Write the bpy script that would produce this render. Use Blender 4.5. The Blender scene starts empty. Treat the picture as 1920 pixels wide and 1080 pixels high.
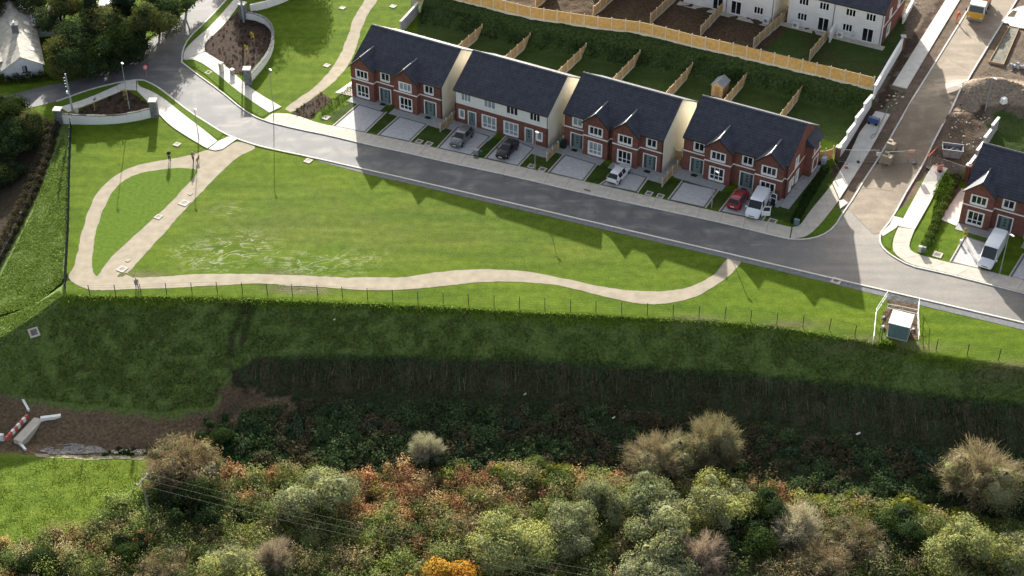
import bpy, bmesh, math, random
import numpy as np
from mathutils import Vector, Matrix
from mathutils.geometry import delaunay_2d_cdt
random.seed(7); RNG = np.random.default_rng(7)
SC = bpy.context.scene
COL = SC.collection
R_ = math.radians

# ------------------------------------------------------------------ camera
CAM_H, FPX, TILT = 112.0, 2901.0, R_(37.79)
cd = bpy.data.cameras.new('camera'); cam = bpy.data.objects.new('camera', cd); COL.objects.link(cam)
cam.location = (0, 0, CAM_H); cam.rotation_euler = (R_(90) - TILT, 0, 0)
cd.sensor_width = 36; cd.lens = FPX / 1920 * 36; cd.clip_start = 1; cd.clip_end = 6000
SC.camera = cam
# ------------------------------------------------------------------ light
SUN_EL, SUN_AZ = R_(17.0), R_(-7.3)          # azimuth from +Y towards +X
W = bpy.data.worlds.new('World'); SC.world = W; W.use_nodes = True
nt = W.node_tree; bg = nt.nodes['Background']
sky = nt.nodes.new('ShaderNodeTexSky'); sky.sky_type = 'NISHITA'; sky.sun_disc = False
sky.sun_elevation = SUN_EL; sky.sun_rotation = SUN_AZ % (2 * math.pi)
sky.air_density = 0.8; sky.dust_density = 3.0; sky.ozone_density = 0.2
hs_ = nt.nodes.new('ShaderNodeHueSaturation'); hs_.inputs['Saturation'].default_value = .5
nt.links.new(sky.outputs[0], hs_.inputs['Color']); nt.links.new(hs_.outputs[0], bg.inputs[0]); bg.inputs[1].default_value = 0.10
sl = bpy.data.lights.new('sun', 'SUN'); sl.energy = 5.0; sl.angle = R_(0.5); sl.color = (1.0, 0.94, 0.84)
sun = bpy.data.objects.new('sun', sl); COL.objects.link(sun)
to_sun = Vector((math.sin(SUN_AZ) * math.cos(SUN_EL), math.cos(SUN_AZ) * math.cos(SUN_EL), math.sin(SUN_EL)))
sun.rotation_euler = (-to_sun).to_track_quat('-Z', 'Y').to_euler(); sun.location = (0, 300, 120)
SC.view_settings.view_transform = 'Standard'; SC.view_settings.look = 'None'
SC.view_settings.gamma = 1; SC.view_settings.exposure = 1.47; SC.view_settings.use_curve_mapping = False
SC.cycles.max_bounces = 6; SC.cycles.diffuse_bounces = 4; SC.cycles.transparent_max_bounces = 6
SC.cycles.transmission_bounces = 3; SC.cycles.caustics_reflective = False; SC.cycles.caustics_refractive = False

# ------------------------------------------------------------------ survey: picture point -> point of the ground
_c, _s = math.cos(TILT), math.sin(TILT)
def at(u, v, z=0.0):
    a, b = u - 960, v - 540
    d = (a, FPX * _c - b * _s, -FPX * _s - b * _c); t = (z - CAM_H) / d[2]
    return Vector((d[0] * t, d[1] * t, z))
def px_of(p):
    z = p[2] - CAM_H; d = p[1] * _c - z * _s
    return 960 + p[0] / d * FPX, 540 + (-p[1] * _s - z * _c) / d * FPX
def lerp_line(pts):
    pts = sorted(pts); X = np.array([p[0] for p in pts]); Y = np.array([p[1] for p in pts])
    return X, Y
def line3(pts):                      # [(u,v,z)] -> X, Y(x), Z(x)
    q = sorted([tuple(at(u, v, z)) for u, v, z in pts]); q = np.array(q)
    return q[:, 0], q[:, 1], q[:, 2]

YAW = R_(-28.8)
ROW = Vector((math.cos(YAW), math.sin(YAW), 0)); ACR = Vector((-math.sin(YAW), math.cos(YAW), 0))
TER = 3.0
K = [line3([(-500, 900, -5.0), (-150, 745, -4.0), (0, 652, -2.4), (60, 604, -1.0), (125, 551, 0), (200, 560, 0), (370, 556, 0), (560, 564, 0), (700, 570, 0),
            (870, 578, 0), (1000, 586, 0), (1160, 593, 0), (1300, 600, 0), (1455, 613, 0), (1605, 638, 0), (1660, 648, 0), (1750, 665, 0), (1920, 691, 0), (2300, 750, 0)]),
     line3([(-500, 920, -5.5), (-150, 765, -5.3), (0, 738, -5.3), (100, 755, -5.3), (300, 775, -5.3), (405, 765, -5.0), (440, 690, -3.2), (475, 668, -2.8),
            (560, 662, -2.8), (800, 668, -2.8), (1000, 672, -2.8), (1200, 685, -2.8), (1400, 700, -2.8), (1600, 718, -2.8), (1750, 740, -2.8), (1920, 757, -2.8), (2300, 820, -2.8)]),
     line3([(-500, 960, -6.8), (-150, 830, -6.8), (0, 822, -6.8), (100, 838, -6.8), (300, 845, -6.8), (380, 835, -6.7), (470, 742, -5.4), (600, 741, -5.4), (900, 746, -5.4),
            (1200, 758, -5.4), (1400, 788, -5.4), (1600, 819, -5.4), (1800, 839, -5.4), (1920, 852, -5.4), (2300, 910, -5.4)]),
     line3([(-500, 980, -6.2), (-150, 855, -6.2), (0, 855, -6.2), (100, 858, -6.2), (300, 862, -6.2), (600, 870, -6.1), (1200, 885, -6.1), (1600, 940, -6.1), (1900, 985, -6.1), (2300, 1060, -6.1)])]
BANK0 = line3([(700, 22, 0), (785, 45, 0), (895.5, 74, 0), (985, 92, 0), (1089, 111, 0), (1190, 125, 0), (1288, 148, 0), (1393, 161, 0), (1495, 189, 0), (1620, 215, 0), (1800, 260, 0)])
YF_PX = [(770, -20), (860, 3), (993, 35.5), (1123, 55), (1208, 65), (1300, 89), (1386, 108), (1510, 138), (1636, 169)]
BANK1 = line3([(u, v + 2, TER) for u, v in [(600, -60)] + YF_PX + [(1800, 212)]])
def s_of(p): return p[0] * ACR.x + p[1] * ACR.y
RS0 = s_of(at(1566, 304)) + 1.5
RS1 = s_of(at(1637, 172, TER))
WALLA, WALLB = at(1566, 304), at(1690, 92, TER)       # line of the white garden wall
LEFTX = at(783, 60).x
GFEN = [at(134, 236), at(130, 330), at(128, 430), at(121, 545)]
_gy = np.array([p.y for p in GFEN][::-1]); _gx = np.array([p.x for p in GFEN][::-1])
MOUNDS = [(at(1825, 178, 3), 4.2, 2.4, 1.3), (at(1862, 182, 3), 5.0, 2.2, 1.2), (at(1905, 188, 3), 5.0, 2.4, 1.2), (at(1790, 232, 2), 2.6, 1.8, .35), (at(1770, 285, 1), 2.2, 1.6, .25), (at(1900, 205, 3), 2, 1.5, .8)]
def sm(t): t = np.clip(t, 0, 1); return t * t * (3 - 2 * t)
def terrain(x, y):
    x = np.asarray(x, float); y = np.asarray(y, float)
    z = np.zeros(np.broadcast(x, y).shape)
    # terrace behind the houses
    b0 = np.interp(x, BANK0[0], BANK0[1]); b1 = np.interp(x, BANK1[0], BANK1[1])
    tz = TER * np.clip((y - b0) / np.maximum(b1 - b0, .5), 0, 1) * sm((x - LEFTX) / 1.2)
    s = x * ACR.x + y * ACR.y
    rz = TER * sm((s - RS0) / (RS1 - RS0)) * .5 + TER * np.clip((s - RS0) / (RS1 - RS0), 0, 1) * .5
    wx = WALLA.x + (s - s_of(WALLA)) / (s_of(WALLB) - s_of(WALLA)) * (WALLB.x - WALLA.x)
    w = sm((x - wx + .25) / .5)
    z = tz * (1 - w) + rz * w
    for c, a, b, h in MOUNDS:
        z = z + h * np.exp(-((x - c.x) / a) ** 2 - ((y - c.y) / b) ** 2)
    # ground falling to the left of the green fence
    gx = np.interp(y, _gy, _gx); topy = GFEN[0].y
    dl = np.maximum(gx - .3 - x, 0) * sm((topy - 1 - y) / 4)
    zl = -np.minimum(.2 * dl, 3.4)
    # the bank down to the valley
    L = [(np.interp(x, k[0], k[1]), np.interp(x, k[0], k[2])) for k in K]
    zf = zl
    zs = np.where(y < L[0][0], np.interp(0, [0], [0]), 0.0)
    prev_y, prev_z = L[0][0], np.minimum(L[0][1], 0) 
    out = np.where(y >= L[0][0], z + zl, 0)
    edge = np.minimum(terr_edge(x, L[0][0], gx, zl), 0)
    prev_z = edge
    for (ly, lz) in L[1:]:
        ly = np.minimum(ly, prev_y - .5)
        t = np.clip((prev_y - y) / (prev_y - ly), 0, 1)
        out = np.where((y < prev_y) & (y >= ly), prev_z + (lz - prev_z) * t, out)
        prev_y, prev_z = ly, lz
    out = np.where(y < prev_y, prev_z + np.clip((prev_y - y) * .03, 0, 2.2), out)
    return out
def terr_edge(x, yl, gx, zl):
    g = np.interp(yl, _gy, _gx); dl = np.maximum(g - .3 - x, 0)
    return -np.minimum(.2 * dl, 3.4)
def tz(x, y): return float(terrain(x, y))
def on(u, v, up=0.0):                 # the point of the terrain seen at a picture point
    z0 = 6.0; p = at(u, v, z0); z1 = -9.0; q = at(u, v, z1)
    lo, hi = 0.0, 1.0
    n = 60; ts = np.linspace(0, 1, n); X = p.x + (q.x - p.x) * ts; Y = p.y + (q.y - p.y) * ts; Z = z0 + (z1 - z0) * ts
    d = Z - terrain(X, Y); i = int(np.argmax(d <= 0)) if (d <= 0).any() else n - 1
    lo, hi = ts[max(i - 1, 0)], ts[i]
    for _ in range(22):
        m = (lo + hi) / 2; r = p.lerp(q, m)
        if r.z > tz(r.x, r.y): lo = m
        else: hi = m
    r = p.lerp(q, hi); r.z += up
    return r

# ------------------------------------------------------------------ materials
MATS = {}
def nodes_of(m): return m.node_tree.nodes, m.node_tree.links
def mat(name, col, rough=.8, spec=.3, metal=0, nscale=0, namp=.25, bump=0, bscale=None, col2=None, transl=0):
    if name in MATS: return MATS[name]
    m = bpy.data.materials.new(name); m.use_nodes = True; N, L = nodes_of(m)
    b = N['Principled BSDF']; b.inputs['Roughness'].default_value = rough; b.inputs['Metallic'].default_value = metal
    b.inputs['Specular IOR Level'].default_value = spec
    b.inputs['Base Color'].default_value = (*col, 1)
    if nscale:
        tc = N.new('ShaderNodeTexCoord'); n1 = N.new('ShaderNodeTexNoise'); n1.inputs['Scale'].default_value = nscale; n1.inputs['Detail'].default_value = 6
        L.new(tc.outputs['Object'], n1.inputs['Vector'])
        r = N.new('ShaderNodeMapRange'); r.inputs[1].default_value = .3; r.inputs[2].default_value = .7
        L.new(n1.outputs[0], r.inputs[0])
        mx = N.new('ShaderNodeMixRGB'); L.new(r.outputs[0], mx.inputs[0])
        c2 = col2 or tuple(min(1, c * (1 + namp)) for c in col); c1 = col if col2 else tuple(c * (1 - namp) for c in col)
        mx.inputs[1].default_value = (*c1, 1); mx.inputs[2].default_value = (*c2, 1)
        L.new(mx.outputs[0], b.inputs['Base Color'])
        if bump:
            n2 = N.new('ShaderNodeTexNoise'); n2.inputs['Scale'].default_value = bscale or nscale * 4; n2.inputs['Detail'].default_value = 4
            L.new(tc.outputs['Object'], n2.inputs['Vector'])
            bp = N.new('ShaderNodeBump'); bp.inputs['Strength'].default_value = 1; bp.inputs['Distance'].default_value = bump
            L.new(n2.outputs[0], bp.inputs['Height']); L.new(bp.outputs[0], b.inputs['Normal'])
    MATS[name] = m
    return m
def noise(N, L, tc, scale, detail=5, out='Object', map_scale=None, rot=0, dist=0):
    n = N.new('ShaderNodeTexNoise'); n.inputs['Scale'].default_value = scale; n.inputs['Detail'].default_value = detail; n.inputs['Distortion'].default_value = dist
    if map_scale:
        mp = N.new('ShaderNodeMapping'); mp.inputs['Scale'].default_value = map_scale; mp.inputs['Rotation'].default_value = (0, 0, rot)
        L.new(tc.outputs[out], mp.inputs[0]); L.new(mp.outputs[0], n.inputs['Vector'])
    else: L.new(tc.outputs[out], n.inputs['Vector'])
    return n.outputs[0]
def mrange(N, L, s, a, b, c=0, d=1):
    r = N.new('ShaderNodeMapRange'); L.new(s, r.inputs[0])
    for i, v in enumerate((a, b, c, d)): r.inputs[1 + i].default_value = v
    return r.outputs[0]
def mixc(N, L, f, a, b, mode='MIX'):
    m = N.new('ShaderNodeMixRGB'); m.blend_type = mode
    for i, v in ((0, f), (1, a), (2, b)):
        if isinstance(v, tuple): m.inputs[i].default_value = (*v, 1)
        elif isinstance(v, (int, float)): m.inputs[i].default_value = v
        else: L.new(v, m.inputs[i])
    return m.outputs[0]
def math_(N, L, op, a, b):
    m = N.new('ShaderNodeMath'); m.operation = op
    for i, v in ((0, a), (1, b)):
        if isinstance(v, (int, float)): m.inputs[i].default_value = v
        else: L.new(v, m.inputs[i])
    return m.outputs[0]

def ground_material():
    m = bpy.data.materials.new('ground_cover'); m.use_nodes = True; N, L = nodes_of(m); b = N['Principled BSDF']
    b.inputs['Roughness'].default_value = 1; b.inputs['Specular IOR Level'].default_value = .05
    tc = N.new('ShaderNodeTexCoord')
    vc = N.new('ShaderNodeVertexColor'); vc.layer_name = 'cover'
    pk = N.new('ShaderNodeAttribute'); pk.attribute_name = 'pale'
    rk = N.new('ShaderNodeAttribute'); rk.attribute_name = 'coarse'
    big = mrange(N, L, noise(N, L, tc, .09, 4, dist=.6), .35, .65)
    mid = mrange(N, L, noise(N, L, tc, .9, 5), .3, .7)
    fine = mrange(N, L, noise(N, L, tc, 5, 6), .3, .7)
    mow = mrange(N, L, noise(N, L, tc, .35, 6, map_scale=(.22, 1.6, 1), rot=R_(18), dist=.4), .32, .68)
    c = mixc(N, L, math_(N, L, 'MULTIPLY', mrange(N, L, big, 0, 1, 0, .6), mrange(N, L, rk.outputs['Fac'], 0, .7, 1, .12)), vc.outputs[0], mixc(N, L, 1, vc.outputs[0], (1.28, 1.1, 1.1), 'MULTIPLY'))
    evn = mrange(N, L, rk.outputs['Fac'], 0, .6, 1, .15)
    c = mixc(N, L, evn, c, mixc(N, L, 1, c, mixc(N, L, mow, (.78, .84, .8), (1.22, 1.14, 1.2)), 'MULTIPLY'))
    c = mixc(N, L, evn, c, mixc(N, L, 1, c, mixc(N, L, mid, (.8, .82, .8), (1.2, 1.16, 1.2)), 'MULTIPLY'))
    sp = mixc(N, L, fine, (.72, .75, .7), (1.3, 1.25, 1.3))
    spc = mixc(N, L, mrange(N, L, noise(N, L, tc, 3.2, 8), .34, .66), (.55, .6, .58), (1.45, 1.36, 1.4))
    c = mixc(N, L, 1, c, mixc(N, L, rk.outputs['Fac'], sp, spc), 'MULTIPLY')
    # thin dry patches in the lawn where the young grass failed
    st = noise(N, L, tc, .55, 7, map_scale=(.55, 1.5, 1), rot=R_(-35), dist=1.4)
    st = math_(N, L, 'ABSOLUTE', math_(N, L, 'SUBTRACT', st, .5), 0)
    st = mrange(N, L, st, .0, .036, 1, 0)
    pf = math_(N, L, 'MULTIPLY', math_(N, L, 'MULTIPLY', st, mrange(N, L, mid, .1, .5)), pk.outputs['Fac'])
    c = mixc(N, L, pf, c, (.40, .40, .30))
    L.new(c, b.inputs['Base Color'])
    bp = N.new('ShaderNodeBump'); bp.inputs['Strength'].default_value = 1
    L.new(mrange(N, L, rk.outputs['Fac'], 0, 1, .03, .14), bp.inputs['Distance'])
    L.new(noise(N, L, tc, 3.5, 7), bp.inputs['Height']); L.new(bp.outputs[0], b.inputs['Normal'])
    return m
def road_material(name, base, dust, spots, streak_rot):
    m = bpy.data.materials.new(name); m.use_nodes = True; N, L = nodes_of(m); b = N['Principled BSDF']
    b.inputs['Roughness'].default_value = .75; b.inputs['Specular IOR Level'].default_value = .35
    tc = N.new('ShaderNodeTexCoord'); geo = N.new('ShaderNodeNewGeometry')
    f = noise(N, L, tc, .5, 6, map_scale=(.18, 1.5, 1), rot=streak_rot)
    f2 = noise(N, L, tc, .35, 6, dist=.8)
    f3 = noise(N, L, tc, 9, 3)
    fac = mrange(N, L, math_(N, L, 'MULTIPLY', mrange(N, L, f, .3, .7), mrange(N, L, f2, .3, .7)), .15, .7, 0, .38)
    for (p, rad, amt) in spots:                         # mud trodden out from the building site
        d = N.new('ShaderNodeVectorMath'); d.operation = 'DISTANCE'; L.new(geo.outputs['Position'], d.inputs[0]); d.inputs[1].default_value = p
        g = mrange(N, L, math_(N, L, 'ADD', d.outputs['Value'], math_(N, L, 'MULTIPLY', math_(N, L, 'SUBTRACT', f2, .5), rad * 1.2)), rad * .45, rad, amt, 0)
        fac = math_(N, L, 'MAXIMUM', fac, math_(N, L, 'MULTIPLY', g, mrange(N, L, f, .25, .75, .45, 1)))
    c = mixc(N, L, fac, base, dust)
    c = mixc(N, L, 1, c, mixc(N, L, mrange(N, L, f3, .35, .65), (.85,) * 3, (1.15,) * 3), 'MULTIPLY')
    c = mixc(N, L, 1, c, mixc(N, L, mrange(N, L, f2, .3, .7), (.86,) * 3, (1.14,) * 3), 'MULTIPLY')
    L.new(c, b.inputs['Base Color'])
    bp = N.new('ShaderNodeBump'); bp.inputs['Distance'].default_value = .015; L.new(f3, bp.inputs['Height']); L.new(bp.outputs[0], b.inputs['Normal'])
    MATS[name] = m
    return m
def brick_material():
    m = bpy.data.materials.new('red_brick'); m.use_nodes = True; N, L = nodes_of(m); b = N['Principled BSDF']
    b.inputs['Roughness'].default_value = .9; b.inputs['Specular IOR Level'].default_value = .15
    tc = N.new('ShaderNodeTexCoord'); sp = N.new('ShaderNodeSeparateXYZ'); L.new(tc.outputs['Object'], sp.inputs[0])
    cb = N.new('ShaderNodeCombineXYZ'); L.new(math_(N, L, 'ADD', sp.outputs[0], sp.outputs[1]), cb.inputs[0]); L.new(sp.outputs[2], cb.inputs[1])
    br = N.new('ShaderNodeTexBrick'); L.new(cb.outputs[0], br.inputs[0]); br.inputs['Scale'].default_value = 1
    br.inputs['Brick Width'].default_value = .225; br.inputs['Row Height'].default_value = .075; br.inputs['Mortar Size'].default_value = .008
    br.inputs['Color1'].default_value = (.20, .055, .036, 1); br.inputs['Color2'].default_value = (.13, .04, .03, 1); br.inputs['Mortar'].default_value = (.22, .17, .14, 1)
    n = mrange(N, L, noise(N, L, tc, 1.5, 6), .3, .7)
    c = mixc(N, L, 1, br.outputs[0], mixc(N, L, n, (.8,) * 3, (1.2, 1.15, 1.15)), 'MULTIPLY')
    L.new(c, b.inputs['Base Color']); MATS['brick'] = m
    return m
def tile_material():
    m = bpy.data.materials.new('dark_roof_tile'); m.use_nodes = True; N, L = nodes_of(m); b = N['Principled BSDF']
    b.inputs['Roughness'].default_value = .68; b.inputs['Specular IOR Level'].default_value = .3
    tc = N.new('ShaderNodeTexCoord'); sp = N.new('ShaderNodeSeparateXYZ'); L.new(tc.outputs['Object'], sp.inputs[0])
    cb = N.new('ShaderNodeCombineXYZ'); L.new(sp.outputs[0], cb.inputs[0]); L.new(sp.outputs[2], cb.inputs[1])
    br = N.new('ShaderNodeTexBrick'); L.new(cb.outputs[0], br.inputs[0]); br.inputs['Scale'].default_value = 1; br.inputs['Brick Width'].default_value = .34; br.inputs['Row Height'].default_value = (8.40 - 5.12) / 16; br.inputs['Mortar Size'].default_value = .012
    br.inputs['Color1'].default_value = (.056, .061, .086, 1); br.inputs['Color2'].default_value = (.040, .045, .064, 1); br.inputs['Mortar'].default_value = (.022, .024, .03, 1)
    c = mixc(N, L, 1, br.outputs[0], mixc(N, L, mrange(N, L, noise(N, L, tc, 1.2, 5), .3, .7), (.8,) * 3, (1.2,) * 3), 'MULTIPLY'); L.new(c, b.inputs['Base Color']); return m
def leaf_material(name, transl=.35):
    m = bpy.data.materials.new(name); m.use_nodes = True; N, L = nodes_of(m)
    N.remove(N['Principled BSDF']); out = N['Material Output']
    vc = N.new('ShaderNodeVertexColor'); vc.layer_name = 'tint'
    oi = N.new('ShaderNodeObjectInfo')
    d = N.new('ShaderNodeBsdfDiffuse'); t = N.new('ShaderNodeBsdfTranslucent'); mx = N.new('ShaderNodeMixShader'); mx.inputs[0].default_value = transl
    c = mixc(N, L, 1, vc.outputs[0], mixc(N, L, oi.outputs['Random'], (.86, .88, .86), (1.14, 1.1, 1.1)), 'MULTIPLY')
    L.new(c, d.inputs[0]); L.new(mixc(N, L, 1, c, (1.15, 1.1, .7), 'MULTIPLY'), t.inputs[0])
    L.new(d.outputs[0], mx.inputs[1]); L.new(t.outputs[0], mx.inputs[2]); L.new(mx.outputs[0], out.inputs[0])
    MATS[name] = m
    return m
brick_material(); slate = tile_material(); LEAF = leaf_material('leaves', .28); GRASSB = leaf_material('grass_blades', .3)
white = mat('white_paint', (.78, .78, .76), .5, .4); upvc = mat('white_frame', (.8, .8, .79), .35, .4)
cream = mat('cream_render', (.70, .66, .56), .9, .1, nscale=.7, namp=.05); wrender = mat('white_render', (.74, .73, .70), .9, .1, nscale=.6, namp=.06)
ridgem = mat('ridge_tile', (.16, .16, .17), .5, .4)  # ridge paler than the roof tiles, standing in for sunlight caught along it
fascia = mat('black_fascia', (.018, .018, .02), .4, .4); glass = mat('window_glass', (.012, .015, .018), .06, .6)
blind = mat('window_with_blind', (.27, .31, .33), .12, .6, nscale=1.2, namp=.3); doorm = mat('grey_green_door', (.15, .20, .20), .4, .4)
doord = mat('door_sidelight_glass', (.06, .085, .085), .15, .5)
conc = mat('pale_concrete', (.50, .46, .39), .9, .15, nscale=1.3, namp=.12, bump=.006, bscale=30)
conc2 = mat('light_concrete', (.62, .59, .53), .9, .15, nscale=.9, namp=.1, bump=.006, bscale=30)
kerbm = mat('kerb_concrete', (.60, .58, .54), .85, .2, nscale=2, namp=.15)
paver = mat('grey_pavers', (.47, .46, .455), .85, .2, nscale=2.2, namp=.14, bump=.01, bscale=9); paverd = mat('charcoal_pavers', (.14, .145, .15), .8, .2, nscale=3, namp=.2)
apronm = mat('apron_pavers', (.36, .36, .36), .85, .2, nscale=2.2, namp=.14, bump=.01, bscale=9)
gravel = mat('path_gravel', (.345, .305, .235), 1, .1, nscale=.9, namp=.13, bump=.02, bscale=14)
mulch = mat('bark_mulch', (.050, .034, .027), 1, .1, nscale=2.6, namp=.5, bump=.08, bscale=6)
soil = mat('brown_soil', (.10, .070, .042), 1, .1, nscale=1.6, namp=.4, bump=.09, bscale=5)
lawnm = mat('sheet_grass', (.088, .148, .016), 1, .05, nscale=2.2, namp=.2, bump=.012, bscale=6)
timber = mat('pale_timber', (.42, .29, .15), .85, .15, nscale=3, namp=.18); timbery = mat('yellow_timber', (.54, .34, .12), .85, .15, nscale=2.2, namp=.16)
concpost = mat('concrete_post', (.52, .49, .42), .85, .15, nscale=3, namp=.12)
galv = mat('galvanised_steel', (.30, .31, .32), .45, .5, metal=.3, nscale=4, namp=.1); polem = mat('dark_post', (.035, .04, .04), .6, .3)
stone = mat('grey_stone', (.16, .165, .17), .9, .2, nscale=2.5, namp=.45, bump=.04, bscale=5); coping = mat('dark_coping', (.10, .09, .085), .85, .2, nscale=3, namp=.2)
blockm = mat('grey_blocks', (.27, .275, .285), .9, .1, nscale=3, namp=.2)
rubber = mat('tyre_rubber', (.018, .018, .018), .8, .2); alloy = mat('wheel_rim', (.3, .3, .31), .35, .5, metal=.6)
bark = mat('tree_bark', (.07, .055, .042), 1, .1, nscale=4, namp=.3); twig = mat('dry_twigs', (.20, .165, .115), 1, .05)
carglass = mat('car_glass', (.012, .014, .018), .05, .7); redlamp = mat('red_lamp', (.35, .02, .015), .3, .5); whitelamp = mat('clear_lamp', (.7, .72, .74), .15, .6)
blackp = mat('black_plastic', (.02, .02, .022), .55, .3); plate = mat('number_plate', (.7, .7, .66), .5, .3)
skinm = mat('skin', (.45, .28, .2), .6, .3)
greenp = mat('green_plastic', (.03, .12, .06), .5, .35); orangep = mat('orange_plastic', (.75, .16, .04), .6, .3); hivis = mat('orange_workwear', (.8, .12, .03), .8, .2)

# ------------------------------------------------------------------ mesh helpers
class MB:
    def __init__(self): self.v = []; self.f = []; self.m = []
    def add(self, vs, fs, mi=0):
        o = len(self.v); self.v += [tuple(p) for p in vs]; self.f += [tuple(i + o for i in q) for q in fs]; self.m += [mi] * len(fs)
        return self
    BOXF = ((0, 3, 2, 1), (4, 5, 6, 7), (0, 1, 5, 4), (1, 2, 6, 5), (2, 3, 7, 6), (3, 0, 4, 7))
    def box(self, x0, x1, y0, y1, z0, z1, mi=0, fn=None):
        vs = [(x0, y0, z0), (x1, y0, z0), (x1, y1, z0), (x0, y1, z0), (x0, y0, z1), (x1, y0, z1), (x1, y1, z1), (x0, y1, z1)]
        return self.add([fn(*p) for p in vs] if fn else vs, self.BOXF, mi)
    def cbox(self, c, sx, sy, sz, rz=0, mi=0, taper=1):      # centred on c in x, y; standing on c.z
        ca, sa = math.cos(rz), math.sin(rz); vs = []
        for z, k in ((0, 1), (sz, taper)):
            for a, b in ((-1, -1), (1, -1), (1, 1), (-1, 1)):
                x, y = a * sx / 2 * k, b * sy / 2 * k
                vs.append((c[0] + x * ca - y * sa, c[1] + x * sa + y * ca, c[2] + z))
        return self.add(vs, self.BOXF, mi)
    def quad(self, *p, mi=0): return self.add(p, [tuple(range(len(p)))], mi)
    def prism(self, poly, z0, z1, mi=0):
        n = len(poly); vs = [(p[0], p[1], z0 if not callable(z0) else z0(p)) for p in poly] + [(p[0], p[1], z1 if not callable(z1) else z1(p)) for p in poly]
        return self.add(vs, [tuple(range(n - 1, -1, -1)), tuple(range(n, 2 * n))] + [(i, (i + 1) % n, n + (i + 1) % n, n + i) for i in range(n)], mi)
    def tube(self, pts, r, n=6, mi=0, cap=True):
        pts = [Vector(p) for p in pts]; rs = r if isinstance(r, (list, tuple)) else [r] * len(pts); rings = []
        for i, p in enumerate(pts):
            d = (pts[min(i + 1, len(pts) - 1)] - pts[max(i - 1, 0)]).normalized()
            a = d.orthogonal().normalized(); b = d.cross(a)
            rings += [p + (a * math.cos(2 * math.pi * k / n) + b * math.sin(2 * math.pi * k / n)) * rs[i] for k in range(n)]
        fs = [(i * n + k, i * n + (k + 1) % n, (i + 1) * n + (k + 1) % n, (i + 1) * n + k) for i in range(len(pts) - 1) for k in range(n)]
        if cap: fs += [tuple(range(n - 1, -1, -1)), tuple((len(pts) - 1) * n + k for k in range(n))]
        return self.add(rings, fs, mi)
    def build(self, name, mats, parent=None, fix=True, smooth=False):
        me = bpy.data.meshes.new(name); me.from_pydata(self.v, [], self.f); mats = mats if isinstance(mats, (list, tuple)) else [mats]
        for m in mats: me.materials.append(m)
        if len(mats) > 1: me.polygons.foreach_set('material_index', self.m)
        if fix:
            bm = bmesh.new(); bm.from_mesh(me); bmesh.ops.recalc_face_normals(bm, faces=bm.faces); bm.to_mesh(me); bm.free()
        if smooth: me.polygons.foreach_set('use_smooth', [True] * len(me.polygons))
        o = bpy.data.objects.new(name, me); COL.objects.link(o)
        if parent: o.parent = parent
        return o
def tag(o, label=None, cat=None, group=None, kind=None):
    for k, v in (('label', label), ('category', cat), ('group', group), ('kind', kind)):
        if v: o[k] = v
    return o
def thing(name, label, cat, loc=(0, 0, 0), rz=0, group=None):
    o = bpy.data.objects.new(name, None); COL.objects.link(o); o.location = loc; o.rotation_euler = (0, 0, rz); o.empty_display_size = .3
    return tag(o, label, cat, group)
def dup(root, loc, rz, label, group=None):
    r = root.copy(); COL.objects.link(r); r.location = loc; r.rotation_euler = (0, 0, rz); r['label'] = label
    if group: r['group'] = group
    for ch in list(root.children):
        c = ch.copy(); COL.objects.link(c); c.parent = r
        for g in ch.children:
            d = g.copy(); COL.objects.link(d); d.parent = c
    return r
def mesh_np(name, V, F, mats, cols=None, cname='tint', parent=None, smooth=False):
    me = bpy.data.meshes.new(name); k = F.shape[1]
    me.vertices.add(len(V)); me.vertices.foreach_set('co', V.astype(np.float32).ravel())
    me.loops.add(F.size); me.loops.foreach_set('vertex_index', F.astype(np.int32).ravel())
    me.polygons.add(len(F)); me.polygons.foreach_set('loop_start', np.arange(0, F.size, k, dtype=np.int32))
    if cols is not None:
        a = me.color_attributes.new(cname, 'FLOAT_COLOR', 'POINT'); a.data.foreach_set('color', np.hstack([cols, np.ones((len(cols), 1))]).astype(np.float32).ravel())
    for m in (mats if isinstance(mats, (list, tuple)) else [mats]): me.materials.append(m)
    if smooth: me.polygons.foreach_set('use_smooth', np.ones(len(F), bool))
    me.update(calc_edges=True)
    o = bpy.data.objects.new(name, me); COL.objects.link(o)
    if parent: o.parent = parent
    return o
def cards(C, size, cols, bias=(0, 0, .4), aspect=1.0, rng=RNG, base=None):
    n = len(C); nrm = rng.normal(size=(n, 3)) * (1 if base is None else .55) + np.array(bias)
    if base is not None: nrm = nrm + base; nrm /= np.linalg.norm(nrm, axis=1)[:, None]
    t = rng.normal(size=(n, 3)); t -= (t * nrm).sum(1)[:, None] * nrm; t /= np.linalg.norm(t, axis=1)[:, None]; b = np.cross(nrm, t)
    s = (np.asarray(size) * np.ones(n) / 2)[:, None]
    P = np.stack([C - t * s, C - b * s * aspect, C + t * s, C + b * s * aspect], 1).reshape(-1, 3)
    F = np.arange(4 * n).reshape(-1, 4); return P, F, np.repeat(cols, 4, 0)
def resample(pts, n=None, step=None):
    P = np.array([tuple(p) for p in pts], float); d = np.r_[0, np.cumsum(np.linalg.norm(np.diff(P, axis=0), axis=1))]
    if n is None: n = max(2, int(round(d[-1] / step)) + 1)
    t = np.linspace(0, d[-1], n)
    return [Vector([np.interp(x, d, P[:, k]) for k in range(P.shape[1])]) for x in t]
def smoothline(pts, it=2):
    P = [Vector(p) for p in pts]
    for _ in range(it):
        Q = [P[0]]
        for a, b in zip(P[:-1], P[1:]): Q += [a * .75 + b * .25, a * .25 + b * .75]
        P = Q + [P[-1]]
    return P
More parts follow.
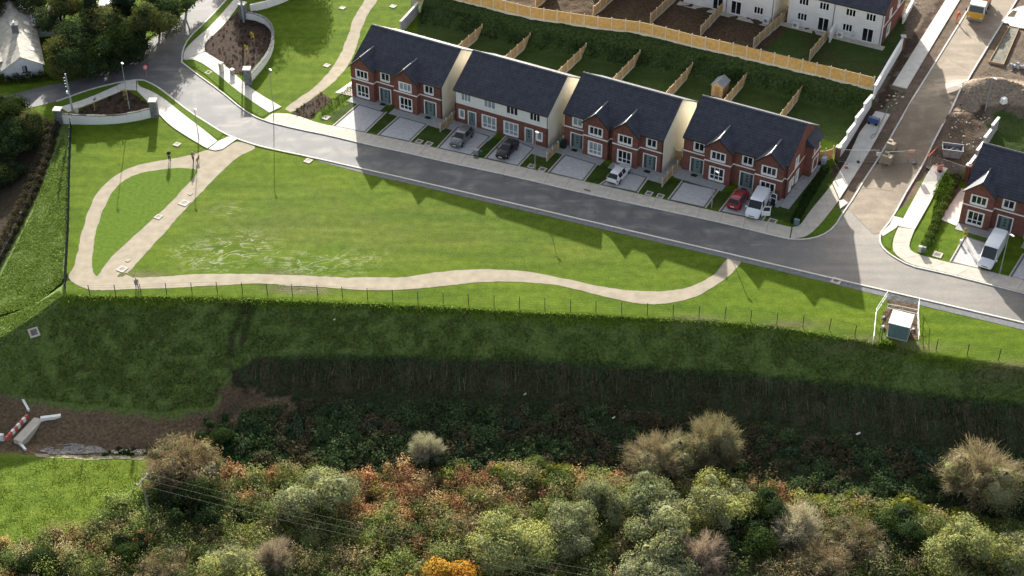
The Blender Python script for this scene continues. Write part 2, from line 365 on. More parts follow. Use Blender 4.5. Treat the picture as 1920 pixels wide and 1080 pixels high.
def inside(poly, X, Y):
    r = np.zeros(X.shape, bool); n = len(poly)
    for i in range(n):
        x0, y0 = poly[i][0], poly[i][1]; x1, y1 = poly[(i + 1) % n][0], poly[(i + 1) % n][1]
        if y0 == y1: continue
        c = ((y0 > Y) != (y1 > Y)) & (X < (x1 - x0) * (Y - y0) / (y1 - y0) + x0); r ^= c
    return r
def sheet(name, px, m, up=.03, drape=False, z=0, closed_smooth=0, step=1.2, world=None, ragged=0):
    poly = world or [(on(u, v) if drape else at(u, v, z)) for u, v in px]
    P2 = [Vector((p[0], p[1])) for p in poly]
    if closed_smooth:
        for _ in range(closed_smooth):
            Q = []
            for a, b in zip(P2, P2[1:] + P2[:1]): Q += [a * .8 + b * .2, a * .2 + b * .8]
            P2 = Q
    if ragged:
        Q = []; rr = random.Random(len(P2)); e = Vector((0, 0))
        for a, b in zip(P2, P2[1:] + P2[:1]):
            k = max(1, int((b - a).length / .45))
            for i in range(k): e = e * .6 + Vector((rr.uniform(-1, 1), rr.uniform(-1, 1))) * ragged; Q.append(a.lerp(b, i / k) + e)
        P2 = Q
    extra = []
    if drape:
        Q = []
        for a, b in zip(P2, P2[1:] + P2[:1]):
            k = max(1, int((b - a).length / step)); Q += [a.lerp(b, i / k) for i in range(k)]
        P2 = Q
        xs = [p.x for p in P2]; ys = [p.y for p in P2]
        X, Y = np.meshgrid(np.arange(min(xs), max(xs), step), np.arange(min(ys), max(ys), step)); mk = inside(P2, X, Y)
        extra = [Vector((a, b)) for a, b in zip(X[mk], Y[mk])]
    n = len(P2); vs, _, fs, *_r = delaunay_2d_cdt(P2 + extra, [], [list(range(n))], 1, 1e-4)
    zz = terrain(np.array([v.x for v in vs]), np.array([v.y for v in vs])) if drape else [z] * len(vs)
    b = MB(); fs = [f if sum((vs[f[i]].x * vs[f[(i + 1) % len(f)]].y - vs[f[(i + 1) % len(f)]].x * vs[f[i]].y) for i in range(len(f))) > 0 else f[::-1] for f in fs]
    b.add([(v.x, v.y, float(q) + up) for v, q in zip(vs, zz)], fs)
    return tag(b.build(name, m, fix=False), kind='structure')
def kerb(px, w=.16, h=.13, m=None, drape=False, name='kerb', smooth=1, world=None, z0=-.05):
    P = world or [(on(u, v) if drape else at(u, v)) for u, v in px]
    P = smoothline(P, smooth); b = MB(); n = len(P); vs = []
    for i, p in enumerate(P):
        d = (P[min(i + 1, n - 1)] - P[max(i - 1, 0)]); d.z = 0; d.normalize(); q = Vector((-d.y, d.x, 0)) * (w / 2)
        zz = tz(p.x, p.y) if drape else 0.0
        vs += [(p.x - q.x, p.y - q.y, zz + z0), (p.x + q.x, p.y + q.y, zz + z0), (p.x + q.x, p.y + q.y, zz + h), (p.x - q.x, p.y - q.y, zz + h)]
    fs = [(i * 4 + k, i * 4 + (k + 1) % 4, i * 4 + 4 + (k + 1) % 4, i * 4 + 4 + k) for i in range(n - 1) for k in range(4)] + [(0, 1, 2, 3), tuple((n - 1) * 4 + k for k in range(4))]
    b.add(vs, fs); return tag(b.build(name, m or kerbm), kind='structure')
def slab_strip(name, a, b, step=2.9, h=.1, m=None, drape=False, gap=.035, smooth=1):
    A = smoothline([(on(*p) if drape else at(*p)) for p in a], smooth); B = smoothline([(on(*p) if drape else at(*p)) for p in b], smooth)
    root = thing(name, None, None); tag(root, kind='structure')
    la = sum((q - p).length for p, q in zip(A, A[1:])); n = max(1, int(round(la / step)))
    SUB = 4
    A = resample(A, n * SUB + 1); B = resample(B, n * SUB + 1)
    for i in range(n):
        pa = A[i * SUB:(i + 1) * SUB + 1]; pb = B[i * SUB:(i + 1) * SUB + 1]
        L_ = max((pa[-1] - pa[0]).length, .3); e = gap / 2 / L_
        pa = [pa[0].lerp(pa[-1], e)] + pa[1:-1] + [pa[-1].lerp(pa[0], e)]; pb = [pb[0].lerp(pb[-1], e)] + pb[1:-1] + [pb[-1].lerp(pb[0], e)]
        poly = pa + pb[::-1]; j = random.uniform(-.006, .006)
        if drape: bb = MB().prism(poly, lambda p: tz(p[0], p[1]) - .05, lambda p: tz(p[0], p[1]) + h + j)
        else: bb = MB().prism(poly, -.05, h + j)
        bb.build('slab', m or conc, root)
    return root

# ------------------------------------------------------------------ the ground: one sheet to the horizon
def axis(lo, hi, st, far):
    a = np.arange(lo, hi + st, st); o = [hi + st]
    d = st * 2
    while o[-1] < far: o.append(o[-1] + d); d *= 1.6
    u = [lo - st]; d = st * 2
    while u[-1] > -far: u.append(u[-1] - d); d *= 1.6
    return np.array(u[::-1] + list(a) + o)
GX, GY = axis(-100, 100, .45, 2500), axis(82, 250, .45, 2500)
XX, YY = np.meshgrid(GX, GY); ZZ = terrain(XX, YY)
def vnoise(x, y, s, seed=0):
    r = np.random.default_rng(seed).random((256, 256)); a, b = x / s, y / s; i, j = np.floor(a).astype(int), np.floor(b).astype(int); fx, fy = sm(a - i), sm(b - j)
    g = lambda p, q: r[p % 256, q % 256]
    return (g(i, j) * (1 - fx) + g(i + 1, j) * fx) * (1 - fy) + (g(i, j + 1) * (1 - fx) + g(i + 1, j + 1) * fx) * fy
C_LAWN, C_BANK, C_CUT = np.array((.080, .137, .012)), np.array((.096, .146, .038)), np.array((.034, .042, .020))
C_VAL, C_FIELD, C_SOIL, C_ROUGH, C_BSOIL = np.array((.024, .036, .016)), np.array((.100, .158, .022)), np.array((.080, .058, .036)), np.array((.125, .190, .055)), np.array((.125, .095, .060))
_ROADPX = [[(1596, 378), (1629, 324), (1653, 287), (1700, 206), (1743, 135), (1777, 79), (1801, 41), (1850, -40), (1920, -22), (1892, 24), (1873, 53), (1822, 137), (1791, 195), (1755, 257), (1736, 298), (1706, 348), (1673, 410), (1651, 437), (1590, 392)],
           [(1561, 344), (1585, 304), (1611, 250), (1642, 209), (1669, 215), (1644, 259), (1620, 301), (1574, 374)], [(1673, 160), (1726, 75), (1772, 2), (1790, -28), (1815, -25), (1784, 26), (1740, 99), (1700, 167)], [(1749, 310), (1777, 316), (1767, 333), (1745, 378), (1715, 431), (1684, 425), (1694, 409)],
           [(1876, 42), (1885, 32), (1898, 19), (1909, 14), (1990, 20), (1980, 75), (1920, 55), (1894, 50)], [(1854, 118), (1881, 123), (1910, 55), (1892, 52)]]
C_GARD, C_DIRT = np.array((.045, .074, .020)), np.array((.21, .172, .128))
cov = np.empty(XX.shape + (3,)); cov[:] = C_LAWN; coarse = np.zeros(XX.shape); pale = np.zeros(XX.shape)
yk = [np.interp(XX, k[0], k[1]) for k in K]
wob = (vnoise(XX, YY, 1.3, 1) - .5) * 1.4 + (vnoise(XX, YY, 4, 2) - .5) * 1.2
def put(mask, c, co=None):
    m = np.clip(mask, 0, 1)[..., None]; cov[:] = cov * (1 - m) + c * m
    if co is not None: coarse[:] = coarse * (1 - m[..., 0]) + co * m[..., 0]
def putp(poly_px, c, co, z=None, wobble=.6, drape=True):
    P = [(on(u, v) if z is None else at(u, v, z)) for u, v in poly_px]
    wx = (vnoise(XX, YY, 1.1, 5) - .5) * 2 * wobble; wy = (vnoise(XX, YY, 1.1, 6) - .5) * 2 * wobble
    put(inside(P, XX + wx, YY + wy).astype(float), c, co)
gxx = np.interp(YY, _gy, _gx)
put((XX < gxx - .2) * (YY < GFEN[0].y + 1.0) * (YY > 100), C_ROUGH, .2)
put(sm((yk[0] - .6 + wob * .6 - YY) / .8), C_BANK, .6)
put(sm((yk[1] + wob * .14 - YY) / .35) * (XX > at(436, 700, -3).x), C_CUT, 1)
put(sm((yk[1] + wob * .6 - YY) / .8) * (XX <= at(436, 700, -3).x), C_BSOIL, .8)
streak = sm((vnoise(XX + (YY) * .05, YY * .12, .55, 9) - .66) / .15) * (YY < yk[1] - .3) * (YY > yk[2] + .4) * (XX > at(436, 700, -3).x)
put(streak * .35, np.array((.11, .09, .06)))
put(streak * 0 + sm((vnoise(XX + YY * .03, YY * .1, .8, 19) - .62) / .15) * (YY < yk[1]) * (YY > yk[2] + .2) * (XX > at(436, 700, -3).x) * .5, np.array((.045, .075, .030)))
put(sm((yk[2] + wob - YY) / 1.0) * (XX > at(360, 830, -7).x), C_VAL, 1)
put(sm((np.interp(XX, K[3][0], K[3][1]) + .8 + wob * .3 - YY) / .6) * (XX <= at(290, 860, -7).x), C_FIELD, .15)
putp([(-300, 1120), (0, 1030), (120, 1000), (250, 1000), (330, 1120), (330, 1300), (-300, 1300)], C_VAL, 1)
putp([(108, 236), (94, 290), (68, 360), (28, 440), (-25, 528), (-300, 640), (-300, 215), (0, 206), (70, 214)], np.array((.050, .043, .030)), .5)
putp([(300, 800), (420, 775), (480, 735), (540, 745), (560, 790), (480, 815), (380, 835)], C_BSOIL, 1)
putp([(395, 735), (455, 725), (500, 742), (470, 770), (420, 765)], C_BSOIL * .8, .8)
for ln in ([(458, 560), (455, 585), (437, 625), (430, 668)], [(474, 562), (466, 600), (452, 650)], [(428, 685), (445, 712), (462, 735)]):     # worn lines down the bank
    P = resample([on(u, v) for u, v in ln], step=.4)
    d = np.min([np.hypot(XX - p.x, YY - p.y) for p in P], 0); put(sm((.5 - d) / .25) * .8, np.array((.03, .024, .018)), 1)
P = resample([on(u, v) for u, v in [(120, 522), (90, 545), (45, 570), (0, 592), (-60, 622)]], step=.4)
d = np.min([np.hypot(XX - p.x, YY - p.y) for p in P], 0); put(sm((.75 - d) / .4) * .9, np.array((.026, .022, .016)), 1); ZZ -= sm((.9 - d) / .6) * .35
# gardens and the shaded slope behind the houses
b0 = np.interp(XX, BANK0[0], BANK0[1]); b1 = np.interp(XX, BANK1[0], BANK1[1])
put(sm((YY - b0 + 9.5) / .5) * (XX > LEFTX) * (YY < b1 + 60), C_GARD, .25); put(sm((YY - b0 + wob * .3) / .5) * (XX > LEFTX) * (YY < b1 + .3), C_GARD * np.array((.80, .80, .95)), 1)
putp([(700, -60), (860, 1), (993, 34), (1123, 53), (1208, 63), (1300, 87), (1400, 109), (1437, 96), (1480, 40), (1400, 0), (1400, -100), (700, -200)], C_SOIL, .8, z=TER)
putp([(1500, 0), (1540, 85), (1660, 130), (1600, 140), (1500, 110)], C_GARD * np.array((1.1, .9, 1.1)), .5, z=TER)
# building site
putp([(1563, 310), (1640, 190), (1637, 172), (1690, 92), (1700, 10), (1720, -120), (2200, -140), (2200, 265), (1915, 240), (1880, 224), (1800, 330), (1800, 395), (1778, 330), (1748, 312), (1690, 395), (1640, 420), (1600, 380), (1578, 394), (1560, 372), (1572, 345), (1590, 300)], C_DIRT * .62, .55)
putp([(1740, 215), (1790, 150), (1830, 145), (1960, 150), (1960, 200), (1850, 205), (1800, 215)], C_DIRT * 1.2, .7)
putp([(1750, 265), (1800, 205), (1860, 215), (1800, 310), (1770, 312), (1740, 300)], np.array((.125, .098, .070)), .6)
putp([(1870, 210), (2100, 250), (2100, 330), (1880, 260), (1850, 245)], C_GARD, .5)
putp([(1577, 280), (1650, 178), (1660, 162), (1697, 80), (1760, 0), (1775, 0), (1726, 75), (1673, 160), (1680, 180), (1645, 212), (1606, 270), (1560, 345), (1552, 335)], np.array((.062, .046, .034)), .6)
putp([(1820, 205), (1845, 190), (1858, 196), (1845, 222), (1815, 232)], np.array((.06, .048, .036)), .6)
# pale patches
for (u, v, r, a) in ((440, 468, 4.2, 1), (400, 490, 3.2, .8), (470, 455, 2.2, .9), (560, 492, 2.6, .7), (600, 496, 3, .75), (640, 490, 2.6, .65), (510, 480, 2.5, .6), (430, 395, 2, .5), (345, 470, 2.0, .6), (380, 505, 2.2, .45), (690, 485, 3, .35), (650, 505, 2, .6)):
    p = at(u, v); pale[:] = np.maximum(pale, a * np.exp(-((XX - p.x) ** 2 + (1.3 * (YY - p.y)) ** 2) / r ** 2))
for (u, v, r, a) in ((570, 390, 14, .4), (760, 430, 14, .34), (500, 430, 9, .45), (900, 440, 16, .25), (1150, 470, 14, .2)):
    p = at(u, v); put(a * np.exp(-((XX - p.x) / r) ** 2 - ((YY - p.y) / (r * .4)) ** 2) * (.6 + .8 * vnoise(XX, YY, 2.2, 11)), np.array((.098, .13, .03)))
for (u, v, r) in ((520, 512, 1.5), (260, 515, 2.0), (570, 545, 1.8), (540, 540, 1.6), (1480, 610, 2.0), (1300, 600, 2), (1610, 640, 2.5), (1900, 690, 3), (1700, 652, 2)):
    p = at(u, v); put(.7 * np.exp(-((XX - p.x) / (r * 1.8)) ** 2 - ((YY - p.y) / (r * .4)) ** 2), np.array((.13, .115, .07)), .6)
# relief of rough ground
put(inside([at(u, v) for u, v in [(608, 222), (640, 236), (770, 264), (1000, 317), (1250, 372), (1500, 422), (1560, 345), (1548, 300), (1530, 300), (1480, 390), (1240, 330), (1000, 280), (820, 225), (668, 186)]], XX, YY).astype(float), np.array((.042, .072, .015)), 0)  # front lawns: darker green painted in to deepen the house shade
rmask = np.zeros(XX.shape)
for pl in (_ROADPX): rmask = np.maximum(rmask, inside([on(u, v) for u, v in pl], XX, YY).astype(float))
for _k in range(2): rmask = np.maximum.reduce([rmask, np.roll(rmask, 1, 0), np.roll(rmask, -1, 0), np.roll(rmask, 1, 1), np.roll(rmask, -1, 1)])
coarse = coarse * (1 - rmask) + 0 * rmask
ZZ = ZZ - .04 * rmask
rough = coarse * ((vnoise(XX, YY, .9, 21) - .5) * .34 + (vnoise(XX, YY, 2.6, 22) - .5) * .10)
mw = sum(np.exp(-((XX - c.x) / (a * 1.2)) ** 2 - ((YY - c.y) / (b * 1.3)) ** 2) for c, a, b, h in MOUNDS[:3]); ZZ = ZZ + np.clip(mw, 0, 1) * (1 - rmask) * ((vnoise(XX * .28 + YY * .05, YY, .75, 61) - .5) * .75 + (vnoise(XX, YY, .7, 62) - .5) * .3)
ZZ = ZZ + rough * ((XX > -105) & (XX < 105) & (YY > 80) & (YY < 255))
ny, nx = XX.shape; idx = np.arange(ny * nx).reshape(ny, nx)
F = np.stack([idx[:-1, :-1], idx[:-1, 1:], idx[1:, 1:], idx[1:, :-1]], -1).reshape(-1, 4)
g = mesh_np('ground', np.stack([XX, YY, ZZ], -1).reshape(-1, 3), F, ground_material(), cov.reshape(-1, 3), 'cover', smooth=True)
for nm, arr in (('pale', pale), ('coarse', coarse)):
    a = g.data.attributes.new(nm, 'FLOAT', 'POINT'); a.data.foreach_set('value', arr.astype(np.float32).ravel())
tag(g, kind='structure')

# ------------------------------------------------------------------ roads
J = at(1650, 420); J2 = at(1700, 520)
asph = road_material('asphalt', (.098, .103, .109), (.30, .27, .225), [((J.x, J.y, 0), 16, 1.0), ((J2.x, J2.y, 0), 21, .75)], -YAW)
asph2 = road_material('old_asphalt', (.105, .11, .116), (.19, .19, .185), [], R_(-40))
dusty = road_material('dusty_site_road', (.215, .172, .122), (.38, .312, .222), [], R_(-61))
N_EDGE = [(342, 118), (363, 135), (416, 173), (455, 206), (490, 226), (560, 243), (616, 254), (681, 270), (752, 285), (820, 301), (978, 335), (1090, 362), (1240, 394), (1365, 421), (1440, 440), (1480, 449)]
CORN_W = [(1480, 449), (1511, 450), (1540, 443), (1564, 427), (1579, 402), (1596, 378)]
KW = [(1596, 378), (1629, 324), (1653, 287), (1700, 206), (1743, 135), (1777, 79), (1801, 41), (1850, -40)]
KE = [(1920, -22), (1892, 24), (1873, 53), (1822, 137), (1791, 195), (1755, 257), (1736, 298), (1706, 348), (1673, 410), (1651, 437)]
CORN_E = [(1651, 437), (1649, 455), (1658, 469), (1673, 481), (1706, 499), (1742, 507), (1795, 519), (1920, 551)]
S_EDGE = [(2060, 638), (1920, 606), (1663, 546), (1560, 522), (1360, 475), (1240, 447), (1000, 391), (760, 335), (693, 320), (579, 294), (515, 281), (481, 273), (445, 261), (419, 250), (392, 233), (354, 209), (310, 174), (290, 160), (272, 152)]
sheet('estate_road', N_EDGE + CORN_W + [(1596, 378), (1640, 436)] + CORN_E + [(2060, 585)] + S_EDGE + [(255, 150), (300, 120)], asph, .03)
sheet('side_road', KW + KE + [(1638, 440), (1590, 392)], dusty, .05, drape=True)
sheet('country_road', [(470, -40), (432, -8), (386, 42), (354, 71), (342, 96), (341, 118), (300, 125), (262, 150), (230, 153), (168, 168), (106, 191), (40, 206), (-60, 216), (-200, 240), (-200, 195), (-40, 190), (0, 183), (90, 160), (140, 152), (215, 128), (270, 84), (310, 56), (350, 20), (385, -12), (420, -40)], asph2, .026)
kerb(N_EDGE + CORN_W, .18, .12); kerb(KW, .2, .13, drape=True); kerb(KE[3:], .2, .13, drape=True); kerb(KE[:4], .2, .13, drape=True); kerb(CORN_E + [(2060, 585)], .18, .12)
kerb(S_EDGE, .22, .10, m=conc2)
kerb([(341, 118), (342, 96), (354, 71), (386, 42), (432, -8)], .2, .12); kerb([(272, 152), (262, 150), (230, 153), (168, 168), (106, 191)], .2, .12)
# the narrow tarred margin beyond the southern kerb
sheet('road_margin', [(585, 297), (693, 322), (760, 336.5), (1000, 392.5), (1240, 448.5), (1360, 476.5), (1560, 523.5), (1663, 547.5), (1920, 607.5), (2060, 640), (2060, 652), (1920, 619), (1663, 557.5), (1560, 532), (1360, 484), (1240, 456), (1000, 399.5), (760, 343), (693, 328), (600, 303)], mat('margin_tar', (.16, .165, .17), .9, .2, nscale=2, namp=.2), .022)
# ------------------------------------------------------------------ pavements, in concrete bays
slab_strip('pavement', [(442, -4), (397, 48), (368, 72), (345, 95), (344, 112)], [(452, 4), (423, 45), (401, 66), (382, 84), (385, 97)], 3.2, m=conc2, smooth=1)
slab_strip('pavement', [(346, 112), (368, 112), (404, 136), (440, 167), (476, 193), (505, 212)], [(385, 98), (400, 107), (414, 116), (440, 140), (464, 161), (488, 178), (528, 201)], 3.0, m=conc2, smooth=1)
slab_strip('pavement', [(493, 226), (560, 242), (616, 253), (681, 269), (752, 284), (820, 300), (978, 334), (1090, 361), (1240, 393), (1365, 420), (1440, 439), (1480, 448)],
           [(511, 213), (549, 214), (597, 232), (640, 240), (684, 250), (767, 267), (817, 278), (882, 293), (970, 312), (1095, 341), (1240, 374), (1349, 399), (1440, 417), (1484, 427)], 2.9, smooth=1)
slab_strip('pavement', [(1482, 448), (1500, 447), (1518, 441), (1540, 419), (1558, 396), (1573, 376)], [(1486, 427), (1492, 426), (1500, 424), (1519, 396), (1546, 364), (1560, 346)], 3.0, smooth=1)
slab_strip('pavement', [(1574, 374), (1620, 301), (1644, 259), (1669, 215)], [(1561, 344), (1585, 304), (1611, 250), (1642, 209)], 3.6, m=conc2, drape=True, smooth=0)
slab_strip('pavement', [(1575, 392), (1590, 381)], [(1573, 377), (1582, 375)], 3, m=conc2, smooth=0)
slab_strip('pavement', [(1700, 167), (1740, 99), (1784, 26), (1815, -25)], [(1673, 160), (1726, 75), (1772, 2), (1790, -28)], 4.0, m=conc2, drape=True, smooth=0)
slab_strip('pavement', [(1777, 316), (1767, 333), (1745, 378), (1715, 431)], [(1749, 310), (1735, 333), (1712, 376), (1694, 409), (1684, 425)], 3.6, m=conc2, drape=True, smooth=0)
slab_strip('pavement', [(1715, 431), (1703, 461), (1709, 474), (1742, 484), (1778, 493), (1822, 502), (1920, 526), (2020, 552)], [(1684, 427), (1673, 452), (1675, 477), (1707, 497), (1743, 505), (1795, 517), (1920, 549), (2020, 573)], 3.0, m=conc, smooth=1)
slab_strip('pavement', [(1651, 437), (1667, 424), (1676, 406)], [(1655, 444), (1682, 427), (1693, 410)], 3, m=conc2, smooth=0)
slab_strip('pavement', [(112, 202), (168, 184), (215, 163), (235, 153.5), (255, 151)], [(128, 211), (185, 189), (233, 169), (246, 169), (256, 170)], 3.0, m=conc2, smooth=1)
slab_strip('pavement', [(257, 151), (260, 163), (284, 171), (310, 187), (346, 217), (381, 243), (408, 265)], [(257, 171), (272, 186), (300, 217), (319, 236), (346, 254), (381, 275), (389, 279)], 3.0, m=conc2, smooth=1)
slab_strip('pavement', [(410, 265), (430, 256), (445, 261)], [(391, 280), (404, 283), (418, 280)], 3.0, m=conc2, smooth=0)
sheet('site_slab', [(1876, 42), (1885, 32), (1898, 19), (1909, 14), (1925, 11), (1990, 20), (1980, 75), (1920, 55), (1894, 50), (1890, 45), (1878, 44)], conc2, .12, drape=True)
sheet('slab_pit', [(1899, 21), (1907, 22), (1901, 33), (1888, 32)], soil, .14, drape=True)
# ------------------------------------------------------------------ gravel paths
gp = gravel
sheet('gravel_path', [(479, 274), (479, 279), (442, 297), (405.5, 331), (369, 370.5), (332, 410), (295.5, 450), (265, 483.6), (243, 508), (236, 516), (259, 521), (320, 517), (411, 513), (501, 514), (579, 517), (644, 521), (760, 520.6), (800, 513), (850, 507), (900, 505), (950, 506), (1000, 511), (1050, 520), (1100, 532), (1150, 541), (1200, 547), (1250, 546), (1290, 540), (1320, 527), (1345, 510), (1362, 484), (1392, 490), (1375, 510), (1345, 533), (1310, 555), (1270, 567), (1230, 571), (1190, 569), (1140, 558), (1090, 545), (1040, 534), (990, 529), (940, 527), (890, 530), (840, 536), (790, 541), (740, 543), (690, 544), (640, 541), (560, 536), (480, 532), (405, 536), (314, 540), (253, 542), (207, 545), (167, 544), (140, 533), (126, 517), (138, 502), (146, 474), (155, 428), (167, 392), (182, 361), (207, 335), (237, 317), (271, 306), (314, 300), (366, 289), (393, 280), (417, 280), (445, 264)], gp, .02, closed_smooth=2, ragged=.07)
sheet('lawn_island', [(375, 318.6), (344, 315), (314, 316.5), (271, 321.7), (243.6, 332), (219, 349), (201, 376.7), (188.6, 404), (178, 444), (172, 490), (174, 508), (181, 518), (187, 514), (195, 500), (222, 468), (271, 425.5), (314, 386), (354, 343)], lawnm, .035, closed_smooth=2, ragged=.06)
sheet('gravel_path', [(720, -25), (709, 0), (690, 25), (679, 50), (666.7, 96), (647.5, 130), (621, 159), (585, 185), (546, 213), (532, 203), (589.7, 164), (616, 137), (640, 101), (654.7, 60), (664, 31), (680, 7), (697, -25)], gp, .02, closed_smooth=1, ragged=.06)
# ------------------------------------------------------------------ planting beds and verges
bed1 = [(450, 17), (474, 20), (493, 31), (508, 48), (511, 70), (500, 96), (478, 122), (466, 141), (440, 138), (414, 114), (385, 96), (382, 84), (413, 55), (418, 50), (424, 44)]
bed2 = [(132, 213), (186, 190), (232, 170), (240, 170), (256, 180), (281, 199), (285, 203), (240, 212), (195, 214)]
bed3 = [(546, 213), (585, 186), (603, 175), (623, 186), (597, 208), (588, 221), (575, 222)]
for b_ in (bed1, bed2, bed3): sheet('planting_bed', b_, mulch, .05, ragged=.03)
for v_ in ([(346, 113), (368, 112), (404, 136), (440, 167), (476, 193), (504, 213), (492, 221), (455, 201), (416, 167), (380, 136), (350, 120)],
           [(436, 4), (397, 46), (367, 70), (346, 90), (345, 80), (357, 66), (387, 40), (428, 0)], 
           [(261, 156), (268, 152), (278, 154), (310, 174), (354, 210), (392, 234), (418, 251), (409, 263), (381, 242), (346, 216), (310, 186), (284, 170), (263, 162)],
           [(106, 193), (168, 170), (229, 155.5), (212, 162), (168, 182), (112, 200)],
           [(1573, 392), (1578, 401), (1563, 425), (1540, 439), (1513, 445), (1522, 440), (1541, 419), (1559, 397)],
           [(1667, 424), (1681, 428), (1672, 452), (1669, 469), (1659, 462), (1654, 447)], [(1690, 389), (1701, 394), (1693, 408), (1677, 405)]):
    sheet('grass_verge', v_, lawnm, .06)
sheet('gravel_patch', [(1668, 548), (1720, 560), (1722, 572), (1664, 563)], mat('dark_stone_chips', (.10, .105, .105), 1, .1, nscale=2.5, namp=.5, bump=.06, bscale=6), .04)
sheet('bare_soil', [(1664, 563), (1722, 572), (1724, 600), (1722, 640), (1668, 632), (1652, 610)], soil, .03, ragged=.12)
sheet('gravel_bar', [(70, 845), (100, 833), (150, 832), (190, 838), (212, 848), (160, 851), (90, 853)], mat('river_stones', (.21, .20, .19), .9, .2, nscale=3, namp=.6, bump=.12, bscale=5), .06, drape=True, ragged=.14, step=.6)
sheet('stream', [(205, 846), (240, 842), (300, 845), (330, 848), (300, 853), (215, 851)], mat('stream_water', (.03, .035, .035), .15, .5, nscale=1.5, namp=.4, bump=.02), .07, drape=True)
sheet('sand_bank', [(60, 848), (110, 853), (180, 854), (280, 856), (270, 862), (150, 862), (70, 856)], mat('pale_grit', (.30, .27, .19), 1, .1, nscale=2, namp=.4, bump=.05), .03, drape=True, ragged=.16, step=.6)
# ------------------------------------------------------------------ parking bays
PADS = [[(673, 196), (722.5, 211), (684, 249), (626, 237)], [(749, 219), (801, 233), (767.5, 266), (709, 254)], [(859, 237), (920, 256), (883, 292), (821, 278)],
        [(950, 256), (1002, 278), (971, 312), (910.6, 297)], [(1059, 290), (1118.5, 308), (1093.5, 340), (1028.6, 324)], [(1165, 319), (1214, 333), (1194, 361), (1126, 347)],
        [(1280, 341), (1346, 356), (1321, 390), (1254, 375)], [(1382, 357), (1449, 380), (1428, 414), (1350, 397)],
        [(1811, 443), (1862, 459), (1835, 505), (1783, 492)], [(1920, 478), (1990, 497), (1968, 538), (1894, 520)]]
HOUSES = []
for i, q in enumerate(PADS):
    P = [at(*p) for p in q]; c = sum(P, Vector()) / 4
    ax = ((P[1] - P[0]) + (P[2] - P[3])).normalized(); ay = ((P[0] - P[3]) + (P[1] - P[2])).normalized()
    b = MB(); inn = [p.lerp(c, 0) + (ax * sx + ay * sy) * .2 for p, sx, sy in zip(P, (1, -1, -1, 1), (-1, -1, 1, 1))]
    z = Vector((0, 0, .05))
    for k in range(4): b.quad(P[k] + z, P[(k + 1) % 4] + z, inn[(k + 1) % 4] + z, inn[k] + z, mi=1)
    b.quad(*[p + z for p in inn]); tag(b.build('driveway', [paver, paverd]), kind='structure')
    for a, e in ((P[0], P[3]), (P[1], P[2])):
        k = ax * (-.12 if a == P[0] else .12)
        kerb(None, .16, .11, conc, world=[a + k + ay * .1, e + k], name='edging_kerb', smooth=0)

# ------------------------------------------------------------------ houses
HW, HD, HE, HR, OV = 14.34, 10.56, 5.12, 8.40, .30
SL = (HR - HE) / (HD / 2 + OV)
def mapF(y0): return lambda a, d, b: (a, y0 + d, b)                     # front-facing wall: a along, d inwards, b up
def mapR(x0): return lambda a, d, b: (x0 - d, a, b)                     # right-facing wall
def mapL(x0): return lambda a, d, b: (x0 + d, a, b)
def wall_holes(mb, fn, a0, a1, b0, b1, holes, mi=0, deep=.14):
    A = sorted({a0, a1, *[h[0] for h in holes], *[h[1] for h in holes]}); B = sorted({b0, b1, *[h[2] for h in holes], *[h[3] for h in holes]})
    for i in range(len(A) - 1):
        for j in range(len(B) - 1):
            x, y = (A[i] + A[i + 1]) / 2, (B[j] + B[j + 1]) / 2
            if any(h[0] < x < h[1] and h[2] < y < h[3] for h in holes): continue
            mb.quad(fn(A[i], 0, B[j]), fn(A[i + 1], 0, B[j]), fn(A[i + 1], 0, B[j + 1]), fn(A[i], 0, B[j + 1]), mi=mi)
    for h in holes:
        for (p, q) in (((h[0], h[2]), (h[1], h[2])), ((h[1], h[2]), (h[1], h[3])), ((h[1], h[3]), (h[0], h[3])), ((h[0], h[3]), (h[0], h[2]))):
            mb.quad(fn(p[0], 0, p[1]), fn(q[0], 0, q[1]), fn(q[0], deep, q[1]), fn(p[0], deep, p[1]), mi=mi)
        mb.quad(fn(h[0], deep + .3, h[2]), fn(h[1], deep + .3, h[2]), fn(h[1], deep + .3, h[3]), fn(h[0], deep + .3, h[3]), mi=mi)
def window(root, fn, h, cols, transom=0, surround=True, gl=None, frame=None, sill=True):
    a0, a1, b0, b1 = h; mb = MB(); t = .075
    B = lambda x0, x1, y0, y1, d0, d1: mb.box(x0, x1, d0, d1, y0, y1, 0, fn)
    if surround:
        w = .13
        B(a0 - w, a0 + .02, b0 - w, b1 + w, -.035, .1); B(a1 - .02, a1 + w, b0 - w, b1 + w, -.034, .1); B(a0, a1, b1 - .02, b1 + w, -.036, .1)
        B(a0 - .001, a1 + .001, b0 - w - .03, b0 + .02, -.07, .1)
    elif sill: B(a0 - .08, a1 + .08, b0 - .09, b0 + .02, -.08, .1)
    B(a0, a0 + t, b0, b1, .04, .13); B(a1 - t, a1, b0, b1, .041, .13); B(a0, a1, b0, b0 + t, .042, .13); B(a0, a1, b1 - t, b1, .043, .13)
    rows = [(b0 + t, b1 - t)]
    if transom: rows = [(b0 + t, b0 + transom), (b0 + transom + .09, b1 - t)]; B(a0 + t, a1 - t, b0 + transom, b0 + transom + .09, .045, .13)
    cw = (a1 - a0 - 2 * t - (cols - 1) * .1) / cols
    for k in range(1, cols): x = a0 + t + k * cw + (k - 1) * .1; B(x, x + .1, b0 + t, b1 - t, .047, .13)
    f = mb.build('window', frame or upvc, root)
    for (y0, y1) in rows:
        for k in range(cols):
            x = a0 + t + k * (cw + .1); p = MB(); p.box(x - .01, x + cw + .01, .085, .105, y0 - .01, y1 + .01, 0, fn); p.build('pane', gl or glass, f)
    return f
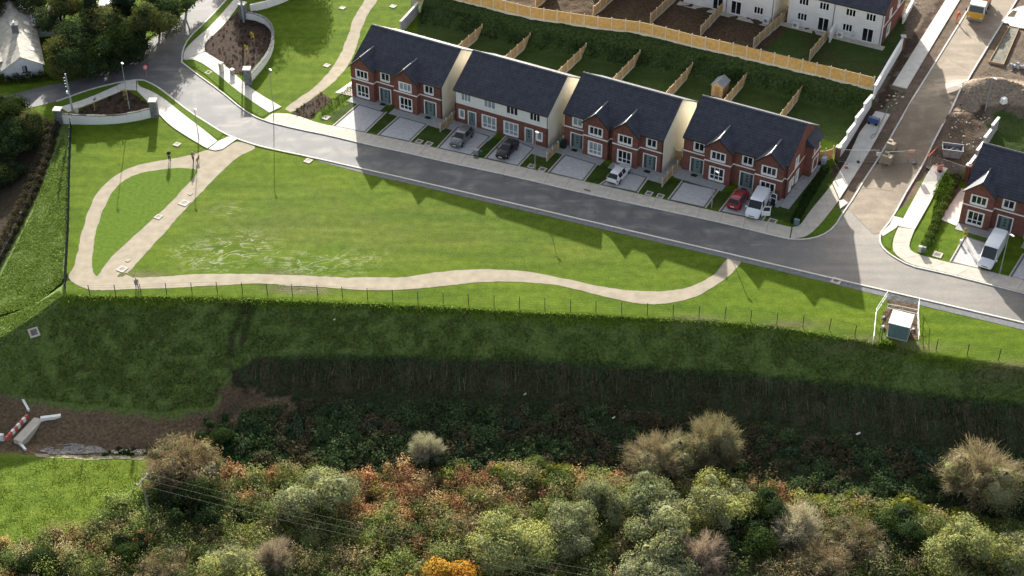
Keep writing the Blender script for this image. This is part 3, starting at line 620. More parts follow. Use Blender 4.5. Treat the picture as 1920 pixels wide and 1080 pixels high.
def front_door(root, fn, a0, a1, b1, mode='side', sunk=0):
    mb = MB(); w = .14; B = lambda m, x0, x1, y0, y1, d0, d1: m.box(x0, x1, d0, d1, y0, y1, 0, fn)
    B(mb, a0 - w, a0, .02, b1 + w, -.04, .1); B(mb, a1, a1 + w, .02, b1 + w, -.041, .1); B(mb, a0, a1, b1, b1 + w, -.042, .1)
    fr = mb.build('door_frame', upvc, root)
    d = MB()
    if mode == 'side':
        c0, c1 = a0 + .42, a1 - .42
        for x0, x1 in ((a0, c0 - .06), (c1 + .06, a1)):
            s = MB(); B(s, x0, x1, .05, b1, .09, .12); s.build('sidelight', doord, fr)
        B(d, c0 - .06, c0, .05, b1, .05, .13); B(d, c1, c1 + .06, .05, b1, .051, .13)
    else: c0, c1 = a0, a1
    B(d, c0, c1, .05, b1, .07, .12)
    dd = d.build('door', doorm, root)
    for k in range(3): g = MB(); B(g, c0 + .3, c0 + .62, .75 + k * .42, 1.02 + k * .42, .06, .068); g.build('door_light', doord, dd)
    h = MB(); B(h, c1 - .18, c1 - .14, .95, 1.25, .03, .07); h.build('handle', galv, dd)
    s = MB(); B(s, a0 - .1, a1 + .1, .0, .07, -.35, .12); s.build('doorstep', apronm, root)
    if mode == 'side':
        m_ = MB(); B(m_, (a0 + a1) / 2 - .4, (a0 + a1) / 2 + .4, .105, .125, -1.0, -.45); m_.build('door_mat', blackp, root)
def slope_courses(mb, a0, a1, p0, p1, n, mi=0, lift=.028, axis='x', a0t=None, a1t=None):
    # tile courses from the eaves p0=(y,z) to the ridge p1, between a0..a1 (may narrow upwards to a0t..a1t)
    a0t = a0 if a0t is None else a0t; a1t = a1 if a1t is None else a1t
    P = (lambda a, y, z: (a, y, z)) if axis == 'x' else (lambda a, y, z: (y, a, z))
    for k in range(n):
        t0, t1 = k / n, (k + 1) / n; L = lambda t, i: p0[i] + (p1[i] - p0[i]) * t
        A0, A1 = a0 + (a0t - a0) * t0, a1 + (a1t - a1) * t0; B0, B1 = a0 + (a0t - a0) * t1, a1 + (a1t - a1) * t1
        mb.quad(P(A0, L(t0, 0), L(t0, 1) + lift), P(A1, L(t0, 0), L(t0, 1) + lift), P(B1, L(t1, 0), L(t1, 1) + .002), P(B0, L(t1, 0), L(t1, 1) + .002), mi=mi)
        mb.quad(P(A0, L(t0, 0), L(t0, 1) - .01), P(A1, L(t0, 0), L(t0, 1) - .01), P(A1, L(t0, 0), L(t0, 1) + lift), P(A0, L(t0, 0), L(t0, 1) + lift), mi=mi)
def downpipe(root, x, y, z1=HE - .1):
    b = MB(); b.tube([(x, y, .05), (x, y, z1 - .3), (x, y - .12, z1)], .045, 6); b.build('downpipe', fascia, root)
def house(label, org, bays, doors, smalls, style='bay', W_=HW, left_m=None, right_m=None, blinds=(), group='brick houses facing the green', z=0, box_bay=False, rear=False):
    root = thing('brick_house', label, 'house', (org.x, org.y, z), YAW, group)
    br, rd = MATS['brick'], (right_m or cream); lm = left_m or cream
    y0 = 0.0; fr = MB(); holes = []
    F0 = mapF(0.0)
    up, dn, drs = [], [], []
    if style == 'bay':
        for (x0, x1, b0, b1) in smalls: up.append((x0, x1, b0, b1))
        for d in doors: drs.append((d, d + 1.7, .03, 2.2))
        wall_holes(fr, F0, 0, W_, -.3, HE + .05, up + drs, 0)
        w = fr.build('front_wall', br, root)
    else:
        up = [(x0, x1, b0, b1) for x0, x1, b0, b1, c, t in smalls if b0 > 2.9]; dn = [(x0, x1, b0, b1) for x0, x1, b0, b1, c, t in smalls if b0 <= 2.9]
        for d in doors: drs.append((d, d + 1.05, .03, 2.15))
        wall_holes(fr, F0, 0, W_, -.3, 3.0, dn + drs, 0); fr.build('front_wall', br, root)
        r2 = MB(); wall_holes(r2, mapF(-.02), 0, W_, 3.0, HE + .05, up, 0); r2.quad((0, -.02, 3.0), (W_, -.02, 3.0), (W_, .001, 2.97), (0, .001, 2.97)); r2.build('render_band', wrender, root)
    # gable walls and the rear wall
    for nm, fn, m in (('left_gable', mapL(0.0), lm), ('right_gable', mapR(W_), rd)):
        g_ = MB()
        hs = [] 
        if nm == 'right_gable' and box_bay: hs = [(2.6, 3.7, 3.3, 4.5), (1.0, 1.7, .6, 2.0), (2.2, 2.6, .9, 1.9), (3.4, 4.3, .5, 2.1)]
        wall_holes(g_, fn, 0, HD, -.3, HE, hs)
        g_.add([fn(0, 0, HE), fn(HD, 0, HE), fn(HD / 2, 0, HR - .05)], [(0, 1, 2)]); g_.build(nm, m, root)
        for h in hs: window(root, fn, h, 2 if h[1] - h[0] > 1 else 1, surround=True, gl=blind)
    rw = MB(); rw.quad((0, HD, -.3), (W_, HD, -.3), (W_, HD, HE), (0, HD, HE)); rw.build('rear_wall', wrender, root)
    # roof
    rf = MB(); n = 23; vo = .06
    ze = HE
    slope_courses(rf, -vo, W_ + vo, (-OV, ze), (HD / 2, HR), n); slope_courses(rf, -vo, W_ + vo, (HD + OV, ze), (HD / 2, HR), n)
    rf.quad((-vo, -OV, ze - .06), (W_ + vo, -OV, ze - .06), (W_ + vo, HD / 2, HR - .06), (-vo, HD / 2, HR - .06)); rf.quad((-vo, HD + OV, ze - .06), (W_ + vo, HD + OV, ze - .06), (W_ + vo, HD / 2, HR - .06), (-vo, HD / 2, HR - .06))
    roof = rf.build('roof', slate, root, fix=False)
    for x in (-vo - .03, W_ + vo):
        vg = MB()
        for ya, yb in ((-OV, HD / 2), (HD + OV, HD / 2)):
            vg.add([(x, ya, ze - .14), (x + .03, ya, ze - .14), (x + .03, yb, HR - .14), (x, yb, HR - .14), (x, ya, ze + .04), (x + .03, ya, ze + .04), (x + .03, yb, HR + .04), (x, yb, HR + .04)], MB.BOXF)
        vg.build('verge', fascia, roof)
    rt = MB(); k = int(W_ / .45)
    for i in range(k):
        x0, x1 = -vo + i * (W_ + 2 * vo) / k, -vo + (i + 1) * (W_ + 2 * vo) / k - .012
        rt.tube([(x0, HD / 2, HR - .02), (x1, HD / 2, HR - .02)], .125, 8)
    rt.build('ridge', ridgem, roof)
    ea = MB(); ea.box(-vo, W_ + vo, -OV - .10, -OV + .02, ze - .16, ze - .015); ea.box(-vo, W_ + vo, -OV + .02, .0, ze - .155, ze - .12); ea.build('gutter', fascia, root)
    er = MB(); er.box(-vo, W_ + vo, HD + OV - .02, HD + OV + .10, ze - .16, ze - .015); er.build('gutter', fascia, root)
    # bays with their own gabled roofs
    zb = 4.93; hw = 2.02; zr = 6.78; yb = -.8
    for bi, (x0, x1) in enumerate(bays):
        xc = (x0 + x1) / 2; hwd = (x1 - x0) / 2; bm_ = MB(); FB = mapF(yb)
        lo = (xc - .93, xc + .93, .42, 2.22); hi = (xc - .92, xc + .92, 3.42, 4.55)
        wall_holes(bm_, FB, x0, x1, -.3, zb, [lo, hi]); bm_.add([FB(x0, 0, zb), FB(x1, 0, zb), FB(xc, 0, zb + hwd * (zr - zb) / hw - .1)], [(0, 1, 2)])
        bm_.quad((x0, yb, -.3), (x0, 0, -.3), (x0, 0, zb), (x0, yb, zb)); bm_.quad((x1, yb, -.3), (x1, 0, -.3), (x1, 0, zb), (x1, yb, zb))
        bay = bm_.build('bay', br, root)
        window(root, FB, lo, 3, .55, gl=blind if (bi, 0) in blinds else glass); window(root, FB, hi, 3, gl=blind if (bi, 1) in blinds else glass)
        s = MB(); s.box(x0 - .03, x1 + .03, yb - .05, yb + .0, 2.93, 3.1); s.box(x0 - .031, x0 + .0, yb, -.001, 2.93, 3.1); s.box(x1, x1 + .031, yb, -.001, 2.93, 3.1); s.build('string_course', white, bay)
        q = MB(); yf = yb - .28; yr = -OV + (zr - HE) / SL + .05; ye = -OV + (zb - HE) / SL - .02
        for sgn in (-1, 1):
            nc = 8
            for c_ in range(nc):
                t0, t1 = c_ / nc, (c_ + 1) / nc; X = lambda t: xc + sgn * hw * (1 - t); Z = lambda t: zb + (zr - zb) * t; Yb = lambda t: ye + (yr - ye) * t
                q.quad((X(t0), yf, Z(t0) + .03), (X(t0), Yb(t0), Z(t0) + .03), (X(t1), Yb(t1), Z(t1) + .002), (X(t1), yf, Z(t1) + .002))
                q.quad((X(t0), yf, Z(t0) - .02), (X(t0), Yb(t0), Z(t0) - .02), (X(t0), Yb(t0), Z(t0) + .03), (X(t0), yf, Z(t0) + .03))
            q.quad((xc + sgn * hw, yf, zb - .05), (xc + sgn * hw, ye, zb - .05), (xc, yr, zr - .05), (xc, yf, zr - .05))
        br_ = q.build('bay_roof', slate, root)
        v = MB()
        for sgn in (-1, 1):
            a_, b_ = (xc + sgn * hw, zb), (xc, zr)
            v.add([(a_[0], yf - .03, a_[1] - .16), (a_[0], yf, a_[1] - .16), (b_[0], yf, b_[1] - .16), (b_[0], yf - .03, b_[1] - .16), (a_[0], yf - .03, a_[1] + .03), (a_[0], yf, a_[1] + .03), (b_[0], yf, b_[1] + .03), (b_[0], yf - .03, b_[1] + .03)], MB.BOXF)
        v.build('bargeboard', fascia, br_)
        rr = MB(); rr.tube([(xc, yf, zr - .01), (xc, yr, zr - .01)], .11, 8); rr.build('ridge', ridgem, br_)
    if style == 'bay':
        for i, h in enumerate(up): window(root, F0, h, 2, gl=blind if ('s', i) in blinds else glass)
        for h in drs: front_door(root, F0, h[0], h[1], h[3])
        segs = []; x = 0.0
        for (a, b) in sorted(bays):
            if a - x > .1: segs.append((x, a - .035))
            x = b + .035
        if W_ - x > .1: segs.append((x, W_))
        for a, b in segs: s = MB(); s.box(a, b, -.045, .0, 2.93, 3.1); s.build('string_course', white, root)
    else:
        for (x0, x1, b0, b1, c, t) in smalls:
            window(root, mapF(-.02) if b0 > 2.9 else F0, (x0, x1, b0, b1), c, t, surround=b0 <= 2.9, gl=blind if (x0 < 6 or b0 < 2.9) else glass)
        for h in drs: front_door(root, F0, h[0], h[1], h[3], 'plain')
    downpipe(root, W_ - .12, -.06); downpipe(root, .12, -.06) if style != 'bay' else None
    if box_bay:
        x0 = W_; b = MB(); b.box(x0 + .0, x0 + 1.0, 6.2, 9.4, -.2, 4.6); bb = b.build('side_bay', br, root)
        b = MB(); b.quad((x0 - .05, 6.0, 5.75), (x0 + 1.25, 6.0, 4.62), (x0 + 1.25, 9.6, 4.62), (x0 - .05, 9.6, 5.75)); b.quad((x0 + 1.25, 6.0, 4.5), (x0 + 1.25, 9.6, 4.5), (x0 + 1.25, 9.6, 4.62), (x0 + 1.25, 6.0, 4.62)); b.quad((x0, 6.0, 4.5), (x0 + 1.25, 6.0, 4.5), (x0 + 1.25, 6.0, 4.62), (x0 - .0, 6.0, 5.7)); b.build('side_bay_roof', slate, root)
        for h in ((6.9, 8.7, .5, 2.2), (6.9, 8.7, 3.2, 4.4)): window(root, mapR(x0 + 1.03), h, 3, gl=blind)
        s = MB(); s.box(x0, x0 + .04, 0, 6.2, 2.93, 3.1); s.box(x0 + 1.0, x0 + 1.04, 6.2, 9.4, 2.93, 3.1); s.build('string_course', white, root)
    # paved apron along the front and the flank
    return root
O1, O2, O3, O4 = (Vector((-22.09, 189.17, 0)), Vector((-7.77, 181.86, 0)), Vector((6.99, 175.85, 0)), Vector((22.27, 169.90, 0)))
SMALL = lambda x: (x, x + 1.3, 3.5, 4.65)
house('brick semi-detached pair at the left end of the row, beside the gravel path', O1, [(.05, 3.75), (7.1, 10.8)], [4.25, 11.55], [SMALL(4.55), SMALL(11.6)], blinds={(1, 1)})
house('pair of houses with a white rendered band under its plain roof without gables', O2, [], [2.15, 10.95],
      [(1.0, 2.5, 3.6, 4.75, 3, 0), (4.55, 6.3, 3.6, 4.75, 3, 0), (8.0, 9.75, 3.6, 4.75, 3, 0), (11.55, 13.1, 3.6, 4.75, 3, 0), (.7, 1.4, .85, 2.05, 1, 0), (4.3, 6.35, .4, 2.25, 3, .55), (7.7, 9.75, .4, 2.25, 3, .55), (12.65, 13.4, .85, 2.05, 1, 0)], style='band')
house('brick house pair whose two front gables stand close together, white car in front', O3, [(3.2, 6.75), (7.45, 11.05)], [1.05, 11.7], [SMALL(1.25), SMALL(12.0)], blinds={(0, 0), ('s', 0)})
house('brick house pair at the road corner with windows in its brick right gable', O4, [(3.3, 6.95), (10.25, 13.9)], [1.2, 8.1], [SMALL(1.5), SMALL(8.2)], right_m=MATS['brick'], box_bay=True)
O5 = at(1797, 418) + ACR * .8 - ROW * .05
house('brick house across the side road, behind the tall white van', O5, [(.05, 3.75), (10.5, 14.2)], [4.5, 8.1], [SMALL(4.7), SMALL(8.3)], left_m=MATS['brick'])
# aprons in front of the doors
for O, spans in ((O1, [(0.1, 5.6), (7.0, 15.9)]), (O2, [(-.1, 6.6), (8.2, 15.6)]), (O3, [(-.1, 6.5), (7.6, 15.5)]), (O4, [(-.1, 6.6), (8.2, 14.3)]), (O5, [(.05, 6.0), (8.2, 17)])):
    for a, b in spans:
        P = [O + ROW * x + ACR * y for x, y in ((a, -2.35 + .0), (b, -2.35), (b, -.02), (a, -.02))]
        sheet('paved_apron', None, apronm, .045, world=P)
P = [O4 + ROW * x + ACR * y for x, y in ((14.34, -2.0), (15.6, -2.0), (16.0, 9.5), (14.34, 9.5))]; sheet('paved_apron', None, apronm, .051, world=P)
P = [O5 + ROW * x + ACR * y for x, y in ((-2.2, -1.2), (.0, -1.6), (0, 9.5), (-1.6, 9.5))]; sheet('paved_apron', None, conc2, .051, world=P)
P = [O1 + ROW * x + ACR * y for x, y in ((-2.6, -1.2), (.0, -.85), (0, 9.5), (-1.8, 9.5))]; sheet('paved_apron', None, conc2, .051, world=P)
for O in (O1, O2, O3):                                  # passages between the houses
    P = [O + ROW * x + ACR * y for x, y in ((14.38, 0), (16.85, 0), (16.85, 10.6), (14.38, 10.6))]; sheet('side_passage', None, apronm, .053, world=P)

# the white houses on the upper terrace: we look at their rear fronts
def rear_house(label, corner, spec, z):
    root = thing('white_house', label, 'house', (corner.x - ROW.x * HW, corner.y - ROW.y * HW, z), YAW, 'white rendered houses on the upper terrace')
    F0 = mapF(0.0); wins = [(x, x + 1.45, 3.45, 4.6) for x in spec['up']] + [(x, x + 1.45, 1.0, 2.15) for x in spec['dn']]; drs = [(x, x + 1.6, .1, 2.2) for x in spec['doors']]
    b = MB(); wall_holes(b, F0, 0, HW, -.4, HE + .05, wins + drs); b.build('rear_wall', wrender, root)
    for h in wins: window(root, F0, h, 3, surround=False)
    for i, h in enumerate(drs): window(root, F0, h, 2, surround=True, gl=glass)
    for nm, fn, m in (('left_gable', mapL(0.0), cream), ('right_gable', mapR(HW), spec['gable'])):
        g_ = MB(); hs = [(2.2, 3.6, .5, 2.1), (2.4, 3.2, 3.4, 4.6), (6.2, 7.2, 3.4, 4.6)] if m is not cream and nm == 'right_gable' else []
        wall_holes(g_, fn, 0, HD, -.4, HE, hs); g_.add([fn(0, 0, HE), fn(HD, 0, HE), fn(HD / 2, 0, HR - .05)], [(0, 1, 2)]); g_.build(nm, m, root)
        for h in hs: window(root, fn, h, 1, gl=blind)
        if hs: s = MB(); s.box(HW, HW + .04, 0, HD, 2.93, 3.1); s.build('string_course', white, root)
    b = MB(); b.quad((0, HD, -.4), (HW, HD, -.4), (HW, HD, HE), (0, HD, HE)); b.build('front_wall', MATS['brick'], root)
    rf = MB(); vo = .06
    slope_courses(rf, -vo, HW + vo, (-OV, HE), (HD / 2, HR), 23); slope_courses(rf, -vo, HW + vo, (HD + OV, HE), (HD / 2, HR), 23)
    rf.quad((-vo, -OV, HE - .06), (HW + vo, -OV, HE - .06), (HW + vo, HD / 2, HR - .06), (-vo, HD / 2, HR - .06)); rf.quad((-vo, HD + OV, HE - .06), (HW + vo, HD + OV, HE - .06), (HW + vo, HD / 2, HR - .06), (-vo, HD / 2, HR - .06))
    roof = rf.build('roof', slate, root, fix=False); r_ = MB(); r_.tube([(-vo, HD / 2, HR - .02), (HW + vo, HD / 2, HR - .02)], .12, 8); r_.build('ridge', ridgem, roof)
    e = MB(); e.box(-vo, HW + vo, -OV - .1, -OV + .02, HE - .16, HE - .015); e.box(-vo, HW + vo, -OV + .02, 0, HE - .155, HE - .12); e.build('gutter', fascia, root)
    for x in spec['pipes']: downpipe(root, x, -.07)
    return root
HB = at(1651, 86, TER); HA = at(1449, 45, TER)
for c_ in (HB, HA, HA - ROW * 17.3 + ACR * .9):
    sheet('patio', None, conc, .05, z=TER, world=[c_ + ROW * x + ACR * y for x, y in ((-HW - .6, -1.3), (.7, -1.3), (.7, 0), (-HW - .6, 0))])
rh = rear_house('white rendered house pair with brick gable beside the building site road', HB, dict(up=[1.5, 4.6, 8.6, 11.6], dn=[1.5, 8.4], doors=[4.7, 11.4], gable=MATS['brick'], pipes=[6.9, 14.1]), TER)
rear_house('white rendered house pair left of the other white pair, bare soil gardens behind', HA, dict(up=[1.5, 4.6, 8.6, 11.6], dn=[2.0, 11.2], doors=[4.7, 7.6], gable=cream, pipes=[6.9, 14.1]), TER)
rear_house('white rendered house mostly above the frame, behind the bare gardens', HA - ROW * 17.3 + ACR * .9, dict(up=[1.5, 4.6, 8.6, 11.6], dn=[2.0, 11.2], doors=[4.7, 7.6], gable=cream, pipes=[6.9, 14.1]), TER)
def heat_pump(p, lab):
    r = thing('heat_pump', lab, 'heat pump', p, YAW, 'heat pump units behind the white houses'); b = MB(); b.box(0, .95, -.45, -.1, .08, .98); b.box(.1, .2, -.4, -.15, 0, .08); b.box(.75, .85, -.4, -.15, 0, .08); c = b.build('casing', white, r)
    f = MB(); n = 14; pts = [(.38 + .28 * math.cos(2 * math.pi * k / n), -.462, .55 + .28 * math.sin(2 * math.pi * k / n)) for k in range(n)]; f.add(pts, [tuple(range(n))]); f.build('fan_grille', mat('fan_grey', (.25, .25, .25), .6), r)
for u, v, l in ((1487, 50, 'left pair of the corner house'), (1570, 68, 'right half of the corner house'), (1432, 42, 'right end of the next house')):
    heat_pump(at(u, v, TER) - Vector((0, 0, 0)), 'white wall heat pump unit at the %s' % l)
# the old white cottage by the country road
CA, CB_ = at(10, 152), at(84, 140)
cy = (CB_ - CA).normalized(); cw = (CB_ - CA).length; cx = Vector((-cy.y, cy.x, 0))
cot = thing('cottage', 'old white cottage with a pale mossy roof and a chimney, among trees', 'cottage', tuple(CA), math.atan2(cy.y, cy.x))
oldroof = mat('weathered_roof', (.36, .345, .30), .85, .25, nscale=1.4, namp=.3, bump=.03, bscale=8); oldwall = mat('old_white_wall', (.60, .61, .62), .9, .1, nscale=1, namp=.12)
ce, cr, cl = 1.75, 3.35, 20.0
b = MB(); b.add([(0, 0, -.5), (cw, 0, -.5), (cw, 0, ce), (cw / 2, 0, cr), (0, 0, ce)], [(0, 1, 2, 3, 4)]); b.add([(0, cl, -.5), (cw, cl, -.5), (cw, cl, ce), (cw / 2, cl, cr), (0, cl, ce)], [(0, 1, 2, 3, 4)])
b.quad((0, 0, -.5), (0, cl, -.5), (0, cl, ce), (0, 0, ce)); b.quad((cw, 0, -.5), (cw, cl, -.5), (cw, cl, ce), (cw, 0, ce)); b.build('wall', oldwall, cot)
w_ = MB(); w_.box(cw / 2 - .1, cw / 2 + .55, -.04, .06, .95, 1.9); wf = w_.build('window', blackp, cot)
for k in range(3): p = MB(); p.box(cw / 2 - .02, cw / 2 + .3, -.055, -.042, 1.0 + k * .29, 1.24 + k * .29); p.build('pane', blind, wf)
s = MB(); s.box(cw / 2 - .3, cw / 2 + .95, -.14, .0, .83, .93); s.build('sill', coping, cot)
r_ = MB()
for x0, x1 in ((-.3, cw / 2), (cw + .3, cw / 2)):
    zz0 = ce - .3 * (cr - ce) / (cw / 2); r_.add([(x0, -.15, zz0), (x0, cl + .15, zz0), (x1, cl + .15, cr), (x1, -.15, cr), (x0, -.15, zz0 + .1), (x0, cl + .15, zz0 + .1), (x1, cl + .15, cr + .1), (x1, -.15, cr + .1)], MB.BOXF)
rf = r_.build('roof', oldroof, cot)
for x, y in ((.5, 3.2), (.45, 8.6), (.5, 11.4), (.45, 16.4)):
    X = cw * (.5 + .5 * x); z = cr - (X - cw / 2) * (cr - ce) / (cw / 2); k = MB(); dz = .7 * (cr - ce) / (cw / 2)
    k.add([(X, y, z + .12), (X + .7, y, z + .12 - dz), (X + .7, y + 1.0, z + .12 - dz), (X, y + 1.0, z + .12), (X, y, z + .18), (X + .7, y, z + .18 - dz), (X + .7, y + 1.0, z + .18 - dz), (X, y + 1.0, z + .18)], MB.BOXF); k.build('skylight', mat('skylight_glass', (.75, .76, .74), .25, .5), rf)
c_ = MB(); c_.box(cw / 2 - .45, cw / 2 + .45, 7.6, 8.7, cr - .9, cr + 1.1); c_.box(cw / 2 - .55, cw / 2 + .55, 7.5, 8.8, cr + 1.1, cr + 1.25); ch = c_.build('chimney', stone, rf)
p = MB(); p.tube([(cw / 2, 7.9, cr + 1.2), (cw / 2, 7.9, cr + 1.6)], .14, 8); p.tube([(cw / 2, 8.4, cr + 1.2), (cw / 2, 8.4, cr + 1.55)], .14, 8); p.build('chimney_pot', conc2, rf)
an = MB(); an.box(cw, cw + 4.2, 11.5, 17.5, -.3, 1.5); an.build('annexe_wall', oldwall, cot)
ar = MB(); n = 20
for k in range(n):
    y0 = 11.3 + k * 6.4 / n; y1 = y0 + 6.4 / n; ym = (y0 + y1) / 2
    for a, bq, za, zb_ in ((y0, ym, 0, .07), (ym, y1, .07, 0)): ar.quad((cw - .3, a, 2.1 + za), (cw + 4.5, a, 1.55 + za), (cw + 4.5, bq, 1.55 + zb_), (cw - .3, bq, 2.1 + zb_))
ar.build('annexe_roof', mat('corrugated_sheet', (.55, .55, .53), .5, .4, metal=.2, nscale=2, namp=.2), cot, fix=False)
lt = MB(); lt.box(-5.0, -.0, 2.2, 7.0, -.4, 1.1); lt.build('lean_to_wall', oldwall, cot)
lr = MB(); lr.add([(-5.3, 2.0, 1.1), (-5.3, 7.2, 1.1), (.2, 7.2, 2.0), (.2, 2.0, 2.0), (-5.3, 2.0, 1.22), (-5.3, 7.2, 1.22), (.2, 7.2, 2.12), (.2, 2.0, 2.12)], MB.BOXF); lr.build('lean_to_roof', oldroof, cot)
sh = thing('metal_shed', 'small shed roof of pale metal sheet hidden between the trees', 'shed', tuple(at(203, 30)), R_(42)); b = MB(); b.box(-1.5, 1.5, -.55, .55, 0, 2.2); b.build('wall', oldwall, sh); b = MB(); b.add([(-1.7, -.7, 2.2), (1.7, -.7, 2.2), (1.7, .7, 2.5), (-1.7, .7, 2.5), (-1.7, -.7, 2.28), (1.7, -.7, 2.28), (1.7, .7, 2.58), (-1.7, .7, 2.58)], MB.BOXF); b.build('roof', MATS['corrugated_sheet'], sh)

# ------------------------------------------------------------------ timber fences with concrete posts
def timber_fence(label, pts, group, h=1.75, bay=1.9, m=None, base=.3, cat='fence', level=None):
    P = resample(pts, step=bay); o = P[0]
    root = thing('timber_fence', label, cat, (o.x, o.y, o.z), 0, group); m = m or timber
    for i, p in enumerate(P):
        b = MB(); q = p - o; zz = (tz(p.x, p.y) if level is None else level) - o.z; d = (P[min(i + 1, len(P) - 1)] - P[max(i - 1, 0)]); rz = math.atan2(d.y, d.x)
        b.cbox((q.x, q.y, zz - .3), .12, .12, h + .32 + .3, rz); b.build('post', concpost, root)
    for a, c in zip(P[:-1], P[1:]):
        d = c - a; d.z = 0; L_ = d.length; d.normalize(); n = Vector((-d.y, d.x, 0)); za, zc = tz(a.x, a.y), tz(c.x, c.y); zt = max(za, zc) if level is None else level
        p0, p1 = a + d * .07 - o, c - d * .07 - o
        b = MB(); t = n * .03
        for z0, z1 in (((za - .2 - o.z), (za + base - o.z)),):
            b.add([p0 - t + Vector((0, 0, za - .2 - o.z - p0.z)), p1 - t + Vector((0, 0, zc - .2 - o.z - p1.z)), p1 + t + Vector((0, 0, zc - .2 - o.z - p1.z)), p0 + t + Vector((0, 0, za - .2 - o.z - p0.z)),
                   p0 - t + Vector((0, 0, zt + base - o.z - p0.z)), p1 - t + Vector((0, 0, zt + base - o.z - p1.z)), p1 + t + Vector((0, 0, zt + base - o.z - p1.z)), p0 + t + Vector((0, 0, zt + base - o.z - p0.z))], MB.BOXF)
        b.build('gravel_board', concpost, root)
        b = MB(); k = 8; zb, zu = zt + base + .005 - o.z, zt + base + h - .25 - o.z
        for j in range(k):                                # upright boards, each a little proud of the next
            e0, e1 = p0 + (p1 - p0) * (j / k), p0 + (p1 - p0) * ((j + 1) / k - .006); tt = n * (.022 if j % 2 else .034)
            b.add([(e.x + s_ * tt.x, e.y + s_ * tt.y, z) for z in (zb, zu) for e, s_ in ((e0, -1), (e1, -1), (e1, 1), (e0, 1))], MB.BOXF)
        b.build('panel', m, root)
        b = MB(); tt = n * .06; b.add([(e.x + s_ * tt.x, e.y + s_ * tt.y, z) for z in (zu + .002, zu + .06) for e, s_ in ((p0, -1), (p1, -1), (p1, 1), (p0, 1))], MB.BOXF); b.build('capping', timber if m is timbery else m, root)
    return root
YF = [on(u, v - .5) for u, v in YF_PX]
YF = [at(u, v, TER) for u, v in YF_PX]
timber_fence('long yellow timber panel fence with concrete posts along the top of the grass bank', YF, None, h=1.85, bay=2.05, m=timbery, base=.32)
DIV = [((880, 88), (896, 73)), ((952, 118), (986, 90)), ((1044, 137), (1091, 109)), ((1154, 150), (1192, 122)), ((1246, 176), (1290, 146)), ((1358, 186), (1395, 160)), ((1466, 216), (1497, 187))]
DL = ['behind the leftmost house pair', 'behind the right end of the leftmost roof', 'behind the middle of the white banded house', 'behind the gap left of the close twin gables', 'behind the house with twin gables', 'right beside the small shed', 'behind the corner house, rightmost']
for (a, b), l in zip(DIV, DL):
    p, q = at(*b), at(*a); d = (q - p).normalized(); q2 = p - ACR * 8.6
    timber_fence('short timber fence between back gardens, ' + l, [p + ACR * 1.3, q2], 'timber fences between the back gardens', h=1.6, bay=1.85, level=0.0)
UD = [((1004, 17), (1040, -12)), ((1112, 32), (1160, -8)), ((1219, 46), (1272, -4)), ((1313, 69), (1354, 24)), ((1412, 92), (1482, 30)), ((1517, 115), (1550, 75))]
UL = ['between the two bare plots at the top, leftmost', 'second from the left on the bare soil terrace', 'third from the left between bare soil plots', 'below the white wall stub of the middle white houses', 'running up between the two white house pairs', 'between the two grassy plots of the corner white house']
for (a, b), l in zip(UD, UL):
    timber_fence('upper terrace timber fence ' + l, [at(*a, TER), at(*b, TER)], 'timber fences on the upper terrace', h=1.6, bay=1.85)
for O, l in ((O1, 'left of the white banded house'), (O2, 'between the banded house and the twin gables'), (O3, 'between the twin gables house and the corner house')):
    a = O + ROW * 15.7 + ACR * -2.9; b = O + ROW * 15.7 + ACR * 3.4
    timber_fence('low timber passage fence ' + l, [a, b], 'timber fences in the side passages', h=1.1, bay=1.6, base=.12)
    timber_fence('pale timber side gate ' + l, [O + ROW * 14.45 + ACR * 3.6, O + ROW * 16.75 + ACR * 3.6], 'timber side gates', h=1.7, bay=1.1, base=.08, cat='gate')
timber_fence('yellow timber panel and gate beside the corner house, left of the white wall pier', [at(1528, 302), at(1542, 303), at(1560, 297)], None, h=1.7, bay=1.2, m=timbery, base=.05)
# garden shed
gs = thing('garden_shed', 'small timber garden shed with a grey roof in a back garden', 'shed', tuple(at(1333, 179)), YAW)
b = MB(); b.box(0, 1.7, 0, 2.3, 0, 1.75); b.add([(0, 0, 1.75), (1.7, 0, 1.75), (.85, 0, 2.3)], [(0, 1, 2)]); b.add([(0, 2.3, 1.75), (1.7, 2.3, 1.75), (.85, 2.3, 2.3)], [(0, 1, 2)]); b.build('wall', timber, gs)
b = MB()
for x0, x1 in ((-.15, .85), (1.85, .85)): b.add([(x0, -.12, 1.68), (x0, 2.42, 1.68), (x1, 2.42, 2.33), (x1, -.12, 2.33), (x0, -.12, 1.74), (x0, 2.42, 1.74), (x1, 2.42, 2.39), (x1, -.12, 2.39)], MB.BOXF)
b.build('roof', mat('grey_felt', (.22, .24, .26), .7, .3, nscale=2, namp=.15), gs); b = MB(); b.box(.5, 1.2, -.03, -.001, .05, 1.65); b.build('door', mat('door_timber', (.3, .19, .09), .85), gs)
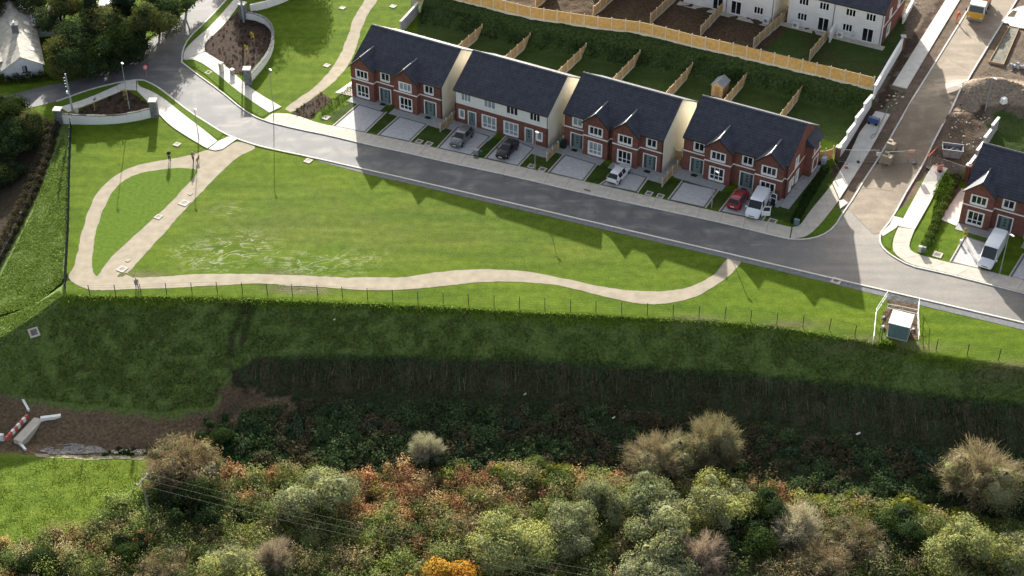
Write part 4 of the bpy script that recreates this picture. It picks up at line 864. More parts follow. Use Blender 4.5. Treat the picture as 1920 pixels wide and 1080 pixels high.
# ------------------------------------------------------------------ masonry walls
def stepped_wall(name, label, pts, h, m, cap, bay=3.0, th=.24, piers=(), pier_m=None, ph=.55, capw=.36, group=None, drape=True, vary=0, pier_w=.55):
    P = resample(pts, step=bay); o = P[0]; root = thing(name, label, 'wall', (o.x, o.y, o.z), 0, group); N = len(P)
    for i, (a, c) in enumerate(zip(P[:-1], P[1:])):
        d = c - a; d.z = 0; L_ = d.length; d.normalize(); n = Vector((-d.y, d.x, 0)); za, zc = tz(a.x, a.y), tz(c.x, c.y); top = max(za, zc) - o.z + h + vary * math.cos(i * 1.3) * 0 + vary * abs(i - N / 2) / N
        b = MB(); t = n * th / 2; A, C = a - o, c - o; C = C - d * .015
        b.add([(e.x + s_ * t.x, e.y + s_ * t.y, z) for z in (min(za, zc) - o.z - .4, top) for e, s_ in ((A, -1), (C, -1), (C, 1), (A, 1))], MB.BOXF); b.build('panel', m, root)
        b = MB(); t = n * capw / 2; A2, C2 = A - d * .02, C - d * .01
        b.add([(e.x + s_ * t.x, e.y + s_ * t.y, z) for z in (top + .002, top + .09) for e, s_ in ((A2, -1), (C2, -1), (C2, 1), (A2, 1))], MB.BOXF); b.build('coping', cap, root)
    for k, hh in piers:
        p = P[k] - o; z = tz(P[k].x, P[k].y) - o.z; d = P[min(k + 1, N - 1)] - P[max(k - 1, 0)]; rz = math.atan2(d.y, d.x)
        b = MB(); b.cbox((p.x, p.y, z - .3), pier_w, pier_w, hh + .3, rz); pr = b.build('pier', pier_m or m, root)
        b = MB(); b.cbox((p.x, p.y, z + hh + .002), pier_w + .16, pier_w + .16, .14, rz); b.build('pier_cap', conc2, pr)
    return root
stepped_wall('garden_wall', 'white rendered garden wall stepping up the slope beside the bare soil strip', [on(1569, 300), on(1600, 252), on(1632, 199)], 1.75, white, white, 2.6, piers=[(0, 2.0)], pier_m=MATS['brick'])
stepped_wall('garden_wall', 'plain white rendered wall beside the upper grass gardens, brick pier at its top end', [on(1637, 186), on(1665, 135), on(1690, 93)], 1.9, white, white, 6.0, piers=[(-1, 2.1)], pier_m=MATS['brick'])
stepped_wall('garden_wall', 'white capped block wall behind the brick house across the side road', [on(1811, 338), on(1838, 292), on(1868, 243)], 1.9, blockm, white, 2.6, piers=[(0, 2.3)], pier_m=MATS['brick'])
stepped_wall('garden_wall', 'grey block wall with white coping at the left end of the back gardens', [on(752, 62), on(768, 45), on(784, 26)], 1.9, blockm, conc2, 2.6)
stepped_wall('garden_wall', 'white rendered wall stub between the rear doors of the corner white house', [at(1555, 80, TER), at(1565, 60, TER)], 1.7, wrender, white, 3)
stepped_wall('garden_wall', 'white wall at the edge of the upper terrace beyond the brick gable', [at(1692, 45, TER), at(1712, 8, TER)], 1.0, white, white, 3)
arc2 = [at(u, v) for u, v in ((113, 231), (151, 233), (200, 233), (240, 229), (262, 225), (291, 218))]
stepped_wall('entrance_wall', 'curved white entrance wall with dark stepped coping between two grey stone piers, left', smoothline(arc2, 2), 1.25, white, coping, 2.0, piers=[(0, 2.2), (-1, 2.5)], pier_m=stone, vary=.5, pier_w=.95)
arc1 = [at(u, v) for u, v in ((457, 35), (480, 38), (500, 46), (511, 60), (514, 78), (509, 102), (496, 124), (466, 158))]
stepped_wall('entrance_wall', 'curved white entrance wall ringing the planted bed with two bright yellow saplings', smoothline(arc1, 2), 1.05, white, stone, 2.0, piers=[(0, 2.5), (-1, 2.5)], pier_m=stone, vary=.25, pier_w=.95, capw=.42)
arc0 = [at(u, v) for u, v in ((470, 22), (495, 17), (520, 9), (545, -2), (570, -16))]
stepped_wall('entrance_wall', 'white entrance wall at the top edge of the picture', smoothline(arc0, 1), 1.1, white, white, 2.6)
for u, v, h, l in ((416, 136, 1.5, 'white capped square stub pillar at the edge of the entrance bed'), (436, 140, .8, 'lower grey stub pillar beside the entrance bed')):
    p = at(u, v); t = thing('stub_pillar', l, 'pillar', tuple(p), R_(-40)); b = MB(); b.cbox((0, 0, 0), .5, .5, h); b.build('shaft', conc if h > 1 else blockm, t); b = MB(); b.cbox((0, 0, h + .002), .62, .62, .12); b.build('cap', conc2, t)
# ------------------------------------------------------------------ lamps and poles
def lamp(label, u, v, h=6.0, az=R_(-60)):
    p = on(u, v); r = thing('street_lamp', label, 'street lamp', tuple(p), az, 'street lamps'); b = MB(); b.tube([(0, 0, -.2), (0, 0, 1.2)], .085, 8); b.tube([(0, 0, 1.2), (0, 0, h)], [.06, .045], 8); b.tube([(0, 0, h - .05), (.35, 0, h + .06)], .035, 6); b.build('pole', galv, r)
    b = MB(); b.add([(.2, -.13, h + .03), (.75, -.10, h + .08), (.75, .10, h + .08), (.2, .13, h + .03), (.2, -.13, h + .13), (.75, -.10, h + .15), (.75, .10, h + .15), (.2, .13, h + .13)], MB.BOXF); b.build('lantern', whitelamp, r)
lamp('slim grey street lamp right of the stone pier of the entrance bed', 513, 205, 6.4)
lamp('slim grey street lamp in the bed beside the left curved white wall', 243, 205, 7.4)
lamp('slim grey street lamp on the curved grass verge above the walkers', 373, 262, 4.9)
lamp('slim grey street lamp in front of the white banded house', 1003, 318, 5.9)
lamp('slim grey street lamp on the grass beside the red car', 1334, 390, 5.6)
lamp('slim grey street lamp right of the tall white van', 1874, 514, 5.9)
lamp('slim grey lamp column standing among the earth mounds', 1847, 209, 5.2)
up = thing('utility_pole', 'bluish utility pole with insulators beside the left curved white wall', 'utility pole', tuple(at(137, 212))); b = MB(); b.tube([(0, 0, -.3), (0, 0, 6.2)], [.16, .11], 8); b.build('pole', mat('bluish_pole', (.25, .29, .33), .6, .3, nscale=2), up)
for k in range(4): b = MB(); b.tube([(-.12, -.14, 4.3 + k * .45), (-.28, -.2, 4.32 + k * .45)], .06, 6); b.build('insulator', white, up)
b = MB(); b.cbox((-.16, -.16, 3.2), .25, .2, .4); b.build('junction_box', white, up); b = MB(); b.cbox((.45, .15, 0), .5, .35, .9); cab = b.build('cabinet', conc2, up)
up2 = thing('utility_pole', 'tall blue grey pole at the top of the entrance bed, cut by the frame', 'utility pole', tuple(at(457, 42))); b = MB(); b.tube([(0, 0, -.3), (0, 0, 8.5)], [.17, .12], 8); b.build('pole', MATS['bluish_pole'], up2)
wp = on(284, 985); pw = thing('power_pole', 'thin wooden power pole with a crossarm rising from the scrub', 'power pole', tuple(wp)); H_ = 6.6
b = MB(); b.tube([(0, 0, -.5), (0, 0, H_)], [.13, .09], 8); b.build('pole', mat('weathered_pole', (.20, .21, .16), .9, .1, nscale=3), pw); b = MB(); b.cbox((0, 0, H_ - .15), 1.9, .12, .12, R_(65)); arm = b.build('crossarm', MATS['weathered_pole'], pw)
for s_ in (-.85, 0, .85): b = MB(); c_ = (s_ * math.cos(R_(65)), s_ * math.sin(R_(65)), H_ - .03); b.tube([c_, (c_[0], c_[1], c_[2] + .22)], .05, 6); b.build('insulator', white, arm)
pl = thing('power_lines', 'three thin overhead wires running from the power pole across the scrub', 'power lines', tuple(wp)); d = Vector((.965, -.26, 0))
for s_ in (-.85, 0, .85):
    c_ = Vector((s_ * math.cos(R_(65)), s_ * math.sin(R_(65)), H_ + .2)); L_ = 70; b = MB(); b.tube([c_ + d * (L_ * t) + Vector((0, 0, -1.6 * 4 * t * (1 - t) + .6 * t)) for t in np.linspace(0, 1, 24)], .007, 4); b.build('wire', mat('wire_grey', (.10, .11, .10), .6, .3), pl)
# ------------------------------------------------------------------ the wire fence along the top of the bank
pts = [(124, 552), (167, 556), (250, 554), (330, 551), (420, 549), (520, 553), (610, 556), (700, 562), (790, 567), (885, 571), (980, 577), (1072, 582), (1165, 587), (1260, 592), (1358, 597), (1455, 607), (1555, 618), (1608, 632), (1652, 640)]
def wire_fence(label, pts, step, h=1.65, group='wire fences along the bank'):
    P = resample([on(u, v) for u, v in pts], step=step); o = P[0]; root = thing('wire_fence', label, 'fence', tuple(o), 0, group)
    pm = None
    for p in P:
        b = MB(); j = random.uniform(-.03, .03); b.cbox((0, 0, -.3), .075, .075, h + .3)
        if pm is None: o_ = b.build('post', polem, root); pm = o_.data
        else: o_ = bpy.data.objects.new('post', pm); COL.objects.link(o_); o_.parent = root
        o_.location = (p.x - o.x, p.y - o.y, tz(p.x, p.y) - o.z); o_.rotation_euler = (j, random.uniform(-.03, .03), 0)
    for k in range(5):
        b = MB(); b.tube([(p.x - o.x, p.y - o.y, tz(p.x, p.y) - o.z + .25 + k * (h - .3) / 4) for p in P], .009, 3); b.build('wire', polem, root)
wire_fence('dark post and wire fence along the top of the bank, below the gravel path', pts, 3.0)
wire_fence('dark post and wire fence continuing right of the electricity kiosk', [(1755, 657), (1806, 665), (1858, 673), (1912, 682), (1990, 694)], 3.2)
gt = thing('field_gate', 'thin pale metal bar gate leaning in the wire fence below the gravel path', 'gate', tuple(on(526, 552)), R_(-5)); b = MB(); L_ = 5.6
for z in (.2, .5, .8, 1.1, 1.35): b.tube([(0, .1, z), (L_, .1, z)], .007, 5)
g0 = b.build('rails', concpost, gt); b = MB(); [b.tube([(x, .1, .1), (x, .1, 1.38)], .01, 5) for x in (0, L_ / 2, L_)]; b.build('stiles', concpost, gt)
# dark green mesh fence on the left
meshm = mat('green_mesh', (.012, .035, .026), .7, .2, nscale=6, namp=.3)
P = resample([at(u, v) for u, v in ((134, 240), (131, 330), (129, 430), (123, 540))], step=2.5); o = P[0]; gf = thing('mesh_fence', 'dark green mesh fence running down the left edge of the park', 'fence', tuple(o))
for p in P: b = MB(); b.cbox((p.x - o.x, p.y - o.y, -.5), .09, .09, 2.1); b.build('post', polem, gf)
for a, c in zip(P[:-1], P[1:]):
    b = MB(); A, C = a - o, c - o; n = 12
    for k in range(n): z = .05 + k * 1.4 / n; b.add([(A.x - .012, A.y, z), (A.x + .012, A.y, z), (C.x + .012, C.y, z), (C.x - .012, C.y, z), (A.x - .012, A.y, z + .075), (A.x + .012, A.y, z + .075), (C.x + .012, C.y, z + .075), (C.x - .012, C.y, z + .075)], MB.BOXF)
    for k in range(1, 10): q = A.lerp(C, k / 10); b.cbox((q.x, q.y, .02), .045, .045, 1.42)
    b.build('panel', meshm, gf)
# ------------------------------------------------------------------ electricity kiosk and its guard rails
teal = mat('grey_green_steel', (.115, .19, .20), .5, .4, nscale=1.5, namp=.06)
kp = on(1663, 632); kp2 = on(1699, 641); kd = (kp2 - kp); kd.z = 0; kw = kd.length; kk = thing('electricity_kiosk', 'grey green electricity kiosk with a pale flat roof on bare soil by the fence', 'kiosk', (kp.x, kp.y, -.02), math.atan2(kd.y, kd.x))
b = MB(); b.box(0, kw, .1, 2.2, -.5, 2.05); b.build('cabinet', teal, kk); b = MB(); b.box(-.08, kw + .08, 0, 2.3, -.5, .12); b.build('plinth', concpost, kk)
b = MB(); b.add([(-.14, -.08, 2.06), (kw + .14, -.08, 2.06), (kw + .14, 2.36, 2.18), (-.14, 2.36, 2.18), (-.14, -.08, 2.15), (kw + .14, -.08, 2.15), (kw + .14, 2.36, 2.27), (-.14, 2.36, 2.27)], MB.BOXF); b.build('roof', mat('pale_sheet', (.66, .68, .68), .6, .3), kk)
for i in range(3): x = .06 + i * (kw - .12) / 3; b = MB(); b.box(x + .02, x + (kw - .12) / 3 - .02, .06, .098, .2, 1.95); dd = b.build('door', teal, kk); h = MB(); h.box(x + .1, x + .15, .03, .06, 1.0, 1.2); h.build('handle', galv, dd)
def rail(label, pts, h=1.15, z=None):
    Q = [on(u, v) for u, v in pts]; o = Q[0]; r = thing('guard_rail', label, 'railing', tuple(o), 0, 'pale guard rails round the kiosk'); b = MB()
    for k in (h, h * .5): b.tube([p - o + Vector((0, 0, k)) for p in Q], .035, 6)
    b.build('rail', white, r)
    for p in resample(Q, step=1.6): b = MB(); b.tube([p - o + Vector((0, 0, -.3)), p - o + Vector((0, 0, h + .05))], .035, 6); b.build('post', white, r)
rail('pale guard rail left of the kiosk reaching to the kerb', [(1636, 646), (1641, 594), (1662, 562)], 1.25)
rail('pale guard rail right of the kiosk reaching to the kerb', [(1721, 646), (1719, 602), (1721, 574)], 1.25)
rail('low pale rail across the soil behind the kiosk', [(1662, 584), (1690, 589), (1718, 595)], 1.1)
for u, v, s_ in ((1655, 614, .5), (1656, 596, .45), (1712, 618, .4)): p = on(u, v); b = MB(); b.cbox((p.x, p.y, p.z - .05), s_, s_ * .7, s_ * .6, .6, taper=.7); tag(b.build('rubble_stone', conc2), 'pale lump of broken stone lying %s the kiosk' % {1655: 'close beside', 1656: 'on the dark soil left of', 1712: 'on the soil right of'}[u], 'stone')
# ------------------------------------------------------------------ manholes
MH = [(332, 271, .9, 'on the lawn above the two walkers'), (346, 381, 1.2, 'in the straight gravel path, the largest of three'), (357, 364, .45, 'of small size just above the largest one in the gravel path'), (297, 407, .9, 'in the middle of the straight gravel path'), (229, 505, 1.1, 'at the bottom end of the straight gravel path'), (240, 489, .45, 'of small size near the bottom end of the straight gravel path'), (578, 302, 1.0, 'on the lawn by the southern kerb'),
      (642, 15, .9, 'on the grass left of the upper gravel path'), (613, 123, .9, 'on the grass beside the bend of the upper gravel path'), (737, 12, .95, 'on the grass left of the block wall'), (391, 136, .85, 'on the verge below the entrance bed'), (611, 221, 1.0, 'on the front lawn left of the leftmost driveway'), (786, 265.5, .95, 'left one of two on the lawn left of the grey car'), (804, 270, 1.0, 'right one of two on the lawn left of the grey car'),
      (996.5, 312, .95, 'left one of two by the lamp at the banded house'), (1017, 318, 1.0, 'right one of two by the lamp at the banded house'), (1217, 363, .95, 'left one of two on the lawn right of the white car'), (1238, 368, .95, 'right one of two on the lawn right of the white car'), (1448, 415, 1.1, 'on the lawn beside the white van with open doors'), (1758, 478, 1.15, 'on the sunlit lawn left of the tall white van'), (1568, 527, 1.2, 'on the grass by the southern kerb at the junction'), (64, 625, 1.2, 'tilted on the rough slope at the far left')]
irn = mat('iron_cover', (.14, .13, .12), .7, .3, nscale=5, namp=.3)
for u, v, s_, l in MH:
    p = on(u, v); r = thing('manhole', 'white framed manhole ' + l, 'manhole', tuple(p), YAW if v < 600 else R_(20), 'manholes in white concrete surrounds')
    if u == 64:
        e = .8; nv = Vector((-(tz(p.x + e, p.y) - tz(p.x - e, p.y)) / (2 * e), -(tz(p.x, p.y + e) - tz(p.x, p.y - e)) / (2 * e), 1)); r.rotation_euler = nv.to_track_quat('Z', 'Y').to_euler(); r.location.z += .12
    b = MB(); o_ = s_ * .48; i_ = s_ * (.3 if s_ > .5 else .2); z = .075; oc = [(-o_, -o_), (o_, -o_), (o_, o_), (-o_, o_)]; ic = [(-i_, -i_), (i_, -i_), (i_, i_), (-i_, i_)]
    for k in range(4):
        k2 = (k + 1) % 4; b.quad((*oc[k], z), (*oc[k2], z), (*ic[k2], z), (*ic[k], z)); b.quad((*oc[k], -.1), (*oc[k2], -.1), (*oc[k2], z), (*oc[k], z))
    b.build('surround', conc, r); b = MB(); n = 12 if u in (346, 332, 229, 1568) else 4; rr = i_ * (1.0 if n > 4 else 1.4142)
    b.prism([(rr * math.cos(2 * math.pi * (k + .5) / n), rr * math.sin(2 * math.pi * (k + .5) / n)) for k in range(n)], 0, z - .015); b.build('cover', irn, r)
    if n > 4: b = MB(); [b.quad((ic[k][0], ic[k][1], z - .02), (ic[(k + 1) % 4][0], ic[(k + 1) % 4][1], z - .02), (0, 0, z - .02)) for k in range(4)]; b.build('slab', conc2, r)
for u, v, sx, sy, l in ((893, 291, .7, .5, 'at the end of the grey car\'s driveway'), (1101, 352, .9, .3, 'left of the white car')):
    p = at(u, v + 6); r = tag(MB().cbox((p.x, p.y, .09), sx, sy, .03, YAW).build('drain_cover', irn), 'brown iron drain cover in the pavement ' + l, 'drain cover', 'drain covers in the pavement')
def cabinet(label, u, v, sx, sy, h, m, z=0):
    p = on(u, v); r = thing('utility_cabinet', label, 'cabinet', tuple(p), YAW); b = MB(); b.cbox((0, 0, 0), sx, sy, h); b.build('case', m, r); b = MB(); b.cbox((0, 0, h + .002), sx + .06, sy + .06, .06); b.build('lid', m, r); b = MB(); b.box(-sx * .4, sx * .4, -sy / 2 - .02, -sy / 2 - .002, .1, h - .1); b.build('door', m, r)
cabinet('small silver utility cabinet at the kerb between the grey and the black car', 893, 290, .65, .35, .75, galv)
cabinet('small green utility box between the grey and the black car', 902, 291, .3, .25, .6, greenp)
cabinet('grey green utility cabinet on the corner lawn right of the white van', 1493, 422, .6, .35, .8, teal)
cabinet('left grey utility box with a white top beside the hedge', 1724, 472, .4, .3, .8, concpost); cabinet('right grey green utility box beside the hedge', 1731, 473, .4, .3, .75, teal)
cabinet('short white marker post on the driveway edge by the tall white van', 1800.5, 458, .22, .22, .6, white)
# wheelie bins
def bin_(label, p, m):
    r = thing('wheelie_bin', label, 'bin', tuple(p), YAW, 'wheelie bins'); b = MB(); b.cbox((0, 0, .05), .5, .55, .95, 0, taper=1.12); b.build('body', m, r); b = MB(); b.add([(-.31, -.36, 1.0), (.31, -.36, 1.0), (.31, .36, 1.06), (-.31, .36, 1.06), (-.31, -.36, 1.06), (.31, -.36, 1.06), (.31, .36, 1.14), (-.31, .36, 1.14)], MB.BOXF); b.build('lid', m, r)
    for s_ in (-.22, .22): b = MB(); b.tube([(s_ - .03, .26, .12), (s_ + .03, .26, .12)], .12, 10); b.build('wheel', rubber, r)
bin_('green wheelie bin beside the twin gable house', at(1048, 276), greenp); bin_('black wheelie bin beside the green bin', at(1057, 277.5), blackp)
bin_('black bin by the corner house front beside the open van', at(1450, 385), blackp); bin_('pale blue bin behind the corner house by the timber gate', at(1544, 308), mat('pale_blue_plastic', (.35, .42, .5), .6))
# round red sign
sg = thing('road_sign', 'round red and white road sign on a thin post at the junction', 'road sign', tuple(at(275.5, 146)), R_(30)); b = MB(); b.tube([(0, 0, -.2), (0, 0, 2.1)], .03, 6); b.build('post', galv, sg)
def disc(b, r, y, z, n=18): b.add([(r * math.cos(2 * math.pi * k / n), y, z + r * math.sin(2 * math.pi * k / n)) for k in range(n)], [tuple(range(n))])
b = MB(); disc(b, .38, -.04, 1.75); disc(b, .38, -.01, 1.75); b.build('disc', mat('sign_red', (.6, .06, .07), .5), sg); b = MB(); disc(b, .26, -.045, 1.75); b.build('disc_face', mat('sign_pale', (.72, .45, .45), .5), sg); b = MB(); b.add([(-.27, -.05, 1.72), (.27, -.05, 1.72), (.27, -.05, 1.79), (-.27, -.05, 1.79)], [(0, 1, 2, 3)]); b.build('bar', MATS['sign_red'], sg)
# ------------------------------------------------------------------ building site things
def skip():
    p = on(1784, 290); r = thing('skip', 'open grey steel skip half full of rubble on the dirt', 'skip', tuple(p), R_(-14)); L_, w, h = 2.7, 1.7, 1.15; b = MB(); t = .06
    O_ = [(-L_ / 2 + .35, -w / 2, 0), (L_ / 2 - .35, -w / 2, 0), (L_ / 2 - .35, w / 2, 0), (-L_ / 2 + .35, w / 2, 0), (-L_ / 2, -w / 2, h), (L_ / 2, -w / 2, h), (L_ / 2, w / 2, h), (-L_ / 2, w / 2, h)]
    I_ = [(-L_ / 2 + .4, -w / 2 + t, t), (L_ / 2 - .4, -w / 2 + t, t), (L_ / 2 - .4, w / 2 - t, t), (-L_ / 2 + .4, w / 2 - t, t), (-L_ / 2 + t, -w / 2 + t, h), (L_ / 2 - t, -w / 2 + t, h), (L_ / 2 - t, w / 2 - t, h), (-L_ / 2 + t, w / 2 - t, h)]
    b.add(O_ + I_, [(0, 3, 2, 1), (0, 1, 5, 4), (1, 2, 6, 5), (2, 3, 7, 6), (3, 0, 4, 7), (8, 9, 10, 11), (8, 12, 13, 9), (9, 13, 14, 10), (10, 14, 15, 11), (11, 15, 12, 8), (4, 5, 13, 12), (5, 6, 14, 13), (6, 7, 15, 14), (7, 4, 12, 15)]); b.build('tub', mat('grey_skip_steel', (.22, .23, .25), .6, .4, metal=.2, nscale=2.5, namp=.35), r)
    for s_ in (-1, 1): b = MB(); b.box(-L_ / 2 - .03, L_ / 2 + .03, s_ * w / 2 - .05, s_ * w / 2 + .05, h + .002, h + .08); b.build('rim', galv, r)
    b = MB(); rr = random.Random(3)
    for k in range(40): b.cbox((rr.uniform(-.8, .8), rr.uniform(-.6, .6), rr.uniform(.05, .7)), rr.uniform(.1, .45), rr.uniform(.08, .25), rr.uniform(.08, .2), rr.uniform(0, 3))
    b.build('rubble', blockm, r)
    b = MB(); b.cbox((-.2, .1, .75), 1.2, .15, .06, .9); b.cbox((.3, -.3, .72), .9, .1, .05, -.4); b.build('timber_offcuts', conc2, r)
skip()
def pallet(label, u, v, sx, sy, h, rows):
    p = on(u, v); r = thing('block_stack', label, 'block stack', tuple(p), R_(58)); pm = None
    nx_, ny_ = 3, 2
    b = MB(); b.cbox((0, 0, .02), sx, sy, .1); b.build('pallet', timber, r)
    for k in range(rows):
        for i in range(nx_):
            for j in range(ny_):
                if k == rows - 1 and (i + j) % 3 == 2: continue
                b = MB(); b.cbox((0, 0, 0), sx / nx_ - .02, sy / ny_ - .02, h / rows - .015); bmat_ = mat('beige_blocks', (.36, .32, .24), .9, .1, nscale=3, namp=.2)
                if pm is None: o_ = b.build('block', bmat_, r); pm = o_.data
                else: o_ = bpy.data.objects.new('block', pm); COL.objects.link(o_); o_.parent = r
                o_.location = (-sx / 2 + (i + .5) * sx / nx_, -sy / 2 + (j + .5) * sy / ny_, .125 + k * h / rows); o_.rotation_euler = (0, 0, random.uniform(-.04, .04))
pallet('tidy stack of beige blocks on the side road, the farther of two', 1670, 281, 1.3, 1.1, 1.15, 4); pallet('untidy stack of beige blocks on the side road, the nearer of two', 1663, 303, 1.5, 1.3, 1.0, 3)
def heras(label, a, c, h=1.95):
    A, C = on(*a), on(*c); d = C - A; d.z = 0; L_ = d.length; r = thing('site_fence', label, 'site fence', tuple(A), math.atan2(d.y, d.x), 'temporary mesh fence panels of the building site'); dz = C.z - A.z
    b = MB(); F_ = lambda x, z: (x, 0, z + dz * x / L_); b.tube([F_(0, .1), F_(0, h), F_(L_, h), F_(L_, .1), F_(0, .1)], .024, 5); b.build('frame', galv, r)
    b = MB()
    for k in range(1, int(L_ / .22)): b.tube([F_(k * .22, .1), F_(k * .22, h)], .006, 3, cap=False)
    for k in range(1, 9): b.tube([F_(0, k * h / 9), F_(L_, k * h / 9)], .006, 3, cap=False)
    b.build('mesh', galv, r)
    for x in (0, L_): b = MB(); q = F_(x, 0); b.cbox((q[0], q[1], q[2] - .02), .25, .6, .16); b.build('foot', blackp, r)
heras('leftmost mesh fence panel from the white wall pier across the soil strip', (1568, 304), (1608, 305)); heras('mesh fence panel across the pavement beside the white notice', (1610, 305), (1645, 305))
heras('mesh fence panel behind the stacked blocks', (1662, 308), (1712, 306)); heras('mesh fence panel from the orange board to the far kerb', (1716, 305), (1739, 314)); heras('mesh fence panel from the kerb up to the pier of the block wall', (1742, 316), (1762, 322)); heras('rightmost mesh fence panel ending at the brick pier', (1764, 322), (1806, 337))
def board(label, u, v, w, h, m, rz, z=.1, name='site_board'):
    p = on(u, v); r = thing(name, label, 'board', tuple(p), rz); b = MB(); b.box(-w / 2, w / 2, -.02, .02, z, z + h); b.build('panel', m, r); b = MB(); b.box(-w / 2 + .05, w / 2 - .05, -.03, -.021, z + h * .4, z + h * .6); b.build('band', conc2, r); b = MB(); [b.cbox((x, .12, 0), .06, .3, .12) for x in (-w / 3, w / 3)]; b.build('foot', blackp, r)
board('white notice board hung on the site fence', 1645, 302, .6, .55, white, 0, .85); board('faded orange board on the mesh fence over the side road', 1706, 303, .8, .7, mat('faded_orange', (.5, .27, .14), .8), 0, 1.15)
board('long orange and white barrier lying along the kerb by the skip', 1752, 284, 3.6, .25, orangep, R_(52), .05, 'barrier'); board('orange barrier standing at the top end of the sunlit footpath', 1762, 320, .9, .8, mat('pinkish_orange', (.7, .26, .2), .7), R_(20), .05, 'barrier')
def cone(label, u, v):
    p = on(u, v); r = thing('traffic_cone', label, 'traffic cone', tuple(p)); b = MB(); b.cbox((0, 0, .1), .45, .45, .05); b.tube([(0, 0, .15), (0, 0, .38)], [.17, .11], 10); b.tube([(0, 0, .58), (0, 0, .85)], [.075, .03], 10); b.build('body', mat('cone_red', (.6, .10, .08), .6), r); b = MB(); b.tube([(0, 0, .38), (0, 0, .58)], [.112, .075], 10); b.build('sleeve', white, r)
cone('red and white traffic cone on the shaded pavement by the site fence', 1587, 316)
gnr = thing('site_compressor', 'blue compressor box on the end of the concrete path with a hose', 'compressor', tuple(on(1637, 232)), YAW); b = MB(); b.cbox((0, 0, .25), 1.5, .8, .6); b.build('case', mat('deep_blue', (.04, .09, .22), .5, .4), gnr); b = MB(); b.cbox((0, 0, .852), 1.3, .6, .1); b.build('cover', MATS['deep_blue'], gnr)
for s_ in (-.5, .5):
    for t_ in (-.38, .38): b = MB(); b.tube([(s_, t_ - .06, .2), (s_, t_ + .06, .2)], .2, 10); b.build('wheel', rubber, gnr)
hz = thing('hose', 'thin pale hose looping over the concrete path from the blue compressor', 'hose', tuple(on(1650, 230))); Q = smoothline([on(u, v, .14) for u, v in ((1664, 206), (1655, 225), (1647, 240), (1644, 250), (1640, 257), (1634, 262), (1631, 260), (1636, 254), (1644, 251))], 2); o = on(1650, 230); b = MB(); b.tube([p - o for p in Q], .05, 6); b.build('tube', mat('hose_pink', (.33, .25, .22), .6), hz)
fw = thing('formwork', 'shallow timber formwork frame filled with grey gravel on the site', 'formwork', tuple(on(1872, 90))); o = on(1872, 90)
FP = [on(1854, 118), on(1881, 123), on(1898, 90), on(1906, 55), on(1893, 53), on(1872, 85)]
for a, c in ((FP[0], FP[1]), (FP[1], on(1910, 55)), (on(1892, 52), FP[0])):
    d = c - a; b = MB(); n = Vector((-d.y, d.x, 0)).normalized() * .04; b.add([(e.x - o.x + s_ * n.x, e.y - o.y + s_ * n.y, e.z - o.z + z) for z in (-.1, .28) for e, s_ in ((a, -1), (c, -1), (c, 1), (a, 1))], MB.BOXF); b.build('board', timber, fw)
sheet('gravel_bed', [(1854, 118), (1881, 123), (1910, 55), (1892, 52)], mat('wet_gravel', (.17, .165, .135), .9, .2, nscale=1.5, namp=.35, bump=.04), .13, drape=True)
b = MB()
for k in range(7): b.cbox((k * .45 - 1.4, random.uniform(-.5, .5), random.uniform(0, .4)), .5, .4, .35, random.uniform(0, 3), taper=.8)
rb = b.build('rubble_heap', mat('bluish_rubble', (.32, .36, .4), .8, .2, nscale=3, namp=.4)); rb.location = on(1915, 128); tag(rb, 'heap of pale bluish rubble at the right edge of the site', 'rubble')
wbag = MB(); wbag.cbox((0, 0, 0), .8, .7, .8, .4, taper=.8); wb = wbag.build('bulk_bag', white); wb.location = on(1881, 193); tag(wb, 'small white bulk bag among the earth mounds', 'bag')
# culvert at the lower left
cu = thing('culvert_bridge', 'small concrete culvert bridge with white wing walls over the ditch', 'bridge', tuple(on(62, 800))); o = Vector(cu.location)
A, B_ = at(30, 822, -5.9), at(78, 780, -5.9); d = (B_ - A); L_ = d.length; rz = math.atan2(d.y, d.x); z0 = A.z - o.z
def blk(nm, m, p, q, th, zlo, zhi):
    d = q - p; b = MB(); n = Vector((-d.y, d.x, 0)).normalized() * th / 2; b.add([(e.x - o.x + s_ * n.x, e.y - o.y + s_ * n.y, z - o.z) for z in (zlo, zhi) for e, s_ in ((p, -1), (q, -1), (q, 1), (p, 1))], MB.BOXF); b.build(nm, m, cu)
blk('deck', conc, at(33, 826, -5.9), at(74, 783, -5.9), 1.15, -7.0, -5.9)
blk('wing_wall', white, at(76, 784, -5.6), at(114, 779, -5.6), .4, -7.0, -5.5); blk('wing_wall', white, at(40, 745, -5.6), at(54, 770, -5.6), .26, -6.4, -5.4)
blk('wing_wall', white, at(35, 826, -6.0), at(48, 843, -6.2), .24, -7.4, -6.1); blk('wing_wall', white, at(-20, 812, -5.9), at(6, 815, -5.9), .36, -8, -5.9)
def bar_barrier(label, a, c):
    P = resample([at(u, v, -6.0) for u, v in (a, c)], 9); o = P[0]; r = thing('safety_barrier', label, 'barrier', tuple(o), 0, None)
    for i, (p, q) in enumerate(zip(P[:-1], P[1:])):
        d = (q - p).normalized(); b = MB(); n = Vector((-d.y, d.x, 0)) * .14; e0, e1 = p + d * .03 - o, q - d * .03 - o; b.add([(e.x + s_ * n.x, e.y + s_ * n.y, z) for z in (0, .55) for e, s_ in ((e0, -1), (e1, -1), (e1, 1), (e0, 1))], MB.BOXF); b.build('barrier_block', white if i % 2 == 0 and i else mat('barrier_red', (.5, .12, .09), .6), r)
bar_barrier('row of red and white barrier blocks along the culvert bridge', (12, 827), (53, 783))
